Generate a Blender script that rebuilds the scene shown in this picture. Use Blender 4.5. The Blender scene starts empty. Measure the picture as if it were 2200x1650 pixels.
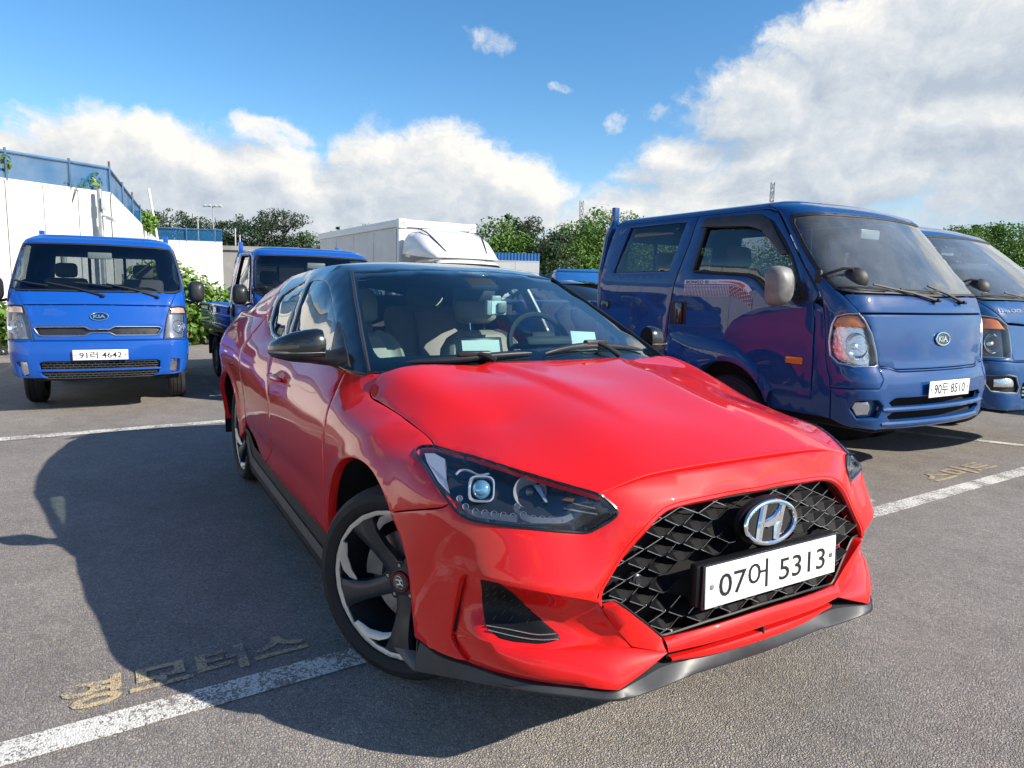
import bpy, bmesh, math, random
import numpy as np
from math import radians as R, sin, cos, pi
from mathutils import Vector, Matrix
from mathutils.geometry import delaunay_2d_cdt
random.seed(7); np.random.seed(7)
SC = bpy.context.scene
COL = SC.collection
# ---------------------------------------------------------------- camera
cam_d = bpy.data.cameras.new('camera'); cam = bpy.data.objects.new('camera', cam_d); COL.objects.link(cam)
CAM = Vector((2.03396, -1.52880, 1.24620)); YAW, PITCH, ROLL = R(149.4416), R(-7.4676), R(1.1972)
_f = Vector((cos(PITCH) * cos(YAW), cos(PITCH) * sin(YAW), sin(PITCH)))
_r = _f.cross(Vector((0, 0, 1))).normalized(); _u = _r.cross(_f)
_r2 = cos(ROLL) * _r + sin(ROLL) * _u; _u2 = -sin(ROLL) * _r + cos(ROLL) * _u
cam.matrix_world = Matrix(((_r2.x, _u2.x, -_f.x, CAM.x), (_r2.y, _u2.y, -_f.y, CAM.y), (_r2.z, _u2.z, -_f.z, CAM.z), (0, 0, 0, 1)))
cam_d.sensor_width = 36.0; cam_d.lens = 24.283; cam_d.clip_start = 0.02; cam_d.clip_end = 20000
SC.camera = cam
# ---------------------------------------------------------------- sun, exposure
SUN_DIR = Vector((1.30, 1.02, 1.00)).normalized()          # towards the sun
sun_d = bpy.data.lights.new('sun', 'SUN'); sun = bpy.data.objects.new('sun', sun_d); COL.objects.link(sun)
sun_d.energy = 4.6; sun_d.angle = R(0.5); sun_d.color = (1.0, 0.93, 0.82)
sun.rotation_euler = SUN_DIR.to_track_quat('Z', 'Y').to_euler()
SC.view_settings.view_transform = 'Standard'
try: SC.view_settings.look = 'None'
except Exception: pass
SC.view_settings.exposure = 0.78; SC.view_settings.gamma = 1.0
SC.view_settings.use_curve_mapping = False
SC.render.engine = 'CYCLES'
SC.cycles.use_denoising = True
try:
    SC.cycles.denoiser = 'OPENIMAGEDENOISE'; SC.cycles.denoising_input_passes = 'RGB_ALBEDO_NORMAL'
except Exception: pass
SC.cycles.max_bounces = 10; SC.cycles.glossy_bounces = 5; SC.cycles.transmission_bounces = 8; SC.cycles.transparent_max_bounces = 16
SC.cycles.caustics_reflective = False; SC.cycles.caustics_refractive = False
SC.cycles.sample_clamp_indirect = 6.0
# ---------------------------------------------------------------- sky: Nishita with cumulus clouds placed by direction
class NT:
    def __init__(s, nt): s.nt = nt
    def n(s, t, **kw):
        x = s.nt.nodes.new(t)
        for k, v in kw.items(): setattr(x, k, v)
        return x
    def l(s, a, b): s.nt.links.new(a, b)
    def _in(s, sock, v):
        if hasattr(v, 'is_linked') or isinstance(v, bpy.types.NodeSocket): s.l(v, sock)
        else: sock.default_value = v
    def m(s, op, a, b=None, c=None, clamp=False):
        x = s.n('ShaderNodeMath', operation=op); x.use_clamp = clamp
        s._in(x.inputs[0], a)
        if b is not None: s._in(x.inputs[1], b)
        if c is not None: s._in(x.inputs[2], c)
        return x.outputs[0]
    def v(s, op, a, b=None):
        x = s.n('ShaderNodeVectorMath', operation=op)
        s._in(x.inputs[0], a)
        if b is not None: s._in(x.inputs[1], b)
        return x.outputs['Value'] if op in ('LENGTH', 'DOT_PRODUCT') else x.outputs[0]
    def ramp(s, x, a, b, lo=0.0, hi=1.0, smooth=True):
        r = s.n('ShaderNodeMapRange'); r.interpolation_type = 'SMOOTHSTEP' if smooth else 'LINEAR'
        s._in(r.inputs['Value'], x)
        for k, q in (('From Min', a), ('From Max', b), ('To Min', lo), ('To Max', hi)): s._in(r.inputs[k], q)
        return r.outputs[0]
    def mix(s, f, a, b, mode='MIX'):
        x = s.n('ShaderNodeMix', data_type='RGBA', blend_type=mode)
        s._in(x.inputs[0], f); s._in(x.inputs[6], a); s._in(x.inputs[7], b)
        return x.outputs[2]
    def noise(s, vec, scale, detail=6, rough=.55, dist=0.0, dim='3D'):
        x = s.n('ShaderNodeTexNoise', noise_dimensions=dim)
        s._in(x.inputs['Vector'], vec); x.inputs['Scale'].default_value = scale; x.inputs['Detail'].default_value = detail
        x.inputs['Roughness'].default_value = rough; x.inputs['Distortion'].default_value = dist
        return x.outputs['Fac']
world = bpy.data.worlds.new('World'); SC.world = world; world.use_nodes = True
wt = world.node_tree; wt.nodes.clear(); W_ = NT(wt)
tc = W_.n('ShaderNodeTexCoord')
sky = W_.n('ShaderNodeTexSky', sky_type='NISHITA')
sky.sun_disc = False; sky.sun_elevation = math.asin(SUN_DIR.z)
sky.sun_rotation = math.atan2(SUN_DIR.x, SUN_DIR.y)
sky.altitude = 0; sky.air_density = 1.0; sky.dust_density = 0.35; sky.ozone_density = 2.2
rotv = W_.n('ShaderNodeVectorRotate', rotation_type='Z_AXIS'); rotv.inputs['Angle'].default_value = -YAW
W_.l(tc.outputs['Generated'], rotv.inputs['Vector'])
sep = W_.n('ShaderNodeSeparateXYZ'); W_.l(rotv.outputs[0], sep.inputs[0])
az = W_.m('MULTIPLY', W_.m('ARCTAN2', sep.outputs[1], sep.outputs[0]), -1.0)   # right of the heading is positive
el = W_.m('ARCSINE', sep.outputs[2])
comb = W_.n('ShaderNodeCombineXYZ'); W_.l(az, comb.inputs[0]); W_.l(el, comb.inputs[1])
AE = comb.outputs[0]
# cumulus heaps: (azimuth, elevation, half width, half height, weight) in radians
HEAPS = [(-.70,.125,.20,.085,1.0),(-.52,.150,.15,.080,1.0),(-.36,.135,.14,.075,1.0),(-.13,.150,.16,.095,1.1),(.00,.125,.11,.075,1.0),(-.25,.105,.52,.085,1.0),(-.6,.06,.4,.07,.95),
 (.10,.085,.14,.05,.85),(.145,.235,.036,.026,.52),(.045,.27,.03,.011,.40),(-.04,.33,.06,.018,.34),(.19,.245,.03,.012,.36),(.30,.14,.19,.075,.80),(.20,.16,.10,.03,.62),(.36,.06,.35,.06,.75),
 (.48,.22,.20,.10,1.1),(.62,.31,.24,.12,1.2),(.42,.17,.22,.08,1.0),(.70,.18,.28,.14,1.1),(.95,.24,.28,.18,1.1),(-.95,.17,.22,.11,1.0),(.36,.245,.09,.03,.7),(.56,.385,.10,.05,.9),(.34,.245,.13,.075,1.0),(.45,.30,.15,.075,1.05),(.25,.165,.14,.06,.8),(.30,.105,.30,.06,.9),(-.33,.20,.07,.03,.7)]
def cloud_density(vec):
    warp = W_.n('ShaderNodeTexNoise', noise_dimensions='2D'); W_.l(vec, warp.inputs['Vector'])
    warp.inputs['Scale'].default_value = 9; warp.inputs['Detail'].default_value = 5; warp.inputs['Roughness'].default_value = .6
    wv = W_.v('MULTIPLY', W_.v('SUBTRACT', warp.outputs['Color'], (.5, .5, .5)), (.10, .055, 0))
    pos = W_.v('ADD', vec, wv)
    tot = None
    for a, e, ra, re, w in HEAPS:
        d = W_.v('LENGTH', W_.v('MULTIPLY', W_.v('SUBTRACT', pos, (a, e, 0)), (1 / ra, 1 / re, 0)))
        k = W_.ramp(d, 0.25, 1.25, w, 0.0)
        tot = k if tot is None else W_.m('MAXIMUM', tot, k)
    # broken cloud all round the rest of the sky
    sv = W_.v('MULTIPLY', vec, (1.0, 1.9, 0))
    away = W_.ramp(W_.m('ABSOLUTE', W_.n_az), .85, 1.25, 0.0, 1.0)
    field = W_.ramp(W_.noise(sv, 1.9, 2, .5, dim='2D'), .46, .70, 0, .95)
    tot = W_.m('MAXIMUM', tot, W_.m('MULTIPLY', W_.m('MULTIPLY', field, away), W_.ramp(W_.n_el, .9, .35)))
    n1 = W_.noise(W_.v('MULTIPLY', pos, (1, 1.35, 0)), 11, 11, .63, dim='2D')
    return W_.m('ADD', tot, W_.m('MULTIPLY', W_.m('SUBTRACT', n1, .5), 1.15)), tot
W_.n_az, W_.n_el = az, el
d0, body = cloud_density(AE)
d1, body1 = cloud_density(W_.v('ADD', AE, (.022, .030, 0)))
alpha = W_.ramp(d0, .24, .74)
thick = W_.ramp(d0, .40, 1.25)
edge = W_.m('SUBTRACT', d0, d1)
lit = W_.m('ADD', .50, W_.m('MULTIPLY', edge, 1.05))
lit = W_.m('SUBTRACT', lit, W_.m('MULTIPLY', thick, .08))
lit = W_.m('MULTIPLY', lit, 1.0, clamp=True)
lit = W_.ramp(lit, .05, .98, 0, 1, smooth=False)
cr_ = W_.n('ShaderNodeValToRGB'); W_.l(lit, cr_.inputs[0])
cr_.color_ramp.elements[0].position = 0.0; cr_.color_ramp.elements[0].color = (.29, .335, .395, 1)
cr_.color_ramp.elements[1].position = 1.0; cr_.color_ramp.elements[1].color = (.60, .585, .555, 1)
e_ = cr_.color_ramp.elements.new(.5); e_.color = (.415, .445, .475, 1)
# low haze of grey blue stratus along the horizon
low = W_.m('MULTIPLY', W_.ramp(el, .17, .02), W_.ramp(W_.noise(W_.v('MULTIPLY', AE, (1, 4.5, 0)), 5, 5, .55, dim='2D'), .25, .65, .55, .95))
skyc = W_.n('ShaderNodeHueSaturation'); skyc.inputs['Saturation'].default_value = 1.30; skyc.inputs['Value'].default_value = 1.06
W_.l(sky.outputs[0], skyc.inputs['Color'])
SKY_K = 0.105
base = W_.v('SCALE', skyc.outputs[0]); base.node.inputs['Scale'].default_value = SKY_K
c1 = W_.mix(low, base, (.27, .38, .50, 1))
c2 = W_.mix(alpha, c1, cr_.outputs[0])
bg = W_.n('ShaderNodeBackground'); W_.l(c2, bg.inputs['Color']); bg.inputs['Strength'].default_value = 1.0
wo = W_.n('ShaderNodeOutputWorld'); W_.l(bg.outputs[0], wo.inputs['Surface'])
world.cycles.sampling_method = 'MANUAL'; world.cycles.sample_map_resolution = 512
# ---------------------------------------------------------------- geometry helpers
def tag(o, label=None, cat=None, group=None, kind=None):
    if label: o['label'] = label
    if cat: o['category'] = cat
    if group: o['group'] = group
    if kind: o['kind'] = kind
    return o
def empty(name, loc=(0, 0, 0), rz=0.0):
    o = bpy.data.objects.new(name, None); COL.objects.link(o); o.location = loc; o.rotation_euler = (0, 0, rz)
    o.empty_display_size = .1
    return o
def link(name, me, mat=None, parent=None, loc=None):
    o = bpy.data.objects.new(name, me); COL.objects.link(o)
    if mat is not None and not me.materials: me.materials.append(mat)
    if parent is not None: o.parent = parent
    if loc is not None: o.location = loc
    return o
def mesh(name, V, F, mat=None, parent=None, smooth=False, mi=None, sharp=None):
    me = bpy.data.meshes.new(name); me.from_pydata([tuple(map(float, v)) for v in V], [], [tuple(map(int, f)) for f in F])
    mats = mat if isinstance(mat, (list, tuple)) else ([mat] if mat else [])
    for m in mats: me.materials.append(m)
    if mi is not None: me.polygons.foreach_set('material_index', np.array(mi, np.int32))
    me.update()
    if smooth:
        me.shade_smooth()
        if sharp is not None: me.set_sharp_from_angle(angle=R(sharp))
    return link(name, me, None, parent)
class MB:
    """collects shapes into one mesh"""
    def __init__(s): s.V, s.F, s.M = [], [], []
    def add(s, V, F, m=0):
        b = len(s.V); s.V += [tuple(map(float, v)) for v in V]; s.F += [tuple(int(i) + b for i in f) for f in F]; s.M += [m] * len(F); return s
    def box(s, c, d, m=0, rot=None, bev=0.0):
        hx, hy, hz = d[0] / 2, d[1] / 2, d[2] / 2
        if bev > 0:
            bm = bmesh.new(); bmesh.ops.create_cube(bm, size=1)
            for v in bm.verts: v.co = (v.co.x * d[0], v.co.y * d[1], v.co.z * d[2])
            bmesh.ops.bevel(bm, geom=bm.edges[:], offset=min(bev, min(d) * .45), segments=2, affect='EDGES', profile=.5)
            bm.verts.index_update()
            V = [v.co.copy() for v in bm.verts]; F = [[v.index for v in f.verts] for f in bm.faces]; bm.free()
        else:
            V = [Vector((x, y, z)) for x in (-hx, hx) for y in (-hy, hy) for z in (-hz, hz)]
            F = [(0, 1, 3, 2), (4, 6, 7, 5), (0, 4, 5, 1), (2, 3, 7, 6), (0, 2, 6, 4), (1, 5, 7, 3)]
        if rot is not None: V = [rot @ v for v in V]
        s.add([v + Vector(c) for v in V], F, m); return s
    def tube(s, P, r, n=8, m=0, cap=True, close=False):
        P = [Vector(p) for p in P]; k = len(P); rr = r if isinstance(r, (list, tuple)) else [r] * k
        V, F = [], []; up = None
        for i, p in enumerate(P):
            a = P[(i - 1) % k] if (i > 0 or close) else P[0]; b = P[(i + 1) % k] if (i < k - 1 or close) else P[-1]
            t = (b - a).normalized()
            if up is None: up = t.orthogonal().normalized()
            up = (up - t * up.dot(t)).normalized(); w = t.cross(up)
            for j in range(n):
                a_ = 2 * pi * j / n; V.append(p + rr[i] * (cos(a_) * up + sin(a_) * w))
        for i in range(k if close else k - 1):
            for j in range(n):
                i2 = (i + 1) % k; F.append((i * n + j, i * n + (j + 1) % n, i2 * n + (j + 1) % n, i2 * n + j))
        if cap and not close: F.append(tuple(range(n))[::-1]); F.append(tuple((k - 1) * n + j for j in range(n)))
        s.add(V, F, m); return s
    def lathe(s, prof, axis='Y', n=32, c=(0, 0, 0), m=0):
        """prof: (radius, along) pairs, turned about the axis"""
        V, F = [], []; k = len(prof)
        for r, h in prof:
            for j in range(n):
                a = 2 * pi * j / n; x, z = r * cos(a), r * sin(a)
                v = {'Y': (x, h, z), 'Z': (x, z, h), 'X': (h, x, z)}[axis]; V.append(Vector(v) + Vector(c))
        for i in range(k - 1):
            for j in range(n): F.append((i * n + j, i * n + (j + 1) % n, (i + 1) * n + (j + 1) % n, (i + 1) * n + j))
        s.add(V, F, m); return s
    def prism(s, poly, h0, h1, axis='Y', m=0):
        n = len(poly)
        def p(a, b, h): return {'Y': (a, h, b), 'Z': (a, b, h), 'X': (h, a, b)}[axis]
        V = [p(a, b, h0) for a, b in poly] + [p(a, b, h1) for a, b in poly]
        F = [tuple(range(n)), tuple(range(2 * n - 1, n - 1, -1))] + [(i, i + n, (i + 1) % n + n, (i + 1) % n) for i in range(n)]
        s.add(V, F, m); return s
    def loft(s, rows, m=0, closed=False, caps=False):
        k, n = len(rows), len(rows[0]); V = [v for r in rows for v in r]; F = []
        for i in range(k - 1):
            for j in range(n if closed else n - 1): F.append((i * n + j, i * n + (j + 1) % n, (i + 1) * n + (j + 1) % n, (i + 1) * n + j))
        if caps: F += [tuple(range(n))[::-1], tuple((k - 1) * n + j for j in range(n))]
        s.add(V, F, m); return s
    def build(s, name, mat, parent=None, smooth=True, sharp=35, recalc=True):
        o = mesh(name, s.V, s.F, mat, parent, False, s.M)
        me = o.data
        if recalc:
            bm = bmesh.new(); bm.from_mesh(me); bmesh.ops.recalc_face_normals(bm, faces=bm.faces[:]); bm.to_mesh(me); bm.free()
        if smooth: me.shade_smooth(); me.set_sharp_from_angle(angle=R(sharp))
        return o
def cr(P, n, closed=False):
    """smooth curve through the points (centripetal-like Catmull-Rom), n samples per span"""
    P = np.array(P, float); k = len(P); out = []
    for i in range(k if closed else k - 1):
        p1, p2 = P[i], P[(i + 1) % k]
        p0 = P[i - 1] if (i > 0 or closed) else 2 * p1 - p2
        p3 = P[(i + 2) % k] if (i + 2 < k or closed) else 2 * p2 - p1
        l = np.linalg.norm(p2 - p1) + 1e-9
        t1 = (p2 - p0) * l / (np.linalg.norm(p2 - p1) + np.linalg.norm(p1 - p0) + 1e-9)
        t2 = (p3 - p1) * l / (np.linalg.norm(p2 - p1) + np.linalg.norm(p3 - p2) + 1e-9)
        for j in range(n):
            t = j / n; h = t * t * (3 - 2 * t)
            out.append((1 - h) * p1 + h * p2 + t * (1 - t) ** 2 * t1 - t * t * (1 - t) * t2)
    if not closed: out.append(P[-1])
    return np.array(out)
def resample(P, step, closed=True, keep=25):
    """even points along a polyline; corners sharper than keep degrees stay"""
    P = np.array(P, float)
    if closed: P = np.vstack([P, P[:1]])
    d = np.linalg.norm(np.diff(P, axis=0), axis=1); P = P[np.concatenate([[True], d > 1e-7])]
    out = []; n = len(P)
    corners = [0]
    for i in range(1, n - 1):
        a, b = P[i] - P[i - 1], P[i + 1] - P[i]
        c = np.dot(a, b) / (np.linalg.norm(a) * np.linalg.norm(b))
        if c < cos(R(keep)): corners.append(i)
    corners.append(n - 1)
    for a, b in zip(corners[:-1], corners[1:]):
        seg = P[a:b + 1]; L = np.concatenate([[0], np.cumsum(np.linalg.norm(np.diff(seg, axis=0), axis=1))])
        k = max(1, int(round(L[-1] / step)))
        for j in range(k):
            t = L[-1] * j / k; out.append([np.interp(t, L, seg[:, c]) for c in range(seg.shape[1])])
    if not closed: out.append(list(P[-1]))
    return np.array(out)
def inside(poly, pts):
    poly = np.asarray(poly); x, y = pts[:, 0], pts[:, 1]; r = np.zeros(len(pts), bool); j = len(poly) - 1
    for i in range(len(poly)):
        xi, yi = poly[i]; xj, yj = poly[j]
        c = ((yi > y) != (yj > y)) & (x < (xj - xi) * (y - yi) / (yj - yi + 1e-15) + xi); r ^= c; j = i
    return r
def seg_dist(poly, pts):
    a = np.asarray(poly); b = np.roll(a, -1, 0); best = np.full(len(pts), 1e9)
    for p, q in zip(a, b):
        d = q - p; L = d @ d + 1e-15; t = np.clip(((pts - p) @ d) / L, 0, 1)
        best = np.minimum(best, np.linalg.norm(pts - (p + t[:, None] * d), axis=1))
    return best
def triangulate(outline, holes, step):
    """constrained triangulation of a polygon with holes, with inner points on a grid"""
    rings = [np.asarray(outline)] + [np.asarray(h) for h in holes]
    lo, hi = rings[0].min(0), rings[0].max(0)
    gx, gy = step
    xs = np.arange(lo[0] + gx * .5, hi[0], gx); ys = np.arange(lo[1] + gy * .5, hi[1], gy)
    if len(xs) * len(ys):
        G = np.stack(np.meshgrid(xs, ys), -1); G[1::2, :, 0] += gx * .5; G = G.reshape(-1, 2)
        G = G[inside(rings[0], G)]
        for h in rings[1:]: G = G[~inside(h, G)]
        sc = np.array([1 / gx, 1 / gy])
        for r_ in rings:
            if len(G): G = G[seg_dist(r_ * sc, G * sc) > .45]
    else: G = np.zeros((0, 2))
    V = np.vstack(rings + [G]); E = []; b = 0
    for r_ in rings:
        n = len(r_); E += [(b + i, b + (i + 1) % n) for i in range(n)]; b += n
    vo, eo, fo, ov, oe, of = delaunay_2d_cdt([Vector((float(a), float(c))) for a, c in V], E, [], 0, 1e-7)
    P = np.array([(v.x, v.y) for v in vo]); T = np.array([f for f in fo if len(f) == 3])
    c = P[T].mean(1); ok = inside(rings[0], c)
    for h in rings[1:]: ok &= ~inside(h, c)
    T = T[ok]
    first = {}
    for i, l in enumerate(ov):
        for k in l: first[k] = i
    loops = []; b = 0
    for r_ in rings:
        loops.append([first.get(b + i, -1) for i in range(len(r_))]); b += len(r_)
    loops = [[i for j, i in enumerate(l) if i >= 0 and l[j - 1] != i] for l in loops]
    return P, T, loops
def panel(name, mat, parent, fmap, outline, holes=(), step=(.03, .03), thick=.012, gap=.0018, rnd=.0022, flip=False, off=0.0, deep=None, mirror=False, seg=None, keep=25):
    """a skin panel cut out of the surface fmap(a, b) -> points: rounded edge, returned flange"""
    sg = seg or min(step) * .8
    rings = [resample(outline, sg, keep=keep)] + [resample(h, sg, keep=keep) for h in holes]
    P, T, loops = triangulate(rings[0], rings[1:], step)
    V = fmap(P[:, 0], P[:, 1])
    n = np.cross(V[T[:, 1]] - V[T[:, 0]], V[T[:, 2]] - V[T[:, 0]])
    N = np.zeros_like(V)
    for k in range(3): np.add.at(N, T[:, k], n)
    N /= np.linalg.norm(N, axis=1)[:, None] + 1e-12
    sgn = -1.0 if flip else 1.0
    N *= sgn
    if flip: T = T[:, ::-1]
    V = V + N * off
    # boundary edges with a face on one side only, directed as that face walks them
    cnt = {}
    for t in T:
        for a, b in ((t[0], t[1]), (t[1], t[2]), (t[2], t[0])): cnt[(a, b)] = 1
    B = [(a, b) for a, b in cnt if (b, a) not in cnt]
    inw = np.zeros_like(V)
    for a, b in B:
        d = V[b] - V[a]; w = np.cross(N[a] + N[b], d); L = np.linalg.norm(w)
        if L > 1e-12: w /= L; inw[a] += w; inw[b] += w
    bi = sorted({i for e in B for i in e})
    for i in bi:
        L = np.linalg.norm(inw[i])
        if L > 1e-9: inw[i] /= max(L, 1e-9) * 1.0
    V0 = V.copy()
    for i in bi: V[i] = V0[i] + inw[i] * (gap + rnd)
    pos = {i: k for k, i in enumerate(bi)}; nb, n0 = len(bi), len(V)
    mid = np.array([V0[i] + inw[i] * (gap + rnd * .3) - N[i] * rnd * .3 for i in bi])
    out_ = np.array([V0[i] + inw[i] * gap - N[i] * rnd for i in bi]); low = np.array([V0[i] + inw[i] * gap - N[i] * thick for i in bi])
    VV = np.vstack([V, mid, out_, low]); F = [tuple(t) for t in T]
    for a, b in B:
        p, q = pos[a], pos[b]
        F.append((b, a, n0 + p, n0 + q)); F.append((n0 + q, n0 + p, n0 + nb + p, n0 + nb + q))
        F.append((n0 + nb + q, n0 + nb + p, n0 + 2 * nb + p, n0 + 2 * nb + q))
    if mirror:
        VV = VV * np.array([1, -1, 1]); F = [f[::-1] for f in F]
    return mesh(name, VV, F, mat, parent, smooth=True, sharp=50)
def sheet(name, mat, parent, P3, thick=0.0):
    return mesh(name, P3, [tuple(range(len(P3)))], mat, parent)
def grid_from(rows, name, mat, parent, smooth=True, sharp=40, mirror=False):
    """rows of equal length 3D curves joined into a skin"""
    rows = [np.array(r, float) for r in rows]
    if mirror: rows = [r * np.array([1, -1, 1]) for r in rows]
    mb = MB(); mb.loft(rows); return mb.build(name, mat, parent, smooth, sharp)
def text_mesh(txt, size=1.0, bold=0.0, sx=1.0):
    """flat lettering as vertices and faces, centred on the origin in the XY plane"""
    cu = bpy.data.curves.new('lettering', 'FONT'); cu.body = txt; cu.size = size; cu.align_x = 'CENTER'; cu.align_y = 'CENTER'; cu.offset = bold; cu.resolution_u = 3
    ob = bpy.data.objects.new('lettering', cu); COL.objects.link(ob)
    dg = bpy.context.evaluated_depsgraph_get(); me = bpy.data.meshes.new_from_object(ob.evaluated_get(dg))
    V = np.array([v.co for v in me.vertices]) if len(me.vertices) else np.zeros((0, 3)); F = [tuple(p.vertices) for p in me.polygons]
    bpy.data.objects.remove(ob); bpy.data.curves.remove(cu); bpy.data.meshes.remove(me)
    if len(V):
        V[:, :2] -= (V[:, :2].min(0) + V[:, :2].max(0)) / 2; V[:, 0] *= sx
    return V, F
def fit_text(txt, w, h, bold=0.0):
    V, F = text_mesh(txt, 1.0, bold)
    d = V.max(0) - V.min(0); V[:, 0] *= w / d[0]; V[:, 1] *= h / d[1]
    return V, F
# ---------------------------------------------------------------- materials
def mat(name, col, rough=.5, metal=0.0, coat=0.0, coat_r=.03, spec=.5, bump=None, var=None, trans=0.0, ior=1.45, emit=None, flake=0.0):
    m = bpy.data.materials.new(name); m.use_nodes = True; nt = NT(m.node_tree); b = m.node_tree.nodes['Principled BSDF']
    b.inputs['Base Color'].default_value = (*col, 1); b.inputs['Roughness'].default_value = rough; b.inputs['Metallic'].default_value = metal
    b.inputs['Coat Weight'].default_value = coat; b.inputs['Coat Roughness'].default_value = coat_r; b.inputs['Specular IOR Level'].default_value = spec
    b.inputs['Transmission Weight'].default_value = trans; b.inputs['IOR'].default_value = ior
    tcn = nt.n('ShaderNodeTexCoord')
    if var:      # (scale, amount): slight uneven tone
        n1 = nt.noise(tcn.outputs['Object'], var[0], 6, .6)
        f = nt.ramp(n1, .3, .7, 1 - var[1], 1 + var[1])
        s_ = nt.n('ShaderNodeVectorMath', operation='SCALE'); s_.inputs[0].default_value = col; nt.l(f, s_.inputs['Scale']); nt.l(s_.outputs[0], b.inputs['Base Color'])
        rr = nt.ramp(n1, .3, .7, max(rough - .08, .02), min(rough + .12, 1)); nt.l(rr, b.inputs['Roughness'])
    if bump:     # (scale, strength, distance)
        n2 = nt.noise(tcn.outputs['Object'], bump[0], 4, .6)
        bn = nt.n('ShaderNodeBump'); bn.inputs['Strength'].default_value = bump[1]; bn.inputs['Distance'].default_value = bump[2]
        nt.l(n2, bn.inputs['Height']); nt.l(bn.outputs[0], b.inputs['Normal'])
    if emit: b.inputs['Emission Color'].default_value = (*emit[0], 1); b.inputs['Emission Strength'].default_value = emit[1]
    return m
def paint(name, col, dusty=0.0, metal=0.0, rough=.45):
    """car paint: pigment under a clear coat, with a little dust"""
    m = mat(name, col, rough, metal, 1.0, .008, spec=.10); m.node_tree.nodes['Principled BSDF'].inputs['Coat IOR'].default_value = 1.47
    nt = NT(m.node_tree); b = m.node_tree.nodes['Principled BSDF']; tcn = nt.n('ShaderNodeTexCoord')
    n1 = nt.noise(tcn.outputs['Object'], 2.2, 8, .62); n2 = nt.noise(tcn.outputs['Object'], 60, 3, .6)
    d = nt.m('MULTIPLY', nt.ramp(n1, .35, .75, .25, 1.0), dusty); d = nt.m('MULTIPLY', d, nt.ramp(n2, .3, .7, .6, 1.2))
    nt.l(nt.mix(d, (*col, 1), (.42, .38, .33, 1)), b.inputs['Base Color'])
    nt.l(nt.ramp(n1, .3, .7, .004, .008 + dusty * .35), b.inputs['Coat Roughness'])
    return m
def glass(name, tint=(.55, .70, .68), dens=.35, refl=1.0, film=0.0):
    """window glass: see-through tint plus mirror reflection by angle"""
    m = bpy.data.materials.new(name); m.use_nodes = True; m.node_tree.nodes.clear(); nt = NT(m.node_tree)
    tr = nt.n('ShaderNodeBsdfTransparent'); tr.inputs[0].default_value = (*[t * dens + (1 - dens) * 0 for t in tint], 1)
    gl = nt.n('ShaderNodeBsdfGlossy'); gl.inputs['Roughness'].default_value = .008; gl.inputs[0].default_value = (1, 1, 1, 1)
    lw = nt.n('ShaderNodeLayerWeight'); lw.inputs[0].default_value = .5          # facing is the same from both sides of a thin pane
    f2 = nt.m('MULTIPLY_ADD', nt.m('POWER', lw.outputs['Facing'], 4.2), .95, .055 * refl, clamp=True)
    ms = nt.n('ShaderNodeMixShader'); nt.l(f2, ms.inputs[0]); nt.l(tr.outputs[0], ms.inputs[1]); nt.l(gl.outputs[0], ms.inputs[2])
    o = nt.n('ShaderNodeOutputMaterial')
    if film:     # thin dust coat; its pale blue also paints in reflected sky
        df = nt.n('ShaderNodeBsdfDiffuse'); df.inputs[0].default_value = (.55, .60, .62, 1); tcn = nt.n('ShaderNodeTexCoord')
        m2 = nt.n('ShaderNodeMixShader'); nt.l(nt.ramp(nt.noise(tcn.outputs['Object'], 2.5, 6, .65), .25, .75, film * .6, film * 1.4), m2.inputs[0]); nt.l(ms.outputs[0], m2.inputs[1]); nt.l(df.outputs[0], m2.inputs[2]); ms = m2
    nt.l(ms.outputs[0], o.inputs[0])
    return m
M = {}
M['red'] = paint('red_paint', (.66, .0085, .007), .003, 0.0, .40)
M['black_gloss'] = mat('black_gloss_paint', (.006, .007, .009), .25, 0, 1.0, .02)
M['black_plastic'] = mat('black_plastic', (.018, .018, .02), .55, bump=(900, .12, .001))
M['black_satin'] = mat('black_satin_plastic', (.022, .023, .026), .36, var=(3, .25))
M['grey_plastic'] = mat('grey_plastic', (.050, .052, .055), .42, var=(4, .2))
M['dark'] = mat('dark_void', (.006, .006, .007), .9)
M['rubber'] = mat('tyre_rubber', (.018, .018, .019), .72, bump=(120, .15, .002), var=(7, .35))
M['rim_dark'] = mat('rim_dark_grey', (.030, .034, .042), .38, .35, .4, .12, var=(5, .15))
M['rim_cut'] = mat('rim_machined', (.60, .57, .53), .42, .55, var=(14, .10))
M['chrome'] = mat('chrome', (.86, .87, .88), .05, 1.0)
M['satin_metal'] = mat('satin_metal', (.62, .63, .65), .25, 1.0)
M['disc'] = mat('brake_disc', (.42, .40, .38), .35, .8, var=(40, .2))
M['plate_white'] = mat('plate_white', (.80, .81, .77), .35, var=(20, .04))
M['plate_ink'] = mat('plate_ink', (.015, .016, .018), .4)
M['glass'] = glass('windscreen_glass', (.72, .92, .92), .88, 1.3)
M['glass_side'] = glass('side_glass_tinted', (.74, .78, .78), .95, 1.6)
M['lamp_glass'] = glass('lamp_lens', (.97, .98, 1.0), .96, .9)
M['frit'] = mat('frit_black', (.004, .005, .006), .08, 0, 1.0, .01)
M['seat'] = mat('seat_leather', (.40, .35, .30), .5, bump=(300, .1, .001), var=(9, .06))
M['seat_pink'] = mat('seat_inlay', (.42, .32, .29), .55, bump=(300, .1, .001))
M['dash'] = mat('dash_plastic', (.022, .024, .026), .6, bump=(500, .15, .001))
M['liner'] = mat('roof_liner', (.10, .10, .10), .9)
M['paper'] = mat('paper', (.82, .86, .86), .8)
M['device'] = mat('device_grey', (.45, .50, .49), .4)
M['amber'] = mat('amber_lens', (.75, .20, .015), .15, 0, .8, .03)
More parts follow.
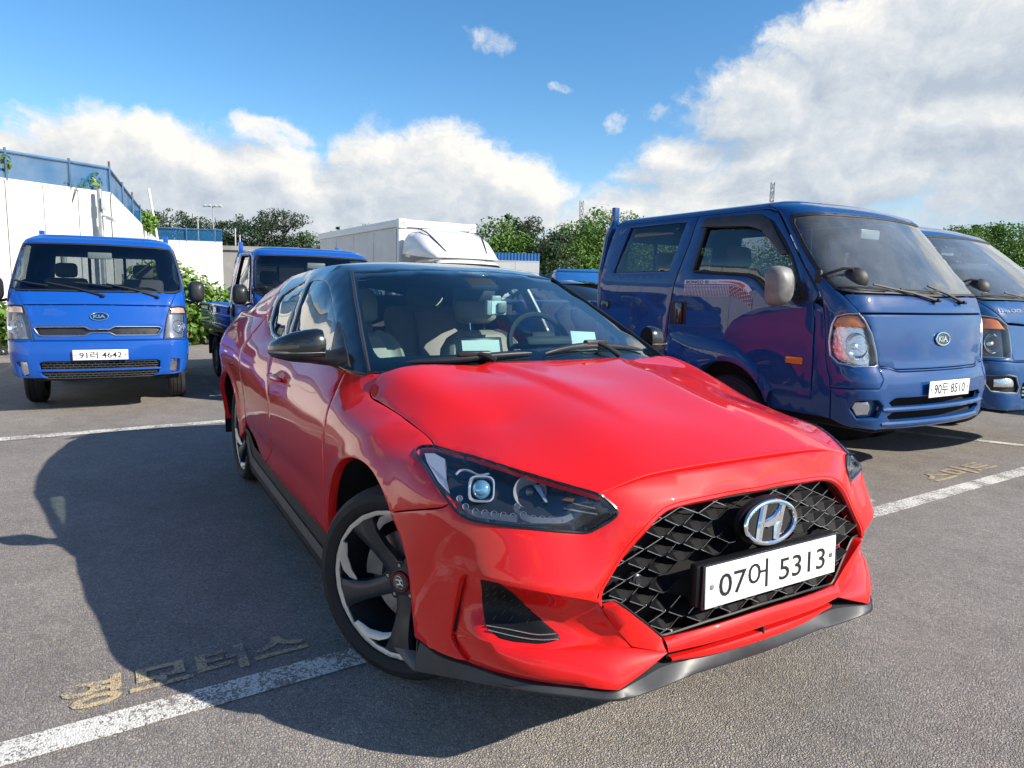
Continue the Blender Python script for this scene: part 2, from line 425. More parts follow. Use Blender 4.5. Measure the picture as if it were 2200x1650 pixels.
M['lamp_white'] = mat('lamp_clear', (.80, .84, .88), .08, .75)
M['blue_truck'] = paint('blue_truck_paint', (.004, .072, .36), .015, 0.0, .4)
M['blue_dusty'] = paint('blue_dusty_paint', (.004, .050, .185), .025, 0.0, .4)
M['blue_sky'] = paint('blue_mid_paint', (.003, .062, .20), .025, 0.0, .4)
M['white'] = mat('white_paint', (.70, .70, .675), .4, var=(1.2, .05))
M['silver_dull'] = mat('dull_silver_plastic', (.19, .19, .185), .5, .2, var=(10, .25))
M['lamp_house'] = mat('lamp_housing', (.035, .038, .045), .16, .3, .6, .05)
M['vent_black'] = mat('vent_black', (.007, .007, .008), .45, spec=.25, bump=(700, .1, .001))
M['lip_grey'] = mat('lip_plastic', (.040, .042, .046), .45, var=(6, .2))
M['skirt_black'] = mat('skirt_black', (.010, .011, .013), .55, spec=.12)
M['lamp_mid'] = mat('lamp_housing_grey', (.22, .23, .25), .2, .5)
# ---------------------------------------------------------------- ground
def asphalt_mat():
    m = bpy.data.materials.new('asphalt'); m.use_nodes = True; nt = NT(m.node_tree); b = m.node_tree.nodes['Principled BSDF']
    geo = nt.n('ShaderNodeNewGeometry'); P = geo.outputs['Position']
    vo = nt.n('ShaderNodeTexVoronoi', feature='F1'); nt.l(P, vo.inputs['Vector']); vo.inputs['Scale'].default_value = 122; vo.inputs['Randomness'].default_value = 1
    ve = nt.n('ShaderNodeTexVoronoi', feature='DISTANCE_TO_EDGE'); nt.l(P, ve.inputs['Vector']); ve.inputs['Scale'].default_value = 122
    big = nt.noise(P, .55, 5, .6); mid = nt.noise(P, 5.0, 6, .65); fine = nt.noise(P, 330, 3, .6)
    sp = nt.n('ShaderNodeSeparateColor'); nt.l(vo.outputs['Color'], sp.inputs[0])
    stone = nt.ramp(sp.outputs[0], .0, 1.0, .80, 1.24, smooth=False)
    pit = nt.ramp(ve.outputs['Distance'], .02, .14, .56, 1.0)
    tone = nt.m('MULTIPLY', nt.ramp(big, .3, .7, .86, 1.12), nt.ramp(mid, .25, .75, .88, 1.10))
    k = nt.m('MULTIPLY', nt.m('MULTIPLY', stone, pit), nt.m('MULTIPLY', tone, nt.ramp(fine, .3, .7, .85, 1.15)))
    hue = nt.mix(nt.ramp(sp.outputs[1], .3, .9), (.285, .262, .243, 1), (.335, .293, .250, 1))
    sc = nt.n('ShaderNodeVectorMath', operation='SCALE'); nt.l(hue, sc.inputs[0]); nt.l(k, sc.inputs['Scale'])
    stain = nt.m('MAXIMUM', nt.ramp(nt.noise(P, 1.3, 7, .7, .6), .60, .74, 0, .32), nt.ramp(nt.noise(P, .8, 3, .55, .2), .68, .74, 0, .45))
    vc = nt.n('ShaderNodeTexVoronoi', feature='DISTANCE_TO_EDGE'); vc.inputs['Scale'].default_value = .28
    wob = nt.n('ShaderNodeTexNoise'); nt.l(P, wob.inputs['Vector']); wob.inputs['Scale'].default_value = 2.5; wob.inputs['Detail'].default_value = 6
    nt.l(nt.v('ADD', P, nt.v('SCALE', nt.v('SUBTRACT', wob.outputs['Color'], (.5, .5, .5)))), vc.inputs['Vector'])
    crack = nt.m('MULTIPLY', nt.ramp(vc.outputs['Distance'], .0016, .0005, 0, .55), nt.ramp(nt.noise(P, .35, 3, .5), .52, .60))
    stain = nt.m('MAXIMUM', stain, crack)
    col = nt.mix(stain, sc.outputs[0], (.085, .078, .072, 1)); nt.l(col, b.inputs['Base Color'])
    b.inputs['Roughness'].default_value = .82; b.inputs['Specular IOR Level'].default_value = .35
    h = nt.m('ADD', nt.m('MULTIPLY', nt.ramp(ve.outputs['Distance'], 0, .30), nt.ramp(sp.outputs[2], 0, 1, .4, 1, False)), nt.m('MULTIPLY', fine, .35))
    bp = nt.n('ShaderNodeBump'); bp.inputs['Strength'].default_value = .85; bp.inputs['Distance'].default_value = .0045; nt.l(h, bp.inputs['Height']); nt.l(bp.outputs[0], b.inputs['Normal'])
    return m, h
M['asphalt'], _ = asphalt_mat()
def line_mat(name, col, wear, edge=0.0):
    """paint worn off the stones: the same asphalt shows between"""
    m = M['asphalt'].copy(); m.name = name; nt = NT(m.node_tree); b = m.node_tree.nodes['Principled BSDF']; ba = b.inputs['Base Color'].links[0].from_socket
    geo = nt.n('ShaderNodeNewGeometry'); P = geo.outputs['Position']
    n1 = nt.noise(P, 120, 3, .7); n2 = nt.noise(P, 3.5, 5, .6); n3 = nt.noise(P, 38, 4, .7)
    f = nt.m('ADD', nt.m('MULTIPLY', n1, .75), nt.m('ADD', nt.m('MULTIPLY', nt.m('SUBTRACT', n2, .5), .55), nt.m('MULTIPLY', nt.m('SUBTRACT', n3, .5), .35)))
    k = nt.ramp(f, wear - .025, wear + .03, 0, 1)
    nt.l(nt.mix(k, ba, (*col, 1)), b.inputs['Base Color']); return m
M['line'] = line_mat('road_paint_white', (.80, .77, .70), .365)
M['line_faint'] = line_mat('road_paint_faint', (.42, .42, .40), .42)
M['line_yellow'] = line_mat('stencil_paint', (.60, .47, .27), .35)
def grass_ground():
    m = mat('rough_grass', (.06, .075, .03), .95); nt = NT(m.node_tree); b = m.node_tree.nodes['Principled BSDF']; g_ = nt.n('ShaderNodeNewGeometry')
    nt.l(nt.mix(nt.ramp(nt.noise(g_.outputs['Position'], .12, 8, .7), .35, .65), (.045, .075, .022, 1), (.12, .10, .055, 1)), b.inputs['Base Color']); return m
def plane(name, P, m, z): return mesh(name, [(x, y, z) for x, y in P], [tuple(range(len(P)))], m)
tag(plane('terrain', [(-6000, -6000), (6000, -6000), (6000, 6000), (-6000, 6000)], grass_ground(), -.012), kind='structure')
tag(plane('asphalt_lot', [(-30, -15), (30, -15), (30, 60), (-22, 60)], M['asphalt'], 0.0), kind='structure')
def stripe(name, a, b, w, m, z=.004, label=None):
    a, b = Vector((*a, 0)), Vector((*b, 0)); t = (b - a).normalized(); n = Vector((-t.y, t.x, 0)) * w / 2
    k = max(2, int((b - a).length / .05)); L, Rr_ = [], []
    rnd = random.Random(len(name) + int(abs(a.x) * 100))
    for i in range(k + 1):
        p = a.lerp(b, i / k); j = (rnd.random() - .5) * .006; L.append(p + n * (1 + j / w)); Rr_.append(p - n * (1 + (rnd.random() - .5) * .006 / w))
    V = [(v.x, v.y, z) for v in L + Rr_]; F = [(i, i + 1, k + 1 + i + 1, k + 1 + i) for i in range(k)]
    o = mesh(name, V, F, m); o['kind'] = 'structure'; return o
def xa(y): return -.174 - .0438 * (y + 1.494) + .058
stripe('parking_line', (xa(-14), -14), (xa(26), 26), .118, M['line'])
stripe('parking_line', (-4.71 - .061 * (-14 + 2.3), -14), (-4.71 - .061 * (26 + 2.3), 26), .15, M['line'])
stripe('parking_line', (-.42, 2.555), (-4.9, 2.36), .10, M['line'])
stripe('parking_line', (-4.9, 3.65), (.55, 6.06), .11, M['line'])
stripe('parking_line', (-8.40, -.60), (-8.75, .60), .09, M['line_faint'], .004); stripe('parking_line', (-9.52, -.55), (-9.9, .80), .09, M['line_faint'], .004)
stripe('parking_line', (-8.30, -.44), (-4.86, -.33), .10, M['line_faint'], .006)
for k in range(5): stripe('parking_line', (-4.7, -2.9 - 2.45 * k), (-.1, -2.7 - 2.45 * k), .10, M['line_faint'], .006)
def ground_text(name, txt, y0, y1, x0, x1, m, bold=.03):
    """stencilled letters: reading along +y, their tops towards -x"""
    V, F = fit_text(txt, 1, 1, bold); P = []
    for v in V:
        y = y0 + (v[0] + .5) * (y1 - y0); h = v[1] + .5; bx_ = np.interp(y, [y0, y1], x0); tx_ = np.interp(y, [y0, y1], x1); P.append((bx_ + (tx_ - bx_) * h, y, .004))
    o = mesh(name, P, F, m); o['kind'] = 'structure'; return o
ground_text('ground_lettering', '영모터스', -1.70, -.965, (-.225, -.262), (-.395, -.425), M['line_yellow'], .035)
ground_text('ground_lettering', '스마트', 3.45, 4.36, (-.475, -.515), (-.675, -.715), M['line_yellow'], .03)
# ---------------------------------------------------------------- white panel walls with blue netting on top
def wall_mat():
    m = mat('wall_panel_white', (.68, .67, .63), .55); nt = NT(m.node_tree); b = m.node_tree.nodes['Principled BSDF']; g_ = nt.n('ShaderNodeNewGeometry')
    st = nt.noise(nt.v('MULTIPLY', g_.outputs['Position'], (5, 5, .35)), 1.0, 6, .65); bl = nt.noise(g_.outputs['Position'], .5, 5, .6)
    sp_ = nt.n('ShaderNodeSeparateXYZ'); nt.l(g_.outputs['Position'], sp_.inputs[0])
    d = nt.m('MULTIPLY', nt.ramp(st, .50, .78, 0, .42), nt.ramp(bl, .3, .7, .35, 1)); d = nt.m('MAXIMUM', d, nt.m('MULTIPLY', nt.ramp(sp_.outputs[2], .6, .0), nt.ramp(st, .3, .6, .2, .6)))
    nt.l(nt.mix(d, (.68, .67, .63, 1), (.36, .34, .30, 1)), b.inputs['Base Color']); return m
M['wall_white'] = wall_mat()
M['net'] = None
def net_mat():
    m = bpy.data.materials.new('blue_netting'); m.use_nodes = True; m.node_tree.nodes.clear(); nt = NT(m.node_tree)
    tr = nt.n('ShaderNodeBsdfTransparent'); df = nt.n('ShaderNodeBsdfDiffuse'); df.inputs[0].default_value = (.03, .16, .34, 1); tl = nt.n('ShaderNodeBsdfTranslucent'); tl.inputs[0].default_value = (.05, .25, .50, 1)
    a = nt.n('ShaderNodeMixShader'); a.inputs[0].default_value = .4; nt.l(df.outputs[0], a.inputs[1]); nt.l(tl.outputs[0], a.inputs[2])
    g_ = nt.n('ShaderNodeNewGeometry'); f = nt.ramp(nt.noise(g_.outputs['Position'], 1.6, 4, .6),   .3, .7, .62, .85)
    s_ = nt.n('ShaderNodeMixShader'); nt.l(f, s_.inputs[0]); nt.l(tr.outputs[0], s_.inputs[1]); nt.l(a.outputs[0], s_.inputs[2])
    o = nt.n('ShaderNodeOutputMaterial'); nt.l(s_.outputs[0], o.inputs[0]); return m
M['net'] = net_mat(); M['net_pole'] = mat('net_pole_blue', (.05, .13, .24), .5, var=(3, .3)); M['rust'] = mat('rusty_steel', (.16, .07, .04), .8)
M['galv'] = mat('galvanised_steel', (.42, .43, .44), .45, .6, var=(6, .15))
def panel_wall(name, label, a, b, h, pw, rib=None, net=True, net_h=.5, group=None, m=None):
    a, b = Vector((*a, 0)), Vector((*b, 0)); d = b - a; L = d.length; t = d / L; yaw = math.atan2(t.y, t.x)
    w = tag(empty(name, a, yaw), label, 'wall', group)
    n = max(1, round(L / pw)); k = L / n; rnd = random.Random(int(L * 100))
    meshes = {}
    for i in range(n):
        if 'p' not in meshes:
            mb = MB()
            if rib: 
                cols = []; s_ = 0.0; prof = []
                while s_ < k - rib: prof += [(s_, 0), (s_ + rib * .35, 0), (s_ + rib * .5, .028), (s_ + rib * .85, .028)]; s_ += rib
                prof.append((k - .004, 0)); mb.loft([[(x, y, 0) for x, y in prof], [(x, y, h) for x, y in prof]]); mb.box((k / 2, -.03, h / 2), (k - .01, .02, h - .01))
            else: mb.box((k / 2, 0, h / 2), (k - .012, .05, h), bev=.008)
            o = mb.build('panel', m or M['wall_white'], w, False); meshes['p'] = o.data
        else: o = link('panel', meshes['p'], None, w)
        o.location = (i * k, (rnd.random() - .5) * .008, (rnd.random() - .5) * .012)
    MB().box((L / 2, 0, h + .02), (L, .07, .04)).build('capping', m or M['wall_white'], w, False)
    if net:
        mb = MB(); X = np.linspace(0, L, max(2, int(L / .4)))
        mb.loft([[(x, .02 + .02 * sin(x * 3.1), h + .03) for x in X], [(x, .02 + .025 * sin(x * 2.2 + 1), h + net_h * .5) for x in X], [(x, .02, h + net_h - .02 * abs(sin(x * 1.7))) for x in X]])
        mb.build('netting', M['net'], w, True)
        MB().tube([(0, .0, h + net_h), (L * .5, 0, h + net_h - .015), (L, .0, h + net_h)], .030, 8).build('top_rail', M['net_pole'], w)
        x = 0.0
        while x <= L + .1:
            p = MB(); p.tube([(x, -.02, h + .01), (x, -.02, h + net_h + .05)], .022, 8); p.build('net_post', M['net_pole'], w); MB().tube([(x, -.02, h + net_h + .03), (x, -.02, h + net_h + (.13 if int(x * 7) % 3 == 0 else .06))], .02, 7).build('post_top', M['rust'], w); x += 1.05 if L < 14 else 2.4
    return w
W0a, W0b = (-13.94, -1.33), (-7.4, -12.95)
panel_wall('panel_wall', 'white smooth panel wall behind the leftmost truck, blue netting on top', W0b, W0a, 3.0, .62, None)
panel_wall('panel_wall', 'white ribbed wall running away to the far trees, blue netting on top', W0a, (-28.4, .33), 3.0, 1.4, .26)
panel_wall('panel_wall', 'far white wall end with blue netting, behind the hedge', (-28.6, .40), (-27.9, 2.65), 3.0, .75, None)
panel_wall('panel_wall', 'white wall on the side of the lot outside the picture, seen only in reflections', (12, -13.2), W0b, 3.0, 1.2, None)
panel_wall('panel_wall', 'distant white wall with a blue upper band, right of the white box truck', (-25.9, 11.3), (-23.66, 14.9), 2.62, 1.0, None, net=False)
wb = bpy.data.objects['panel_wall.004']; L_ = 4.24; M['band_blue'] = mat('blue_sheet', (.02, .12, .34), .6)
mb = MB(); X = np.linspace(0, L_, 60); mb.loft([[(x, -.02 + .02 * (i % 2), 2.60) for i, x in enumerate(X)], [(x, -.02 + .02 * (i % 2), 2.99) for i, x in enumerate(X)]]); mb.build('blue_band', M['band_blue'], wb, False)
# camera pole on the wall, leaning white pole
cp = tag(empty('camera_pole', (-13.62, -1.50, 0)), 'grey steel pole with a small surveillance camera in front of the white wall', 'pole')
MB().tube([(0, 0, 0), (0, 0, 3.05)], .045, 10).build('post', M['galv'], cp); MB().box((.07, .06, 2.78), (.10, .08, .22), bev=.01).build('junction_box', M['device'], cp)
MB().tube([(0, 0, 2.55), (.10, .10, 2.55)], .018, 6).box((.16, .17, 2.50), (.20, .07, .07), bev=.015, rot=Matrix.Rotation(R(40), 3, 'Z') @ Matrix.Rotation(R(15), 3, 'Y')).build('camera', M['device'], cp)
p2 = tag(empty('wall_post', (-13.42, -2.12, 0)), 'short grey pipe standing against the white wall behind the leftmost truck', 'post')
MB().tube([(0, 0, 0), (0, 0, 2.05)], .04, 10).build('pipe', M['galv'], p2)
lp = tag(empty('leaning_pole', (-23.0, .12, 0)), 'thin white pole leaning to the left beyond the ribbed wall', 'pole'); MB().tube([(.35, .34, 0), (0, 0, 2.1), (-.36, -.24, 4.32)], .035, 8).build('rod', M['white'], lp)
# ---------------------------------------------------------------- trees and hedge
def leaf_mat(name, a, b, c=None):
    m = bpy.data.materials.new(name); m.use_nodes = True; nt = NT(m.node_tree); bs = m.node_tree.nodes['Principled BSDF']; g_ = nt.n('ShaderNodeNewGeometry')
    r_ = nt.ramp(nt.noise(g_.outputs['Position'], 1.1, 5, .7), .3, .7, 0, 1); r2 = g_.outputs['Random Per Island']
    col = nt.mix(nt.m('ADD', nt.m('MULTIPLY', r_, .55), nt.m('MULTIPLY', r2, .45)), (*a, 1), (*b, 1))
    if c: col = nt.mix(nt.ramp(nt.noise(g_.outputs['Position'], .5, 4, .7), .50, .68, 0, .85), col, (*c, 1))
    nt.l(col, bs.inputs['Base Color']); bs.inputs['Roughness'].default_value = .55
    out = m.node_tree.nodes['Material Output']; tl = nt.n('ShaderNodeBsdfTranslucent'); nt.l(col, tl.inputs[0]); ms = nt.n('ShaderNodeMixShader'); ms.inputs[0].default_value = .30
    nt.l(bs.outputs[0], ms.inputs[1]); nt.l(tl.outputs[0], ms.inputs[2]); nt.l(ms.outputs[0], out.inputs[0]); return m
M['leaf_green'] = leaf_mat('leaves_bright_green', (.06, .135, .018), (.14, .26, .035)); M['leaf_dark'] = leaf_mat('leaves_dark_pine', (.018, .050, .020), (.045, .095, .035))
M['leaf_brown'] = leaf_mat('leaves_pine_browning', (.03, .065, .025), (.06, .10, .04), (.10, .062, .038)); M['leaf_hedge'] = leaf_mat('leaves_hedge', (.08, .17, .02), (.19, .33, .05)); M['bark'] = mat('bark', (.12, .09, .065), .9, var=(6, .3))
def foliage(name, m, parent, blobs, n, size, rnd, fold=True, flat=.4):
    """leaf clumps scattered through ellipsoids: mostly near their skin"""
    V, F = [], []
    tot = sum(b[3] * b[4] for b in blobs)
    for bx_, by_, bz_, rx, rz in blobs:
        for _ in range(max(6, int(n * rx * rz / tot))):
            u, v = rnd.uniform(-1, 1), rnd.uniform(0, 2 * pi); q = math.sqrt(1 - u * u); r_ = rnd.random() ** .35 * (1 + .12 * rnd.gauss(0, 1))
            d = Vector((q * cos(v), q * sin(v), u)); p = Vector((bx_ + d.x * rx * r_, by_ + d.y * rx * r_, bz_ + d.z * rz * r_))
            nrm = (d + Vector((rnd.gauss(0, .7), rnd.gauss(0, .7), rnd.gauss(flat, .6)))).normalized(); t = nrm.orthogonal().normalized(); t = Matrix.Rotation(rnd.uniform(0, 2 * pi), 3, nrm) @ t; w = nrm.cross(t)
            s_ = size * rnd.uniform(.6, 1.35); b0 = len(V)
            if fold:
                V += [p - t * s_, p + w * s_ * .55 + nrm * s_ * .22, p + t * s_, p - w * s_ * .55 + nrm * s_ * .22]; F += [(b0, b0 + 2, b0 + 1), (b0, b0 + 3, b0 + 2)]
            else:
                V += [p - t * s_ - w * s_ * .5, p + t * s_ * .9 - w * s_ * .4, p + t * s_ + w * s_ * .5, p - t * s_ * .8 + w * s_ * .6]; F.append((b0, b0 + 1, b0 + 2, b0 + 3))
    return mesh(name, V, F, m, parent)
def tree(x, y, h, w, kind, seed, label, z0=0.0, group='trees beyond the lot'):
    rnd = random.Random(seed); t = tag(empty('pine_tree' if kind in 'pbs' else 'tree', (x, y, z0), rnd.uniform(0, 6)), label, 'tree', group)
    if kind != 's': w *= 1.6; h *= 1.06
    mb = MB()
    P = [(0, 0, 0), (rnd.gauss(0, .1), rnd.gauss(0, .1), h * .35), (rnd.gauss(0, .2), rnd.gauss(0, .2), h * .7), (rnd.gauss(0, .15), rnd.gauss(0, .15), h * .95)]
    mb.tube(P, [.035 * h * .6, .028 * h * .6, .016 * h * .6, .004 * h], 7); blobs = []
    n_ = dict(p=26, b=26, s=15, t=24)[kind]
    for i in range(n_):
        f = (i + rnd.random()) / n_; z = h * (.12 + .83 * f)
        if kind == 't': rr = w * .5 * math.sqrt(max(0, 1 - abs((z / h - .45) / .55) ** 2.4)) + .05 * w
        elif kind == 's': rr = w * .5 * (1 - f) ** .6 * rnd.uniform(.5, 1.1) + .05 * w
        else: rr = w * .5 * (1 - max(0, f - .3) / .7) ** .38 * rnd.uniform(.8, 1.15) + .06 * w
        a = rnd.uniform(0, 2 * pi); rad = rr * rnd.uniform(.25, .85); c = (rad * cos(a), rad * sin(a), z + rnd.gauss(0, .02 * h))
        q = max(.16, rr * rnd.uniform(.32, .52)); blobs.append((*c, q * 1.15, q * (.85 if kind == 't' else .62))); mb.tube([(0, 0, max(z - .10 * h, .1)), c], [.008 * h, .003 * h], 5)
    m = dict(p=M['leaf_dark'], b=M['leaf_brown'], s=M['leaf_dark'], t=M['leaf_green'])[kind]
    mb.build('trunk', M['bark'], t, True); foliage('crown', m, t, blobs, int(4200 + 620 * h), .006 * h + .070, rnd, True, .7 if kind in 'pbs' else .4); return t
TREES = [ # x, y, h, w, kind, label
 (-77.9,-1.5,8.6,5,'p','dark pine far left, partly behind the blue netting'),(-76.5,1.6,8.5,4.5,'p','dark pine just right of the leaning white pole'),(-77.3,4.2,8.8,4.6,'b','browning pine above the far netting'),(-76.0,6.6,8.5,4.4,'p','dark green pine above the right end of the netting'),(-74.8,8.8,8.2,4,'b','brownish pine left of the floodlight mast'),
 (-73.6,10.6,8.2,4.6,'p','dark pine beside the floodlight mast'),(-72.3,12.9,8.7,5,'p','tall dark pine above the grey shed'),(-71.2,14.6,9.2,4.6,'b','tallest browning pine above the grey barrel roofs'),(-70.2,17.6,6.6,4.4,'t','round green tree left of the white house'),(-69.0,19.4,8.1,3.0,'s','slim pointed pine above the white house'),(-68.0,21.4,7.2,4.0,'t','green tree just left of the box truck'),
 (-66,17.0,4.5,5.0,'t','low green tree in front of the white house'),(-38.2,20.9,5.6,3.4,'t','bright green tree at the left of the group above the blue band'),(-38.6,21.7,6.9,3.0,'s','dark pointed pine rising above the blue band'),(-37.2,22.6,6.0,2.6,'b','brown pine beside the pointed pine'),(-37.5,21.9,4.6,3.6,'t','bright green rounded tree above the blue band'),
 (-34.4,22.2,5.1,3.0,'b','browning tree right of the blue band'),(-35.0,24.0,4.5,3.0,'t','low bright green tree behind the bus'),(-36.0,25.4,5.6,3.2,'t','green tree left of the lattice pylon'),(-36.5,27.2,5.9,3.4,'b','dark tree below the lattice pylon'),(-37.0,29.4,6.7,4.0,'t','tall green tree at the tail of the double cab truck'),
 (-36.5,32.5,6.0,4.4,'t','green tree seen through the rear cab window'),(-35.5,36.0,5.2,4.4,'t','green tree seen through the front cab window'),(-33.5,40.0,5.0,4.6,'t','green tree seen through the truck windscreen'),(-31.5,44.0,5.0,4.6,'p','dark tree hidden behind the double cab truck'),
 (-26.5,45.6,6.9,1.9,'s','slender dark pine standing alone above the far right truck'),(-22.9,47.2,5.9,2.6,'t','light green rounded tree right of the lone slender pine'),(-22.6,48.0,6.7,2.0,'s','dark pine between two round trees at far right'),(-22.2,49.2,6.0,2.8,'t','broad green tree second from the right edge'),(-21.4,50.6,6.1,3.2,'t','green tree at the right edge of the photo'),(-20.5,52.5,6.2,3.6,'t','green tree just outside the right edge')]
for i, (x, y, h, w, k, lb) in enumerate(TREES): tree(x, y, h, w, k, 100 + i, lb)
rnd = random.Random(5)
# rough shrubs below the trees, one mass nobody could count
bl = []
for i in range(60):
    f = i / 59; x = np.interp(f, [0, .45, 1], [-33.5, -34.5, -33.0]) + rnd.gauss(0, .8); y = 18.5 + 24 * f + rnd.gauss(0, .5); bl.append((x, y, rnd.uniform(.6, 1.7), rnd.uniform(.8, 1.4), rnd.uniform(.7, 1.2)))
tag(foliage('undergrowth', M['leaf_green'], None, bl, 9000, .17, rnd), kind='stuff')
bl = [(np.interp(f, [0, 1], [-64, -60]) + rnd.gauss(0, 1), 5 + 18 * f, rnd.uniform(.5, 1.5), rnd.uniform(1, 2), rnd.uniform(.8, 1.6)) for f in np.linspace(0, 1, 26)]
tag(foliage('undergrowth', M['leaf_green'], None, bl, 3500, .3, rnd), kind='stuff')
def hedge(name, label, spots, n, size, seed):
    rnd = random.Random(seed); x, y = spots[0][0], spots[0][1]; t = tag(empty(name, (x, y, 0)), label, 'hedge'); bl = [(a - x, b - y, c, r_, q) for a, b, c, r_, q in spots]
    mb = MB()
    for a, b, c, r_, q in bl: mb.tube([(a, b, max(0, c - .45)), (a + rnd.gauss(0, .05), b + rnd.gauss(0, .05), c)], [.02, .008], 5)
    mb.build('stems', M['bark'], t)['kind'] = 'stuff'; o = foliage('leaves', M['leaf_hedge'], t, bl, n, size, rnd, True, .3); o['kind'] = 'stuff'; return t
sp = [(-14.6 + .5 * rnd.random(), -.85 + i * .21 + rnd.gauss(0, .08), .25 + .55 * rnd.random() * (1.2 if 1 < i < 6 else .7), .34, .34) for i in range(9)] + [(-14.9, -.75, 1.25, .42, .5), (-14.8, -.45, 1.45, .35, .45), (-14.8, -.1, 1.3, .4, .45), (-14.8, .25, 1.1, .4, .45), (-14.8, .7, .95, .4, .4), (-15.0, -.2, .5, .5, .5), (-15.0, .5, .5, .5, .4)]
hedge('hedge', 'leafy bright green hedge in front of the far white wall, between the two blue trucks', sp, 4200, .075, 21)
sp = [(-12.6 - .05 * i + rnd.gauss(0, .08), -3.4 + i * .25, .35 + .35 * rnd.random(), .3, .38) for i in range(10)]
hedge('hedge', 'overgrown bright green hedge behind the leftmost truck along the white wall', sp, 2600, .075, 22)
sp = [(-15.0 + .1 * rnd.gauss(0, 1) - 1.35 * i, -1.05 + .13 * i, 3.05 + .3 * rnd.random(), .35, .32) for i in range(8) if i > 4]
hedge('creeper', 'green creeper spilling over the far end of the ribbed wall', sp, 900, .09, 23)
sp = [(-13.75, -1.75, 3.15, .10, .10), (-13.6, -2.0, 3.08, .06, .06), (-13.82, -1.55, 3.22, .12, .16), (-13.1, -2.9, 3.3, .10, .18)]
hedge('creeper', 'sparse creeper leaves on the blue netting above the smooth white wall', sp, 70, .06, 24)
# ---------------------------------------------------------------- far buildings, pylons, poles, hill
def building(name, label, x, y, yaw, w, d, h, wm, roof_m, roof_h, wins, gable=True):
    b = tag(empty(name, (x, y, 0), yaw), label, 'building'); MB().box((0, 0, h / 2), (d, w, h)).build('wall', wm, b, False)
    mb = MB()
    if gable == 'barrel':
        A_ = [(w * .5 * cos(a), h + roof_h * sin(a)) for a in np.linspace(0, pi, 14)]; mb.loft([[(d / 2 + .05, p, q) for p, q in A_], [(-d / 2 - .05, p, q) for p, q in A_]]); mb.add([(d / 2 + .04, p, q) for p, q in A_], [tuple(range(14))])
    elif gable: mb.prism([(-w / 2 - .2, h), (w / 2 + .2, h), (w / 2 + .2, h + .15), (w * .35, h + roof_h), (-w * .35, h + roof_h), (-w / 2 - .2, h + .15)], -d / 2 - .2, d / 2 + .2, 'X')
    else: mb.box((0, 0, h + roof_h / 2), (d + .3, w + .3, roof_h))
    mb.build('roof', roof_m, b, False)
    for yy_, zz_, ww, hh in wins: o = MB().box((d / 2 + .02, yy_, zz_), (.06, ww, hh)).build('window', M['dark_glass'], b, False)
    return b
M['dark_glass'] = mat('window_dark', (.03, .04, .05), .1); M['concrete'] = mat('concrete', (.36, .34, .31), .8, var=(.6, .15)); M['roof_dark'] = mat('roof_dark', (.035, .04, .05), .6); M['barrel'] = mat('barrel_roof_green', (.02, .055, .065), .5); M['cream'] = mat('cream_wall', (.72, .67, .52), .7)
yw = R(-22)
building('house', 'white two-storey house with dark roof beside the box truck', -57.2, 14.1, yw, 3.6, 3, 3.2, M['cream'], M['roof_dark'], .75, [(-1.3, 2.7, .45, .6), (-.55, 2.7, .25, .6), (-.25, 2.7, .25, .6), (.8, 2.7, .45, .6), (1.35, 2.7, .25, .6)])
building('building', 'long grey concrete building beyond the netting, below the pines', -61.5, 9.6, yw, 8.4, 5, 4.3, M['concrete'], M['concrete'], .35, [(-3.2, 3.3, 1.2, .5), (1.6, 2.9, 1.6, .4)], False)
building('shed', 'left dark green shed with a rounded roof', -56.2, 10.25, yw, 2.0, 5, 2.9, M['roof_dark'], M['barrel'], .8, [], 'barrel')
building('shed', 'right dark green shed with a rounded roof', -55.4, 12.1, yw, 2.0, 5, 2.9, M['roof_dark'], M['barrel'], .8, [], 'barrel')
def pylon(name, label, x, y, h, w, arms, yaw):
    t = tag(empty(name, (x, y, 0), yaw), label, 'pylon'); mb = MB(); r_ = h * .0035
    lv = np.concatenate([[0], np.linspace(.25, 1, 12)]); wd = lambda f: w * (.5 - .42 * min(f / .75, 1)) + .02 * w
    for sx in (-1, 1):
        for sy in (-1, 1): mb.tube([(sx * wd(f), sy * wd(f), h * f) for f in lv], r_, 4)
    for a, b in zip(lv[:-1], lv[1:]):
        for s_ in (-1, 1):
            mb.tube([(-wd(a), s_ * wd(a), h * a), (wd(b), s_ * wd(b), h * b)], r_ * .7, 3); mb.tube([(wd(a), s_ * wd(a), h * a), (-wd(b), s_ * wd(b), h * b)], r_ * .7, 3); mb.tube([(s_ * wd(a), -wd(a), h * a), (s_ * wd(b), wd(b), h * b)], r_ * .7, 3)
    mb.build('lattice', M['pylon'], t, False)
    for f in arms:
        for s_ in (-1, 1): MB().tube([(0, 0, h * f), (0, s_ * w * .62, h * f), (0, 0, h * (f + .045))], r_ * .8, 3).tube([(0, s_ * w * .6, h * f), (0, s_ * w * .6, h * (f - .03))], r_ * 1.6, 5).build('crossarm', M['pylon'], t, False)
    return t
M['pylon'] = mat('pylon_steel', (.50, .50, .52), .6)
pylon('pylon', 'pale lattice power pylon above the bus', -248, 179.3, 41.8, 8, (.62, .70, .78, .86, .94), R(60)); pylon('pylon', 'faint lattice pylon above the double cab truck roof', -291, 352.6, 71.5, 10, (.68, .76, .84, .92), R(50))
mb = MB()
for k, zf in enumerate((.70, .78, .86, .94)):
    for s_ in (-1, 1):
        a = Vector((-248 + 4.3 * s_, 179.3 - 2.5 * s_, 41.8 * zf)); b = Vector((-291 + 4 * s_, 352.6 - 3 * s_, 71.5 * (zf + .02))); P = [a.lerp(b, t) - Vector((0, 0, 16 * t * (1 - t))) for t in np.linspace(0, 1, 12)]; mb.tube(P, .05, 3)
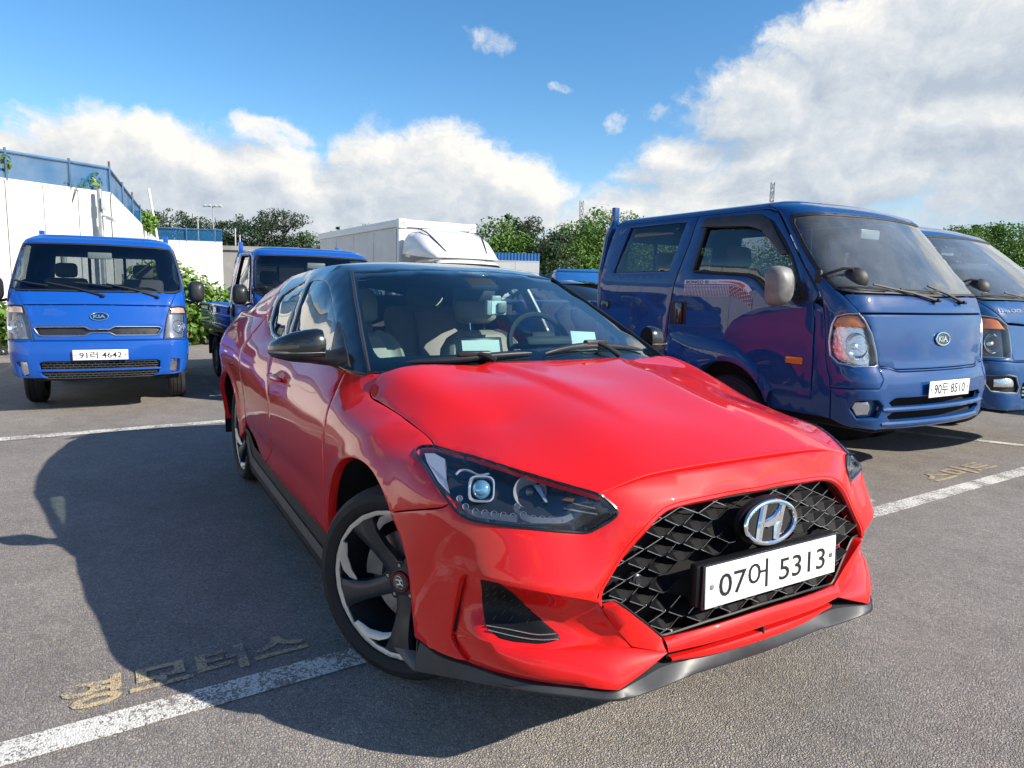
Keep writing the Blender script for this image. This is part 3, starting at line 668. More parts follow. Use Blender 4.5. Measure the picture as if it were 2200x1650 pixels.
o = mb.build('power_lines', M['pylon'], None, False); tag(o, 'thin power lines sagging between the two lattice pylons', 'cable')
fl = tag(empty('floodlight_mast', (-72, 8.05, 0), R(-20)), 'pale floodlight mast with a lamp rack in front of the far pines', 'light'); MB().tube([(0, 0, 0), (0, 0, 9.0)], [.08, .05], 8).build('mast', M['galv'], fl)
for yy_ in (-.7, -.25, .25, .7): MB().box((.1, yy_, 9.1), (.2, .22, .2), bev=.03).build('lamp', M['device'], fl)
MB().tube([(0, -.9, 9.0), (0, .9, 9.0)], .04, 5).build('rack', M['white'], fl)
for k, (x, y, h, lb) in enumerate(((-60.0, 8.15, 6.1, 'taller white post by the grey building'), (-60.0, 8.5, 5.6, 'shorter white post by the grey building'), (-66, 6.0, 7.2, 'grey post left of the grey building'))):
    t = tag(empty('utility_post', (x, y, 0)), lb, 'post'); MB().tube([(0, 0, 0), (0, 0, h)], .06, 7).build('mast', M['galv'], t)
# far hill
mb = MB(); n = 60; rows = []
for j in range(12):
    row = []
    for i in range(n):
        u = -1 + 2 * i / (n - 1); v = j / 11 * pi; hh = 338 * max(0, (1 - abs(u + .33) ** 2.2 * 1.3)) ** .7 if u < .1 else 330 * max(0, 1 - abs(u - .42) ** 2 * 2.4) ** .7
        hh = hh * sin(v) ** .8 if 0 < v < pi else 0; row.append((u * 150, cos(v) * 500, max(hh, -2)))
    rows.append(row)
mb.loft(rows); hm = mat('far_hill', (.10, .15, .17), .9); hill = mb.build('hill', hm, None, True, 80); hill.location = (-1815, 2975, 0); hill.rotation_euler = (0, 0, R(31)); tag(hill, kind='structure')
# ---------------------------------------------------------------- number plates
def make_plate(name, parent, w, h, txt, loc, rot, tw, th, dots=True, frame=True, bold=.012, ink='plate_ink'):
    """plate in its own frame: x to the right seen from the front, y up, z out"""
    Mx = Matrix.Translation(loc) @ rot.to_4x4()
    mb = MB(); mb.box((0, 0, 0), (w, h, .004), bev=.0018)
    o = mb.build(name, M['plate_white'], parent); o.matrix_local = Mx
    V, F = fit_text(txt, tw, th, bold); V[:, 2] = .0027
    l_ = mesh('lettering', V, F, M[ink], o)
    if dots:
        for sx in (-1, 1): MB().lathe([(0, .0045), (.006, .0042), (.0085, .002)], 'Z', 12, (sx * (w / 2 - .022), 0, 0)).build('bolt', M['silver_dull'], o)
    return o
ROT_F = Matrix(((0, 0, 1), (1, 0, 0), (0, 1, 0)))      # plate facing +x: its right is the car's left
# ================================================================ cab-over trucks
def dense(T): c = cr(np.array(T), 6); return lambda v: np.interp(v, c[:, 0], c[:, 1])
CAB_XF = dict(A=dense([(.30,-.05),(.40,-.02),(.5,0),(.68,0),(.76,-.015),(.82,-.04),(1.0,-.06),(1.17,-.085),(1.28,-.125),(1.355,-.175),(1.48,-.28),(1.84,-.56),(1.90,-.63),(1.94,-.74)]),
 B=dense([(.30,-.05),(.40,-.02),(.5,0),(.68,0),(.80,-.015),(.86,-.035),(1.0,-.06),(1.17,-.10),(1.28,-.15),(1.355,-.20),(1.48,-.29),(1.84,-.56),(1.90,-.63),(1.94,-.74)]))
CAB_XF['C'] = dense([(.30,-.05),(.40,-.02),(.5,0),(.68,0),(.80,-.015),(.86,-.035),(1.0,-.06),(1.17,-.10),(1.28,-.17),(1.355,-.24),(1.48,-.39),(1.84,-.82),(1.90,-.91),(1.94,-1.03)])
CAB_W = dense([(.30,.80),(.40,.83),(.5,.85),(.7,.87),(1.2,.87),(1.4,.855),(1.84,.765),(1.90,.74),(1.94,.70)])
CRAD, CBOW, SEND, ZTOP = .24, .12, .63 + .24 * pi / 2, 1.94
def cab_front(kind):
    xf = CAB_XF[kind]
    def f(s, z):
        s = np.ravel(np.asarray(s, float)); z = np.ravel(np.asarray(z, float)); w = CAB_W(z); a = w - CRAD; sa = np.abs(s)
        t = np.clip((sa - .63) / CRAD, 0, pi / 2); y = np.where(sa <= .63, sa / .63 * a, a + CRAD * np.sin(t)); yn = np.minimum(y, a) / w
        x = xf(z) - CBOW * yn ** 2 - CRAD * (1 - np.cos(t))
        return np.stack([x, np.sign(s) * y, z], 1)
    return f
def cab_side(sg):
    def f(x, z):
        z = np.ravel(np.asarray(z, float)); return np.stack([np.ravel(x), sg * CAB_W(z), z], 1)
    return f
def mirr(P): return [(-a, b) for a, b in P[::-1]]
def both(P):
    """closed outline, symmetric in the first coordinate, from its half"""
    return list(P) + [(-a, b) for a, b in P[::-1] if abs(a) > 1e-6]
def pts3(fm, P, off=0.0):
    P = np.array(P, float); q = fm(P[:, 0], P[:, 1]); c = fm(np.array([0.]), P[:1, 1])[0]
    n = np.array([1.0, 0, .25]); return q + off * n
def add_wheel(parent, x, y, r=.33, w=.19, dual=False):
    sg = 1 if y > 0 else -1
    wl = empty('wheel', (x, y, r)); wl.parent = parent
    MB().lathe([(r * .62, -w * .42), (r * .66, -w * .5), (r * .9, -w * .52), (r * .97, -w * .42), (r, -w * .3), (r * .975, -w * .22), (r, -w * .2), (r, -.01), (r * .975, 0), (r, .01), (r, w * .2), (r * .975, w * .22), (r, w * .3), (r * .97, w * .42), (r * .9, w * .52), (r * .66, w * .5), (r * .62, w * .42)], 'Y', 40).build('tyre', M['rubber'], wl, sharp=25)
    MB().lathe([(r * .63, -w * .45), (r * .6, -w * .40), (r * .52, -w * .1 * 1), (r * .3, -w * .2), (r * .28, -w * .42), (.001, -w * .45)] if sg < 0 else [(r * .63, w * .45), (r * .6, w * .40), (r * .52, w * .1), (r * .3, w * .2), (r * .28, w * .42), (.001, w * .45)], 'Y', 32).build('rim', M['silver_dull'], wl)
def wing_mirror(parent, c, sx, m, name='wing_mirror', w=.10, h=.135, arm=None):
    """deep rounded housing with the glass on its back"""
    mb = MB(); rows = []
    for k, (x, q) in enumerate(((.075, .25), (.062, .62), (.03, .90), (-.02, 1.0), (-.05, .97))):
        rows.append([(c[0] + x, c[1] + w * q * np.sign(cos(t)) * abs(cos(t)) ** .55, c[2] + h * q * np.sign(sin(t)) * abs(sin(t)) ** .55) for t in np.linspace(0, 2 * pi, 28, endpoint=False)])
    mb.loft(rows, closed=True, caps=True); o = mb.build(name, m, parent, sharp=50)
    if arm is not None: MB().tube(arm, .016, 8).build('mirror_arm', M['black_plastic'], o)
    return o
def wiper(parent, blade, arm, name='wiper'):
    mb = MB(); mb.tube(arm, [.012, .009] + [.007] * (len(arm) - 2), 6); mb.tube(blade, .007, 5)
    mb.box(arm[0], (.05, .035, .025), bev=.006); return mb.build(name, M['black_plastic'], parent)
def seat(parent, x, y, z, w, m, name='seat'):
    mb = MB(); mb.box((x, y, z + .22), (.13, w, .50), bev=.05, rot=Matrix.Rotation(R(-14), 3, 'Y')); mb.box((x + .27, y, z - .06), (.50, w, .14), bev=.05)
    o = mb.build(name, m, parent); MB().box((x - .09, y, z + .56), (.10, w * .52, .18), bev=.045, rot=Matrix.Rotation(R(-10), 3, 'Y')).build('headrest', m, o); return o
def badge_oval(parent, fm, c, a, b, txt, off=.004):
    mb = MB(); n = 32; p0 = fm(np.array([c[0]]), np.array([c[1]]))[0]
    e = .02; du = fm(np.array([c[0] + e]), np.array([c[1]]))[0] - p0; dv = fm(np.array([c[0]]), np.array([c[1] + e]))[0] - p0; du /= np.linalg.norm(du); dv /= np.linalg.norm(dv); nn = np.cross(du, dv)
    if nn[0] < 0: nn = -nn
    P = [p0 + nn * (off + .004) + du * a * cos(t) + dv * b * sin(t) for t in np.linspace(0, 2 * pi, n, endpoint=False)]
    mb.tube(P, .006, 6, 0, close=True); mb.add([q - nn * .001 for q in P], [tuple(range(n))], 1)
    o = mb.build('badge', [M['chrome'], M['black_gloss']], parent)
    V, F = fit_text(txt, a * 1.35, b * .85, .03)
    mesh('lettering', [p0 + nn * (off + .0065) + du * v[0] + dv * v[1] for v in V], F, M['chrome'], o); return o
def truck(name, label, loc, yaw, sc, spec, paint_m, group='blue cab-over trucks parked in rows'):
    t = tag(empty(name, loc, yaw), label, 'truck', group); t.scale = (sc, sc, sc)
    kind = spec['kind']; fm = cab_front(kind); xc = lambda z: CAB_XF[kind](z) - CBOW * ((CAB_W(z) - CRAD) / CAB_W(z)) ** 2 - CRAD
    PB = dict(step=(.05, .04), flip=False)
    rear = spec['rear']
    # front: bumper, nose panel, surround
    bt = spec['bumper_top']
    bump = both([(0, .40), (.45, .40), (.75, .405), (.90, .42), (SEND, .46)] + [(SEND, bt[-1][1])] + bt[::-1])
    panel('bumper', paint_m, t, fm, bump, [h for h in spec['bumper_holes']], thick=.03, gap=.003, rnd=.006, **PB)
    nose = spec['nose']; panel('nose_panel', paint_m, t, fm, both(nose), [h for h in spec.get('nose_holes', [])], thick=.015, gap=.003, rnd=.004, **PB)
    ws = spec['ws']; lamp = spec['lamp']
    cow = spec['cowl']; panel('cowl_panel', paint_m, t, fm, both(cow), thick=.015, gap=.0025, rnd=.003, **PB)
    # corner + pillar + header as one skin
    hole_c = [h for h in [both(spec['opening'])]]
    sur = both([(0, ZTOP), (.4, ZTOP), (.75, ZTOP), (SEND, ZTOP)] + [(SEND, z) for z in np.linspace(1.9, bt[-1][1], 14)] + bt[::-1])
    panel('cab_shell', paint_m, t, fm, sur, hole_c + [lamp, mirr(lamp)], thick=.03, gap=.0015, rnd=.004, **PB)
    panel('windscreen', spec.get('glass', M['glass_truck']), t, fm, both(ws), step=(.10, .08), thick=.005, gap=.004, off=-.006)
    panel('windscreen_seal', M['black_plastic'], t, fm, both(spec['ws_out']), [both(spec['ws_in'])], step=(.06, .06), thick=.006, gap=0, off=-.001, seg=.03)
    for s in (1, -1):
        lm = empty('headlight'); lm.parent = t; L = lamp if lamp[0][0] * s > 0 else mirr(lamp)
        panel('lens', M['lamp_glass'], lm, fm, L, step=(.05, .04), thick=.006, gap=.004, off=.004, rnd=.006)
        panel('reflector_back', spec['lamp_back'], lm, fm, L, step=(.04, .04), thick=.004, gap=.002, off=-.035)
        P = fm(np.array([a for a, b in L]), np.array([b for a, b in L])); MB().tube(resample(P, .03), .006, 6, close=True).build('bezel', spec.get('bezel', M['satin_metal']), lm)
        ac = spec['amber']; A = ac if ac[0][0] * s > 0 else mirr(ac)
        panel('indicator', spec.get('amber_mat', M['amber']), lm, fm, A, step=(.04, .03), thick=.012, gap=.003, off=-.006)
        bc, br = spec['bowl']; bc = (abs(bc[0]) * s, bc[1]); c = fm(np.array([bc[0]]), np.array([bc[1]]))[0]
        cn = fm(np.array([bc[0] + .02]), np.array([bc[1]]))[0] - c; cz_ = fm(np.array([bc[0]]), np.array([bc[1] + .02]))[0] - c
        nn = np.cross(cn, cz_); nn /= np.linalg.norm(nn)
        if nn[0] < 0: nn = -nn
        nn = nn * .5 + np.array([.5, 0, .1]); nn /= np.linalg.norm(nn)
        Q = Vector(nn).to_track_quat('Z', 'Y').to_matrix(); mb = MB(); V, F = [], []; n = 28
        prof = [(br, -.022), (br * .93, -.018), (br * .88, -.024), (br * .6, -.045), (br * .3, -.056), (br * .22, -.03), (br * .16, -.022), (.0005, -.02)]
        for r_, h in prof:
            for i in range(n): V.append(Vector(c) + Q @ Vector((r_ * cos(2 * pi * i / n), r_ * sin(2 * pi * i / n), h)))
        for k in range(len(prof) - 1):
            for i in range(n): F.append((k * n + i, k * n + (i + 1) % n, (k + 1) * n + (i + 1) % n, (k + 1) * n + i))
        mb.add(V, F); mb.build('bowl', M['lamp_facet'], lm, True, 20)
        # sides
        sd = cab_side(s); fl = s < 0
        Z = np.linspace(bt[-1][1], ZTOP, 16)
        zt = 1.94
        arch = [(-1.18 + .40 * cos(R(a)), .36 + .40 * sin(R(a))) for a in np.linspace(160, 22, 16)]
        kw = dict(step=(.10, .06), flip=(s > 0), thick=.02, gap=.003, rnd=.004)
        fcorner = [(float(xc(z)), z) for z in np.linspace(.46, 1.20, 12)] + [(-.47, 1.225), (-.45, 1.10), (-.44, .80), (-.44, .632), (-.815, .612), (-.80, .46)]
        panel('front_quarter', paint_m, t, sd, fcorner, **kw)
        DW = [(-1.60, 1.454), (-1.55, 1.872), (-1.05, 1.855), (-.94, 1.805), (-.80, 1.671), (-.68, 1.514), (-.605, 1.37), (-.56, 1.265), (-.847, 1.287), (-.948, 1.38), (-1.036, 1.418)]
        xa_ = lambda z: CAB_XF['A'](z) - CBOW * ((CAB_W(z) - CRAD) / CAB_W(z)) ** 2 - CRAD
        DW = [(a + min(0.0, float(xc(b) - xa_(b))) * (1 if a > -1.3 else 0), b) for a, b in DW]
        door = [(-.445, .62), (-.445, .80), (-.455, 1.10), (-.475, 1.225)] + [(float(xc(z)) - .012, z) for z in np.linspace(1.28, 1.86, 8)] + [(-1.0, 1.90), (-1.67, 1.905), (-1.70, 1.70), (-1.78, 1.40), (-1.83, 1.08), (-1.85, .56)] + arch[:-1]
        panel('door', paint_m, t, sd, door, [DW], **kw)
        panel('door_window', M['glass_truck'], t, sd, DW, step=(.12, .12), flip=(s > 0), thick=.004, gap=.003, off=-.014)
        fr_ = sd(np.array([a for a, b in DW]), np.array([b for a, b in DW])); MB().tube(resample(fr_, .05), .014, 6, close=True).build('window_rubber', M['black_plastic'], t)
        if spec.get('visor'):
            V1 = [(-1.60, 1.80), (-1.56, 1.872), (-1.05, 1.862), (-.93, 1.81), (-.72, 1.56), (-.765, 1.55), (-.98, 1.735), (-1.10, 1.775)]
            panel('rain_visor', M['black_satin'], t, sd, V1, step=(.08, .06), flip=(s > 0), thick=.03, gap=0, off=.03)
        rail = [(float(xc(z)) - .003, z) for z in (1.87, 1.90, 1.925, ZTOP)] + [(rear + .10, ZTOP), (rear + .06, 1.90), (-1.67, 1.908), (-1.0, 1.905)]
        panel('roof_rail', paint_m, t, sd, rail, **kw)
        if spec['double']:
            RW = [(-2.60, 1.459), (-2.49, 1.862), (-1.79, 1.864), (-1.885, 1.463)]
            rd = [(-1.705, 1.70), (-1.675, 1.905), (rear + .09, 1.90), (rear + .03, 1.66), (rear, 1.40), (rear, 1.30), (rear + .04, 1.18), (rear + .04, .56), (-1.855, .56), (-1.835, 1.08), (-1.785, 1.40)]
            panel('rear_door', paint_m, t, sd, rd, [RW], **kw)
            panel('rear_door_window', M['glass_truck'], t, sd, RW, step=(.12, .12), flip=(s > 0), thick=.004, gap=.003, off=-.014)
        else:
            rp = [(-1.705, 1.70), (-1.675, 1.905), (rear + .07, 1.90), (rear + .02, 1.6), (rear, 1.3), (rear, .56), (-1.855, .56), (-1.835, 1.08), (-1.785, 1.40)]
            panel('cab_rear_quarter', paint_m, t, sd, rp, **kw)
        hx = -1.72; hz = 1.115
        mb = MB(); mb.box((hx, s * (CAB_W(hz) - .004), hz), (.19, .012, .19), bev=.02); hd = mb.build('door_handle', M['black_plastic'], t)
        MB().box((hx + .02, s * (CAB_W(hz) + .012), hz), (.075, .030, .175), bev=.02).build('grip', M['black_gloss'], hd)
        if spec['double']:
            MB().box((-2.665, s * (CAB_W(1.15) + .006), 1.16), (.10, .03, .075), bev=.015).build('door_handle', M['black_gloss'], t)
        MB().box((-.585, s * (CAB_W(.83) + .004), .828), (.135, .018, .05), bev=.012).build('side_indicator', M['amber'], t)
        # swelling above the wheel
        ar = np.array([(-1.86, .84), (-1.80, .945), (-1.55, .955), (-1.15, .905), (-.92, .775), (-.76, .60)]); ar = cr(ar, 6); low = np.array([(-1.18 + .41 * cos(R(a)), .36 + .41 * sin(R(a))) for a in np.linspace(165, 20, len(ar))])
        o1 = np.stack([ar[:, 0], s * (CAB_W(ar[:, 1]) + .001), ar[:, 1]], 1); md = ar * .8 + low * .2; o2 = np.stack([md[:, 0], s * (CAB_W(md[:, 1]) + .028), md[:, 1]], 1); o3 = np.stack([low[:, 0], s * (CAB_W(low[:, 1]) + .032), low[:, 1]], 1); o4 = o3.copy(); o4[:, 1] -= s * .10
        grid_from([o1, o2, o3, o4], 'wheel_flare', paint_m, t, sharp=60)
        add_wheel(t, -1.18, s * .745)
        for k in range(2 if spec.get('dual', True) else 1): add_wheel(t, spec['rear_axle'], s * (.76 - .21 * k))
        lin = [(-1.18 + .43 * cos(R(a)), .36 + .43 * sin(R(a))) for a in np.linspace(180, 0, 14)]
        mb = MB(); mb.loft([[(x, s * .86, z) for x, z in lin], [(x, s * .40, z) for x, z in lin]]); mb.add([(x, s * .40, z) for x, z in lin], [tuple(range(14))]); mb.build('wheel_arch_liner', M['dark'], t)
    # roof and back wall
    zz = np.array([ZTOP]); e = fm(np.linspace(-SEND, SEND, 41), np.full(41, ZTOP)); ro = [(x, y) for x, y, z in e] + [(rear + .10, .70), (rear + .10, -.70)]
    RO = np.array(ro)
    def rfm(x, y): d = seg_dist(RO, np.stack([np.ravel(x), np.ravel(y)], 1)); return np.stack([np.ravel(x), np.ravel(y), ZTOP + .045 * (1 - np.exp(-d / .10))], 1)
    panel('roof', paint_m, t, rfm, ro, step=(.09, .07), flip=False, thick=.02, gap=0, rnd=.001, seg=.05)
    zs = np.linspace(.56, ZTOP, 10); bo = [(float(CAB_W(z)) - .004, z) for z in zs] + [(-float(CAB_W(z)) + .004, z) for z in zs[::-1]]
    RWN = [(-.60, 1.42), (.60, 1.42), (.56, 1.76), (-.56, 1.76)]
    bx = lambda z: np.interp(z, [.56, 1.3, 1.66, 1.9, 1.94], [rear + .02, rear, rear + .03, rear + .08, rear + .11])
    bfm = lambda y, z: np.stack([bx(np.ravel(z)), np.ravel(y), np.ravel(z)], 1)
    panel('cab_back', paint_m, t, bfm, bo, [RWN], step=(.12, .10), flip=True, thick=.03, gap=0)
    panel('rear_window', M['glass_truck'], t, bfm, RWN, step=(.3, .3), flip=True, thick=.004, gap=0)
    for y in (-.2, .2): MB().box((rear + .03, y, 1.59), (.02, .035, .34)).build('rear_window_bar', M['black_plastic'], t)
    # inside
    MB().box((-1.0, 0, .82), (1.5, 1.56, .10)).box((rear * .5 - .55, 0, .60), (abs(rear) - .75, 1.5, .3)).build('cab_floor', M['dark'], t)
    MB().box((-.48, 0, 1.16), (.42, 1.52, .22), bev=.06).build('dashboard', M['dash'], t)
    for y in (-.42, .42): seat(t, -1.42, y, 1.02, .46, M['seat_grey'])
    if spec['double']: seat(t, rear + .30, 0, 1.02, 1.3, M['seat_grey'], 'bench')
    st = MB(); Q = Matrix.Rotation(R(-58), 3, 'Y'); st.tube([Vector((-.86, .42, 1.27)) + Q @ Vector((.0, .20 * cos(a), .20 * sin(a))) for a in np.linspace(0, 2 * pi, 28, endpoint=False)], .016, 7, close=True)
    st.tube([Vector((-.86, .42, 1.27)), Vector((-.62, .42, 1.08))], .03, 8); st.box((-.86, .42, 1.27), (.06, .36, .06), bev=.02); st.build('steering_wheel', M['dash'], t)
    MB().box((-.66 if kind != 'C' else -1.0, .0, 1.74), (.03, .24, .075), bev=.015).build('rear_view_mirror', M['device'], t)
    for w in spec['wipers']:
        wiper(t, pts3(fm, w[0], .022), pts3(fm, w[1], .018))
    # chassis and bed
    rl = spec['bed_len']; xb = rear - .10; zb = .80
    MB().box((rear - rl * .5 + .3, 0, .56), (rl + 1.6, .60, .14)).box((-.55, 0, .45), (.9, 1.3, .16), bev=.04).build('chassis', M['dark'], t)
    if rl > 0:
        MB().box((xb - rl / 2, 0, zb - .03), (rl, 1.66, .07)).build('bed_floor', M['black_plastic'], t)
        for s in (1, -1):
            mb = MB(); mb.box((xb - rl / 2, s * .84, zb + .19), (rl, .03, .36), bev=.008); dr = mb.build('drop_side', paint_m, t)
            mb = MB(); mb.box((xb - rl / 2, s * .862, zb + .345), (rl, .02, .05), bev=.008); mb.box((xb - rl / 2, s * .862, zb + .05), (rl, .02, .05), bev=.008); mb.box((xb - rl / 2, s * .86, zb + .20), (rl, .012, .05), bev=.004)
            mb.build('side_rib', paint_m, dr)
            for k in range(4): MB().box((xb - .06 - k * (rl - .12) / 3, s * .872, zb + .30), (.05, .02, .10), bev=.006).build('latch', M['black_plastic'], dr)
            MB().box((spec['rear_axle'], s * .76, zb - .12), (.9, .22, .02), bev=.005).box((spec['rear_axle'] - .46, s * .76, zb - .30), (.012, .24, .34)).build('mudguard', M['black_plastic'], t)
        MB().box((xb - rl, 0, zb + .19), (.03, 1.66, .36), bev=.008).build('tailgate', paint_m, t)
        # rack behind the cab
        mb = MB(); x0 = rear - .07
        for y in (-.70, .70):
            mb.tube([(x0, y * 1.12, zb + .1), (x0 - .02, y * 1.10, 1.45), (x0 + .03, y * 1.06, 1.80), (x0 + .07, y * 1.0, 1.93)], .035, 8)
            mb.box((x0 + .07, y, 2.00), (.045, .06, .15), bev=.006)
        for z in (1.30, 1.92): mb.tube([(x0 + (.06 if z > 1.8 else -.02), -.72, z), (x0 + (.06 if z > 1.8 else -.02), .72, z)], .022, 8)
        mb.build('headboard_rack', paint_m, t)
    return t, fm
M['glass_truck'] = glass('truck_glass', (.74, .80, .82), .70, 1.2)
M['glass_dust_sheen'] = glass('truck_glass_dust_sheen', (.80, .88, .90), .80, 1.4, film=.13)
M['seat_grey'] = mat('truck_seat', (.11, .115, .12), .7, bump=(200, .15, .002))
M['lamp_facet'] = mat('lamp_facets', (.78, .80, .82), .10, 1.0, bump=(45, .5, .01))
def mk(*P): return list(P)
OPEN_A = [(0, 1.285), (.45, 1.298), (.80, 1.300), (.90, 1.32), (.94, 1.42), (.965, 1.62), (.972, 1.79), (.945, 1.84), (.80, 1.856), (.35, 1.86), (0, 1.862)]
def shrink(P, f, c=(0, 1.57)): return [(a * f if abs(a) > 1e-6 else 0, c[1] + (b - c[1]) * (1 - (1 - f) * 1.6)) for a, b in P]
SP3 = dict(kind='A', glass=M['glass_dust_sheen'], rear=-2.78, double=True, rear_axle=-3.45, bed_len=2.2, visor=True,
 bumper_top=mk((0, .787), (.50, .787), (.56, .81), (.666, .816), (.648, .74), (.69, .682), (.82, .680), (SEND, .672)),
 bumper_holes=[], lamp_back=M['lamp_facet'],
 nose=mk((0, .80), (.50, .80), (.655, .826), (.69, .97), (.721, 1.08), (.780, 1.160), (.6, 1.163), (0, 1.163)),
 cowl=mk((0, 1.170), (.6, 1.170), (.785, 1.168), (.86, 1.275), (.84, 1.288), (.45, 1.288), (0, 1.278)),
 opening=mk((0, .80), (.50, .80), (.655, .826), (.69, .97), (.721, 1.08), (.785, 1.168), (.86, 1.275), (.90, 1.32), (.94, 1.42), (.965, 1.62), (.972, 1.79), (.945, 1.84), (.80, 1.856), (.35, 1.86), (0, 1.862)),
 ws=OPEN_A, ws_out=OPEN_A, ws_in=shrink(OPEN_A, .965),
 lamp=mk((.96, 1.08), (.928, 1.142), (.872, 1.160), (.792, 1.163), (.757, 1.117), (.712, 1.029), (.680, .909), (.673, .832), (.70, .822), (.83, .822), (.923, .84), (.973, .885), (.982, .97)),
 amber=mk((.955, 1.072), (.923, 1.133), (.872, 1.150), (.797, 1.152), (.745, 1.075)), bowl=((.80, .955), .088),
 wipers=[([(-.891, 1.334), (-.70, 1.325), (-.519, 1.318)], [(-.05, 1.254), (-.30, 1.30), (-.63, 1.350)]), ([(-.407, 1.325), (-.20, 1.318), (.019, 1.318)], [(.315, 1.244), (.12, 1.30), (-.075, 1.352)])])
# holes of the bumper of truck three: two slots between bars, and the lamps' wells
def slot(a0, a1, z0, z1): return [(a0 + .03, z0), (a1 - .03, z0), (a1, (z0 + z1) / 2), (a1 - .05, z1), (a0 + .06, z1), (a0, (z0 + z1) / 2)]
FOG3 = [(.882, .543), (.84, .599), (.70, .604), (.655, .567), (.697, .488), (.834, .475)]
SP3['bumper_holes'] = [slot(-.60, .60, .560, .612), slot(-.61, .61, .462, .522), FOG3, mirr(FOG3)]
truck3, fm3 = truck('double_cab_truck', 'dusty dark blue double cab truck with orange indicators, right behind the red car', (-.52, 3.47, 0), R(1), 1.0, SP3, M['blue_dusty'])
def finish(t, fm, plate_txt, badge, badge_at, plate_at, fog, tw=.40):
    p = fm(np.array([plate_at[0]]), np.array([plate_at[1]]))[0]
    make_plate('number_plate', t, .52, .11, plate_txt, Vector((p[0] + .018, p[1], p[2])), ROT_F, tw, .078, bold=.012)
    if badge: badge_oval(t, fm, badge_at, .085, .043, badge)
    MB().box((-.14, 0, .52), (.02, 1.3, .24)).build('grille_backing', M['dark'], t)
finish(truck3, fm3, '90두 8510', 'KIA', (-.012, .996), (0, .664), None)
for s in (1, -1):
    F_ = [(.869, .545), (.85, .585), (.757, .594), (.741, .563), (.752, .502), (.837, .491)]; F_ = F_ if s > 0 else mirr(F_)
    fo = panel('fog_lamp', M['lamp_glass'], truck3, fm3, F_, step=(.03, .03), thick=.006, gap=0, off=-.006, rnd=.01)
    panel('fog_reflector', M['lamp_facet'], fo, fm3, F_, step=(.03, .03), thick=.003, gap=.003, off=-.03)
    W_3 = [(.90, .54), (.85, .615), (.69, .62), (.64, .567), (.69, .475), (.834, .462)]; panel('fog_well', M['blue_dusty'], truck3, fm3, W_3 if s > 0 else mirr(W_3), step=(.03, .03), thick=.004, gap=0, off=-.05)
for z in (.540, .442):      # two rounded bars across the air intake
    S_ = np.linspace(-.66, .66, 25); P = fm3(S_, np.full(25, z)); P[:, 0] += -.004
    MB().tube(P, [.012] + [.020] * 23 + [.012], 8).build('intake_bar', M['blue_dusty'], truck3)
for s in (-1, 1):
    wing_mirror(truck3, (-.62, s * 1.03, 1.335), s, M['silver_dull'], arm=[(-.58, s * .86, 1.265), (-.62, s * .97, 1.25), (-.62, s * 1.0, 1.27)])
    MB().add([(-.505, s * .872, 1.24), (-.56, s * .874, 1.37), (-.66, s * .872, 1.27), (-.62, s * .874, 1.215)], [(0, 1, 2, 3)]).build('mirror_base', M['black_plastic'], truck3, False)
def round_mirror(t, fm, s_, z, d=1):
    b = fm(np.array([s_]), np.array([z]))[0]; e = b + np.array([.13, .07 * -np.sign(s_) , .055]); e2 = e + np.array([.03, .05 * -np.sign(s_), .0])
    mb = MB(); mb.tube([b, b + np.array([.05, 0, .015]), e, e2, e2 + np.array([.0, .02 * -np.sign(s_), -.035])], .0095, 8); mb.box(b, (.05, .03, .09), bev=.012)
    o = mb.build('convex_mirror', M['black_plastic'], t)
    c = e2 + np.array([.0, .035 * -np.sign(s_), -.075]); mb = MB()
    mb.lathe([(.0, .040), (.035, .036), (.072, .018), (.085, -.002), (.080, -.010), (.0, -.012)], 'X', 24); Qm = Matrix.Rotation(R(52 * np.sign(s_)), 3, 'Z'); mb.V = [tuple(Vector(c) + Qm @ Vector(v)) for v in mb.V]; mb.build('mirror_bowl', M['black_plastic'], o)
round_mirror(truck3, fm3, -.955, 1.40)
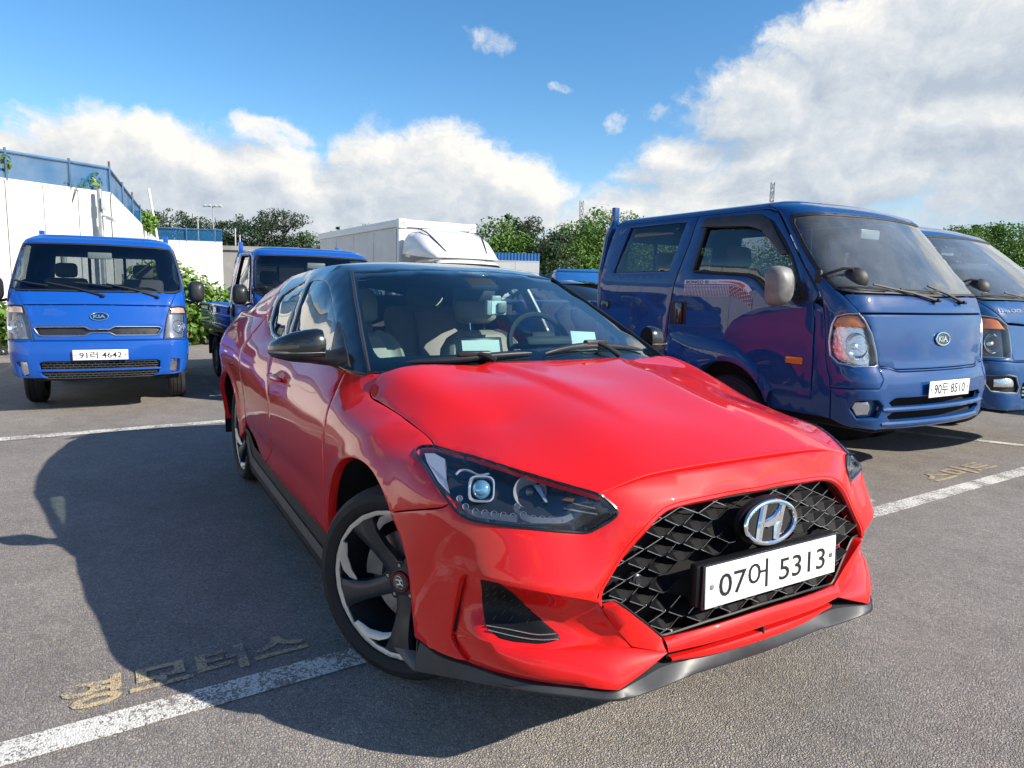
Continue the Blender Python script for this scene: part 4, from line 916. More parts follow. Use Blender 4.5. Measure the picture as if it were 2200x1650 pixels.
# printed stripe decal on the doors, as thin film: solid band, letters, fading dots
M['decal_white'] = mat('decal_white', (.62, .62, .66), .35); M['decal_red'] = mat('decal_red', (.55, .06, .03), .35); M['decal_ink'] = mat('decal_ink', (.012, .015, .05), .4)
def door_decal(t, s):
    sd = cab_side(s); y = lambda z: s * (float(CAB_W(z)) + .004)
    mb = MB(); st = [(-1.675, 1.385), (-1.20, 1.385), (-1.10, 1.372), (-1.03, 1.343), (-.985, 1.305)]; st2 = [(-1.675, 1.350), (-1.20, 1.350), (-1.12, 1.338), (-1.06, 1.315), (-1.015, 1.288)]
    st, st2 = cr(np.array(st), 5), cr(np.array(st2), 5); mb.loft([[(a, y(b), b) for a, b in st], [(a, y(b), b) for a, b in st2]])
    o = mb.build('door_decal', M['decal_white'], t, False)
    mb = MB()
    for j in range(9):
        for i in range(44):
            x = -1.665 + i * .0158; z0 = 1.340 - j * .0105; lim = np.interp(x, [-1.68, -1.2, -.96], [1.275, 1.262, 1.19]); sh = np.interp(x, [-1.2, -1.1, -.95], [0, .012, .09]); z0 -= sh
            if z0 < lim - .04 or x > -1.0 + j * .012: continue
            w = .0058 * (1 - j / 13)
            mb.add([(x - w, y(z0), z0 - .0035), (x + w, y(z0), z0 - .0035), (x + w, y(z0), z0 + .0035), (x - w, y(z0), z0 + .0035)], [(0, 1, 2, 3)], 1 if (i > 29 and j > 0 and (i + j) % 3) else 0)
    d = mb.build('dots', [M['decal_white'], M['decal_red']], o, False); d['kind'] = 'stuff'
    V, F = fit_text('BONGO III', .235, .026, .02); mesh('lettering', [(-1.535 + (-v[0] if s > 0 else v[0]), y(1.367) + s * .002, 1.367 + v[1]) for v in V], F, M['decal_ink'], o)
    V, F = fit_text('1 TON', .075, .013, .01); mesh('lettering', [(-1.365 + (-v[0] if s > 0 else v[0]), y(1.364) + s * .002, 1.364 + v[1]) for v in V], F, M['decal_red'], o)
    MB().loft([[(-1.31, y(1.37) + s * .0015, 1.372), (-1.2, y(1.37) + s * .0015, 1.372), (-1.10, y(1.36) + s * .0015, 1.360), (-1.05, y(1.33) + s * .0015, 1.338)], [(-1.31, y(1.36) + s * .0015, 1.366), (-1.2, y(1.36) + s * .0015, 1.362), (-1.12, y(1.34) + s * .0015, 1.345), (-1.07, y(1.32) + s * .0015, 1.322)]]).build('red_swoosh', M['decal_red'], o, False)
for s in (-1, 1): door_decal(truck3, s)
# ---- trucks one and two: newer nose with a thin bright grille
OPEN_B = [(0, 1.335), (.45, 1.338), (.78, 1.335), (.885, 1.36), (.925, 1.45), (.95, 1.62), (.95, 1.78), (.89, 1.85), (.70, 1.865), (.35, 1.87), (0, 1.872)]
LAMP_B = [(.70, 1.175), (.80, 1.182), (.90, 1.172), (.955, 1.10), (.965, .95), (.945, .84), (.90, .815), (.618, .818), (.652, 1.04)]
GR = [(0, .927), (.089, .927), (.143, .957), (.575, .953), (.600, .935), (.560, .868), (.53, .860), (.145, .862), (.087, .893), (0, .893)]
FOG_B = [(.695, .585), (.805, .580), (.815, .43), (.735, .425), (.70, .45)]
LOWB = [(0, .583), (.55, .583), (.585, .565), (.58, .44), (.53, .395), (0, .392)]
SP1 = dict(kind='B', rear=-1.95, double=False, rear_axle=-3.45, bed_len=2.75,
 bumper_top=mk((0, .805), (.62, .805), (.9, .800), (SEND, .795)), bumper_holes=[both(LOWB), FOG_B, mirr(FOG_B)], lamp_back=M['lamp_mid'], bezel=M['black_plastic'],
 nose=mk((0, .812), (.612, .812), (.652, 1.04), (.700, 1.180), (.4, 1.186), (0, 1.190)), nose_holes=[both(GR)],
 cowl=mk((0, 1.196), (.4, 1.192), (.704, 1.186), (.775, 1.325), (.45, 1.330), (0, 1.327)),
 opening=mk((0, .812), (.612, .812), (.652, 1.04), (.704, 1.186), (.775, 1.325), (.885, 1.36), (.925, 1.45), (.95, 1.62), (.95, 1.78), (.89, 1.85), (.70, 1.865), (.35, 1.87), (0, 1.872)),
 ws=OPEN_B, ws_out=OPEN_B, ws_in=shrink(OPEN_B, .965), lamp=LAMP_B, amber=mk((.712, 1.165), (.80, 1.172), (.895, 1.162), (.945, 1.10), (.70, 1.10)), bowl=((.80, .955), .075), amber_mat=M['lamp_mix'] if 'lamp_mix' in M else mat('lamp_pale_amber', (.70, .50, .40), .12, .4),
 wipers=[([(-.898, 1.440), (-.69, 1.415), (-.481, 1.385)], [(.046, 1.289), (-.20, 1.36), (-.50, 1.42)]), ([(-.226, 1.425), (-.05, 1.41), (.128, 1.385)], [(.583, 1.283), (.35, 1.36), (.08, 1.42)])])
def finish_b(t, fm, txt, pm):
    finish(t, fm, txt, 'KIA', (0, 1.066), (0, .655), None)
    P = np.array(both(GR)); Q = fm(P[:, 0], P[:, 1]) + np.array([.006, 0, 0]); MB().tube(resample(Q, .03), .0085, 6, close=True).build('grille_chrome', M['satin_metal'], t)
    panel('grille', M['black_satin'], t, fm, both(GR), step=(.06, .04), thick=.004, gap=0, off=-.02)
    for s in (1, -1):
        F_ = FOG_B if s > 0 else mirr(FOG_B)
        fo = panel('fog_lamp', M['lamp_glass'], t, fm, F_, step=(.05, .05), thick=.004, gap=.004, off=-.004, rnd=.006); panel('fog_reflector', M['lamp_facet'], fo, fm, F_, step=(.05, .05), thick=.003, gap=.004, off=-.03)
        wing_mirror(t, (-.50, s * .995, 1.35), s, M['black_satin'], w=.088, h=.125, arm=[(-.56, s * .86, 1.24), (-.52, s * .93, 1.22), (-.50, s * .97, 1.24)])
    # woven look of the lower intake: short bars in two bands
    for z0, z1 in ((.500, .575), (.400, .475)):
        mb = MB()
        for k, z in enumerate(np.linspace(z0, z1, 4)):
            S_ = np.linspace(-.565, .565, 21); mb.tube(fm(S_, np.full(21, z)) - np.array([.02, 0, 0]), .005, 4)
            if k < 3:
                for a in np.arange(-.54 + (.03 if k % 2 else 0), .55, .06):
                    q = fm(np.array([a, a]), np.array([z, z + .025])) - np.array([.02, 0, 0]); mb.tube(q, .004, 4)
        o = mb.build('intake_mesh', M['grey_plastic'], t); o['kind'] = 'stuff'
    S_ = np.linspace(-.60, .60, 25); MB().tube(fm(S_, np.full(25, .487)) - np.array([.004, 0, 0]), .012, 6).build('intake_bar', pm, t)
    pp = MB().box((-.44, .45, 1.285), (.24, .34, .004), rot=Matrix.Rotation(R(-8), 3, 'Y')).build('paper_sheet', M['paper'], None)
    pp.matrix_world = Matrix.Translation(t.location) @ Matrix.Rotation(t.rotation_euler.z, 4, 'Z') @ Matrix.Diagonal((*t.scale, 1)); tag(pp, 'white sheet of paper lying on the dashboard of the leftmost truck', 'paper')
    for s in (1, -1): MB().tube([(-.66, s * .80, 1.44), (-.72, s * .77, 1.50), (-.78, s * .765, 1.60), (-.76, s * .765, 1.68)], .016, 8).build('grab_handle', M['device'], t)
truck1, fm1 = truck('flatbed_truck', 'bright blue flatbed truck facing forward by the white wall, leftmost in the photo', (-5.69, -1.575, 0), R(-3.5), .885, SP1, M['blue_truck'])
finish_b(truck1, fm1, '91러 4642', M['blue_truck'])
truck2, fm2 = truck('flatbed_truck', 'blue flatbed truck half hidden behind the red car, bed side towards the hedge', (-5.5, .62, 0), R(1.5), .87, SP1, M['blue_truck'])
for s in (1, -1):
    wing_mirror(truck2, (-.50, s * .995, 1.35), s, M['black_satin'], w=.088, h=.125, arm=[(-.56, s * .86, 1.24), (-.52, s * .93, 1.22), (-.50, s * .97, 1.24)])
round_mirror(truck2, fm2, -.955, 1.40)
# ---- truck four: a lighter blue cab at the right edge
LAMP_C = [(.97, 1.10), (.93, 1.165), (.86, 1.165), (.76, 1.15), (.695, 1.10), (.672, 1.02), (.668, .87), (.69, .835), (.95, .835), (.985, .86)]
FOG_C = [(.90, .62), (.90, .69), (.72, .70), (.64, .685), (.60, .60), (.62, .55), (.86, .565)]
SP4 = dict(kind='C', glass=M['glass_dust_sheen'], rear=-1.95, double=False, rear_axle=-3.45, bed_len=2.75,
 bumper_top=mk((0, .80), (.60, .80), (.9, .815), (SEND, .815)), bumper_holes=[FOG_C, mirr(FOG_C), [(-.55, .50), (.55, .50), (.575, .56), (.55, .63), (-.55, .63), (-.575, .56)]], lamp_back=M['lamp_house'], bezel=M['satin_metal'],
 nose=mk((0, .81), (.66, .81), (.662, .87), (.668, 1.02), (.690, 1.10), (.40, 1.085), (0, 1.080)),
 cowl=mk((0, 1.090), (.40, 1.095), (.700, 1.115), (.78, 1.205), (.855, 1.285), (.45, 1.290), (0, 1.280)),
 opening=mk((0, .81), (.66, .81), (.662, .87), (.668, 1.02), (.700, 1.115), (.78, 1.205), (.855, 1.285), (.90, 1.32), (.94, 1.42), (.965, 1.62), (.972, 1.79), (.945, 1.84), (.80, 1.856), (.35, 1.86), (0, 1.862)),
 ws=OPEN_A, ws_out=OPEN_A, ws_in=shrink(OPEN_A, .965), lamp=LAMP_C, amber=mk((.962, 1.06), (.925, 1.155), (.86, 1.155), (.765, 1.14), (.705, 1.06)), bowl=((.81, .95), .080),
 wipers=[([(-.80, 1.334), (-.60, 1.325), (-.419, 1.318)], [(.05, 1.254), (-.20, 1.30), (-.53, 1.350)]), ([(-.307, 1.325), (-.10, 1.318), (.119, 1.318)], [(.415, 1.244), (.22, 1.30), (.025, 1.352)])])
truck4, fm4 = truck('cab_over_truck', 'mid blue truck at the right edge of the photo, beyond the double cab truck', (-.58, 5.30, 0), R(2), .985, SP4, M['blue_sky'])
round_mirror(truck4, fm4, -.955, 1.40)
for s in (1, -1):
    wing_mirror(truck4, (-.62, s * 1.03, 1.335), s, M['black_satin'], arm=[(-.58, s * .86, 1.265), (-.62, s * .97, 1.25), (-.62, s * 1.0, 1.27)])
    fo = panel('fog_lamp', M['lamp_facet'], truck4, fm4, [(.84, .60), (.84, .665), (.71, .675), (.67, .66), (.66, .60)] if s > 0 else mirr([(.84, .60), (.84, .665), (.71, .675), (.67, .66), (.66, .60)]), step=(.04, .04), thick=.03, gap=0, off=-.005, rnd=.006)
    panel('fog_bezel', M['black_satin'], truck4, fm4, FOG_C if s > 0 else mirr(FOG_C), step=(.05, .05), thick=.02, gap=.002, off=-.02)
    P = np.array(FOG_C if s > 0 else mirr(FOG_C)); MB().tube(resample(fm4(P[:, 0], P[:, 1]), .03), .007, 6, close=True).build('fog_trim', M['silver_dull'], truck4)
for z in (.53, .56, .59): S_ = np.linspace(-.55, .55, 21); MB().tube(fm4(S_, np.full(21, z)) - np.array([.01, 0, 0]), .009, 5).build('grille_slat', M['silver_dull'], truck4)
V, F = fit_text('133ps CRDi', .27, .036, .02); q0 = fm4(np.array([-.63]), np.array([1.20]))[0]; e1_ = fm4(np.array([-.53]), np.array([1.20]))[0] - q0; e1_ /= np.linalg.norm(e1_); e2_ = fm4(np.array([-.63]), np.array([1.25]))[0] - q0; e2_ /= np.linalg.norm(e2_)
bd = mesh('lettering', [fm4(np.array([-.60 + v[0] * 1.0]), np.array([1.205 + v[1]]))[0] + np.array([.006, -.002, .002]) for v in V], F, M['chrome'], truck4)
pp = MB().box((-.50, -.1, 1.285), (.30, .7, .004), rot=Matrix.Rotation(R(-8), 3, 'Y')).build('paper_sheet', M['paper'], None)
pp.matrix_world = Matrix.Translation(truck4.location) @ Matrix.Rotation(truck4.rotation_euler.z, 4, 'Z') @ Matrix.Diagonal((*truck4.scale, 1)); tag(pp, 'white sheet of paper behind the windscreen of the truck at the right edge', 'paper')
MB().box((-.14, 0, .52), (.02, 1.3, .24)).build('grille_backing', M['dark'], truck4)
MB().box((-.14, 0, .52), (.02, 1.3, .24)).build('grille_backing', M['dark'], truck2)
# ---------------------------------------------------------------- white box truck, bus, dark cars
M['box_panel'] = mat('box_side_panel', (.56, .56, .545), .5, var=(1.5, .12)); M['white_truck'] = paint('white_truck_paint', (.70, .70, .69), .04)
boxt, fmb = truck('box_truck', 'white box truck with a big roof wind deflector, behind the red car', (-10.3, 5.15, 0), R(3), .985, dict(SP1, bed_len=0, rear_axle=-4.2), M['white_truck'], 'white lorries')
del boxt['group']
finish_box = boxt
x0, x1, hw, zb, zt_ = -2.25, -7.8, .94, .75, 2.85
MB().box(((x0 + x1) / 2, 0, (zb + zt_) / 2), (x0 - x1 - .04, 2 * hw - .04, zt_ - zb - .03)).build('cargo_box', M['white'], boxt, False)
for s in (-1, 1):
    for k in range(4):
        L_ = (x0 - x1 - .3) / 4; o = MB().box((x0 - .15 - L_ * (k + .5), s * hw, (zb + zt_) / 2 - .05), (L_ - .02, .03, zt_ - zb - .32), bev=.008).build('side_panel', M['box_panel'], boxt, False)
    MB().box(((x0 + x1) / 2, s * (hw + .01), zt_ - .09), (x0 - x1, .07, .17), bev=.02).build('top_rail', M['white'], boxt)
    MB().box((x0 - .03, s * (hw - .03), (zb + zt_) / 2 - .1), (.10, .13, zt_ - zb - .2), bev=.025).build('corner_post', M['white'], boxt)
    cc = MB().box((x0 - .01, s * (hw - .05), zt_ - .10), (.14, .20, .21), bev=.02).build('corner_cap', M['white'], boxt)
    MB().tube([(x0 + .062, s * (hw - .05) + .05 * cos(a), zt_ - .10 + .03 * sin(a)) for a in np.linspace(0, 2 * pi, 20, endpoint=False)], .005, 5, close=True).tube([(x0 + .064, s * (hw - .05) - .025, zt_ - .11), (x0 + .064, s * (hw - .05), zt_ - .085), (x0 + .064, s * (hw - .05) + .025, zt_ - .11)], .004, 4).build('maker_ring', M['plate_ink'], cc)
MB().box((x0 + .01, 0, zt_ - .09), (.06, 2 * hw - .24, .17), bev=.02).build('front_rail', M['white'], boxt)
# deflector: a blown shell, hollow at the back, narrowing down to the roof
rows = []
for x, w, zl, zh in ((-.72, .76, 1.955, 1.98), (-.85, .80, 1.965, 2.08), (-1.1, .88, 1.99, 2.28), (-1.35, .93, 2.02, 2.48), (-1.65, .95, 2.06, 2.60), (-1.95, .94, 2.08, 2.65)):
    row = []
    for t in np.linspace(0, pi, 25):
        c, s_ = cos(t), sin(t); row.append((x - .16 * (1 - s_ ** .5), w * np.sign(c) * abs(c) ** .55, zl + (zh - zl) * s_ ** .5))
    rows.append(row)
mb = MB(); mb.loft(rows); mb.loft([rows[-1], [(p[0] - .01, p[1] * .93, p[2] - .05) for p in rows[-1]], [(p[0] + .2, p[1] * .9, p[2] - .08) for p in rows[-1]]])
mb.add(rows[0], [tuple(range(25))]); mb.build('wind_deflector', M['white_truck'], boxt, True, 50)
for s in (-1, 1):
    MB().tube(cr(np.array([(-.90, .50 * s, 2.11), (-1.2, .60 * s, 2.35), (-1.5, .68 * s, 2.54), (-1.8, .72 * s, 2.62)]), 6), .014, 6).build('deflector_crease', M['grey_plastic'], boxt)
V, F = fit_text('+', .04, .03)
# bus
M['bus_blue'] = paint('bus_blue_paint', (.01, .13, .42), .05)
bus = tag(empty('bus', (-23.4, 16.6, 0), R(150)), 'blue bus with a row of dark windows, far off left of the double cab truck', 'bus')
MB().box((0, 0, 1.25), (8.4, 2.3, 1.75), bev=.12).build('body', M['bus_blue'], bus); MB().box((0, 0, 2.17), (8.3, 2.2, .12), bev=.05).build('roof', M['bus_blue'], bus)
for k in range(8):
    for s in (-1, 1): MB().box((-3.55 + k * 1.0, s * 1.155, 1.62), (.90, .02, .62), bev=.03).build('window', M['bus_glass'] if 'bus_glass' in M else M.setdefault('bus_glass', mat('bus_window', (.12, .22, .22), .08)), bus)
MB().box((1.2, 0, 2.27), (1.6, 1.2, .12), bev=.04).build('roof_unit', M['white'], bus)
for x in (-2.7, 2.7):
    for s in (-1, 1): add_wheel(bus, x, s * 1.0, .42, .25)
MB().box((4.2, 0, 1.6), (.03, 2.0, .8), bev=.02).build('windscreen', M['bus_glass'], bus)
def sedan(name, label, loc, yaw, paint_m, H=1.47, Lh=2.25, W=.90, roof_m=None):
    """rounded car body from stacked sections: body, glasshouse, wheels"""
    t = tag(empty(name, loc, yaw), label, 'car'); k = 26
    prof = [(-Lh, .55, .45), (-Lh + .04, .95, .62), (-1.75, 1.02, .86), (-1.0, .98, .90), (0, .95, .91), (.8, .94, .90), (1.35, .88, .86), (1.9, .78, .78), (Lh - .05, .62, .60), (Lh, .45, .42)]
    rows = []
    for x, zt2, w in prof:
        row = [(x, w * W / .91 * np.sign(cos(a)) * abs(cos(a)) ** .35, .28 + (zt2 - .28) * (.5 + .5 * np.sign(sin(a)) * abs(sin(a)) ** .5)) for a in np.linspace(0, 2 * pi, k, endpoint=False)]; rows.append(row)
    MB().loft(rows, closed=True, caps=True).build('body', paint_m, t, True, 60)
    g_ = [(-1.75, .98, .80), (-1.35, 1.28, .66), (-.75, H - .01, .60), (-.2, H, .60), (.25, H - .06, .62), (.75, 1.22, .68), (1.25, .92, .78)]
    rows, roofr = [], []
    for x, z, w in g_:
        rows.append([(x, -w - .10, .93), (x, -w, z - .05), (x, -w + .06, z), (x, w - .06, z), (x, w, z - .05), (x, w + .10, .93)])
        if -1.4 < x < .3: roofr.append([(x, -w - .012, z - .06), (x, -w + .055, z + .008), (x, 0, z + .03), (x, w - .055, z + .008), (x, w + .012, z - .06)])
    MB().loft(rows).build('glasshouse', M['car_glass'], t, True, 50); MB().loft(roofr).build('roof', roof_m or paint_m, t, True, 50)
    for s in (-1, 1):
        MB().tube([(1.22, s * .80, .93), (.72, s * .70, 1.23), (.25, s * .645, H - .07)], .035, 6).build('windscreen_pillar', paint_m, t); MB().tube([(-1.35, s * .68, 1.28), (-1.72, s * .84, .98)], .05, 6).build('rear_pillar', paint_m, t)
        MB().box((.65, s * 1.0, 1.02), (.14, .18, .12), bev=.04).build('wing_mirror', paint_m, t)
        MB().box((2.08, s * .56, .68), (.20, .36, .12), bev=.04).build('headlight', M['lamp_chrome2'], t)
        for x in (-1.35, 1.35): add_wheel(t, x, s * .80, .32, .21)
    return t
M['car_glass'] = mat('dark_car_glass', (.01, .012, .015), .04, 0, .6, .01); M['lamp_chrome2'] = mat('car_lamp', (.6, .62, .65), .1, 1.0)
M['navy'] = paint('navy_paint', (.02, .03, .06), .05); M['black_car'] = paint('black_paint', (.008, .008, .010), .03); M['silver_car'] = mat('silver_roof', (.45, .46, .48), .25, .6, 1.0)
sedan('parked_car', 'dark grey-blue car mostly hidden behind the red car, next to the double cab truck', (-9.2, 6.55, 0), R(2), M['navy'], 1.50)
sedan('parked_car', 'black car at the far right edge, only its roof edge showing past the last truck', (-2.6, 8.75, 0), R(3), M['black_car'], 1.74, 2.3, .93, M['silver_car'])
# ---- smooth surfaces of the red car, interpolated through measured points (metres; x forward, y to the car's left, z up)
class RBF:
    """thin plate spline through scattered points, 2D -> 1D"""
    def __init__(s, P, v, scale=(1, 1), lam=0.0):
        s.sc = np.array(scale, float); s.P = np.array(P, float) * s.sc; v = np.array(v, float)
        n = len(v); K = s._k(s.P, s.P) + lam * np.eye(n)
        Q = np.hstack([np.ones((n, 1)), s.P])
        A = np.zeros((n + 3, n + 3)); A[:n, :n] = K; A[:n, n:] = Q; A[n:, :n] = Q.T
        c = np.linalg.solve(A, np.concatenate([v, np.zeros(3)])); s.w, s.c = c[:n], c[n:]
    @staticmethod
    def _k(A, B):
        d2 = ((A[:, None, :] - B[None]) ** 2).sum(2)
        return 0.5 * d2 * np.log(d2 + 1e-12)
    def __call__(s, a, b):
        X = np.stack([np.ravel(a), np.ravel(b)], 1) * s.sc
        out = np.empty(len(X))
        for i in range(0, len(X), 4000):
            x = X[i:i + 4000]
            out[i:i + 4000] = s._k(x, s.P) @ s.w + s.c[0] + x @ s.c[1:]
        return out

AX = -0.3   # the fascia is a radial height field about the vertical line x = AX, y = 0
FASCIA = [(.742,0,.797),(.738,.25,.794),(.732,.364,.787),(.713,.496,.763),(.797,0,.717),(.794,.2,.716),(.789,.319,.708),
 (.748,.46,.711),(.798,.345,.68),(.80,0,.66),(.78,.519,.504),(.789,.43,.60),(.715,.533,.668),(.664,.668,.675),(.59,.745,.683),(.52,.785,.70),
 (.49,.797,.715),(.515,.80,.67),(.519,.80,.565),(.702,.66,.60),(.63,.738,.60),(.56,.788,.55),(.62,.76,.565),(.69,.705,.55),(.735,.65,.53),
 (.765,.575,.512),(.373,.848,.31),(.481,.818,.31),(.52,.803,.37),(.52,.803,.45),(.232,.862,.622),(.31,.86,.58),(.36,.857,.52),(.395,.853,.44),(.405,.850,.38)]
def _fit_fascia():
    P, v = [], []
    for x, y, z in FASCIA:
        ph, r = math.atan2(y, x - AX), math.hypot(x - AX, y)
        P.append((ph, z)); v.append(r)
        if y > 0.01: P.append((-ph, z)); v.append(r)
    return RBF(P, v, (1, 1), 2e-5)
fascia_R = _fit_fascia()
def fascia(ph, z):
    """ph > 0 is the car's right side"""
    r = fascia_R(ph, z)
    return np.stack([AX + r * np.cos(ph), -r * np.sin(ph), np.asarray(z, float)], 1)

SIDE = [
 (.5,.797,.71),(.5,.803,.64),(.4,.797,.753),(.4,.832,.69),(.4,.852,.60),(.39,.853,.44),(.38,.848,.33),(.25,.735,.806),(.25,.785,.788),(.25,.822,.752),(.25,.85,.70),(.25,.861,.62),
 (0,.742,.853),(0,.80,.825),(0,.84,.785),(0,.860,.735),(0,.864,.70),(-.3,.757,.893),(-.3,.81,.858),(-.3,.852,.808),(-.3,.868,.74),(-.3,.867,.62),(-.3,.858,.48),
 (-.45,.742,.948),(-.5,.80,.89),(-.55,.851,.82),(-.6,.872,.74),(-.6,.871,.58),(-.55,.860,.44),(-.5,.848,.34),
 (-1,.77,.955),(-1,.806,.91),(-1,.846,.86),(-1,.868,.80),(-1,.876,.73),(-1,.872,.58),(-1,.862,.45),(-1,.847,.34),
 (-1.7,.783,.985),(-1.7,.842,.93),(-1.7,.878,.865),(-1.7,.885,.78),(-1.7,.876,.64),(-1.7,.866,.5),(-1.7,.85,.36),
 (-2.2,.79,1.05),(-2.2,.852,.96),(-2.2,.886,.89),(-2.2,.89,.82),(-2.2,.876,.72),(-2.2,.862,.6),(-2.2,.855,.42),
 (-2.65,.76,1.08),(-2.65,.835,.99),(-2.65,.876,.92),(-2.65,.888,.84),(-2.65,.872,.74),(-2.65,.862,.68),
 (-3,.70,1.09),(-3,.785,1.0),(-3,.84,.92),(-3,.862,.8),(-3,.858,.6),(-3,.84,.4),(-3.25,.62,1.05),(-3.25,.73,.92),(-3.25,.765,.8),(-3.25,.76,.6),(-3.25,.74,.4)]
side_w0 = RBF([(a[0], a[2]) for a in SIDE], [a[1] for a in SIDE], (1, 2.2), 1e-5)
def side_w(x, z):
    x = np.ravel(np.asarray(x, float)); z = np.ravel(np.asarray(z, float))
    w = side_w0(x, z)
    # lips that swell round the two wheel arches
    for cx, cz in ((0.0, .33), (-2.65, .33)):
        d = np.hypot(x - cx, z - cz) - .385
        w = w + .013 * np.clip(1 - np.maximum(d, 0) / .058, 0, 1) ** 1.15
    # crease low on the doors
    zc = .47 + .03 * (x + 1.1)
    w = w - .010 * np.exp(-((z - zc) / .05) ** 2) * np.clip((x + 2.1) / .3, 0, 1) * np.clip((-.45 - x) / .2, 0, 1)
    return w
def side(x, z):
    return np.stack([np.ravel(x), -side_w(x, z), np.ravel(z)], 1)

HOOD_RAIL = [(.2478,.808),(.2096,.8183),(.1157,.838),(.0047,.856),(-.1186,.8725),(-.2088,.8819),(-.2537,.8931)]   # (x, z) of the shut line on the fender
HOOD = [(x, float(side_w([x], [z])[0]), z) for x, z in HOOD_RAIL] + [(.745,0,.795),(.738,.25,.792),(.732,.364,.785),(.713,.496,.763),(.49,.655,.797),(.33,.700,.803),
 (-.27,.70,.953),(-.2,0,.992),(-.22,.35,.985),(.1,0,.952),(.4,0,.898),(.6,0,.85),(.1,.35,.945),(.4,.35,.888),(.6,.35,.838),(.3,.60,.848),(.5,.52,.825),
 (-.18,.682,.952),(-.1,.660,.943),(.05,.612,.917),(.145,.575,.896),(.284,.525,.866),(-.1,.50,.962)]
def _sm(t): t = np.clip(t, 0, 1); return t * t * (3 - 2 * t)
def hood_crease(x, ya):
    # crest that runs from the foot of the pillar towards the lamp; two creases of the raised middle
    d = ya - np.interp(x, [-.30, -.177, -.098, .053, .145, .284, .40, .6], [.697, .684, .663, .614, .577, .525, .483, .42])
    z = -_sm((.42 - x) / .6) * .42 * (.5 * (d + np.sqrt(d * d + .0003)) - .005)
    d = ya - np.interp(x, [-.25, -.148, -.1, .14, .316, .52, .7], [.34, .318, .29, .25, .225, .209, .20])
    return z + _sm((.62 - x) / .5) * _sm((x + .30) / .15) * .016 / (1 + np.exp(np.clip(d / .0085, -40, 40)))
def _fit_hood():
    P, v = [], []
    for x, y, z in HOOD:
        z = z - float(hood_crease(np.array([x]), np.array([y]))[0])
        P.append((x, y)); v.append(z)
        if y > 0: P.append((x, -y)); v.append(z)
    return RBF(P, v, (1, 1), 3e-5)
hood_0 = _fit_hood()
def hood_z(x, y):
    x = np.ravel(np.asarray(x, float)); ya = np.abs(np.ravel(np.asarray(y, float)))
    return hood_0(x, ya) + hood_crease(x, ya)
def hood(x, y):
    return np.stack([np.ravel(x), np.ravel(y), hood_z(x, y)], 1)

GREEN = [(-1,.771,.955),(-1,.738,1.03),(-1,.711,1.1),(-1,.667,1.2),(-1,.628,1.275),(-1,.601,1.324),(-1.25,.556,1.366),(-1.25,.628,1.30),(-1.5,.777,.975),(-1.5,.725,1.1),(-1.5,.682,1.2),(-1.5,.636,1.29),(-1.5,.582,1.352),
 (-2,.785,1.02),(-2,.747,1.1),(-2,.695,1.2),(-2,.650,1.27),(-2,.588,1.322),(-2.5,.77,1.075),(-2.5,.705,1.15),(-2.5,.64,1.22),(-2.5,.56,1.275),(-3,.70,1.08),(-3,.64,1.11),(-3,.54,1.155)]
green_0 = RBF([(a[0], a[2]) for a in GREEN], [a[1] for a in GREEN], (1, 1.5), 4e-5)
_GZ, _GX, _GW = [.90, .956, 1.085, 1.212, 1.324, 1.40], [-.26, -.352, -.6, -.85, -1.08, -1.24], [.742, .718, .668, .612, .557, .52]
def green_w(x, z):
    """side glass surface: the same section all along, rolled inwards to the windscreen at the pillar"""
    x = np.ravel(np.asarray(x, float)); z = np.ravel(np.asarray(z, float))
    w = green_0(np.minimum(x, -1.02), z); xr = np.interp(z, _GZ, _GX); D = green_0(np.full(len(z), -1.02), z) - np.interp(z, _GZ, _GW)
    return w - D * np.clip((x - (xr - .20)) / .20, 0, 1.3) ** 2.2 * (z < 1.36)
def green(x, z):
    return np.stack([np.ravel(x), -green_w(x, z), np.ravel(z)], 1)
ROOF = [(-.985,0,1.346),(-1.01,.3,1.341),(-1.2,0,1.379),(-1.5,0,1.399),(-2,0,1.387),(-2.5,0,1.338),(-3,0,1.25),(-1.08,.557,1.324),(-1.25,.552,1.361),(-1.5,.58,1.353),(-2,.585,1.323),(-2.5,.56,1.276),(-3,.54,1.156),
 (-1.5,.35,1.388),(-2,.35,1.372),(-1.2,.35,1.372),(-2.5,.35,1.322)]
def _even(L, lam=1e-5):
    P, v = [], []
    for x, y, z in L:
        P.append((x, y)); v.append(z)
        if y > 0: P.append((x, -y)); v.append(z)
    return RBF(P, v, (1, 1), lam)
roof_z = _even(ROOF)
def roof(x, y): return np.stack([np.ravel(x), np.ravel(y), roof_z(x, y)], 1)
SHIELD = [(-.352,.718,.956),(-.27,.5,.972),(-.2,.25,.98),(-.17,0,.983),(-.6,.668,1.085),(-.85,.612,1.212),(-1.08,.557,1.324),(-1.01,.3,1.341),(-.985,0,1.346),(-.57,0,1.18),(-.62,.35,1.165)]
shield_z = _even(SHIELD)
def shield(x, y): return np.stack([np.ravel(x), np.ravel(y), shield_z(x, y)], 1)
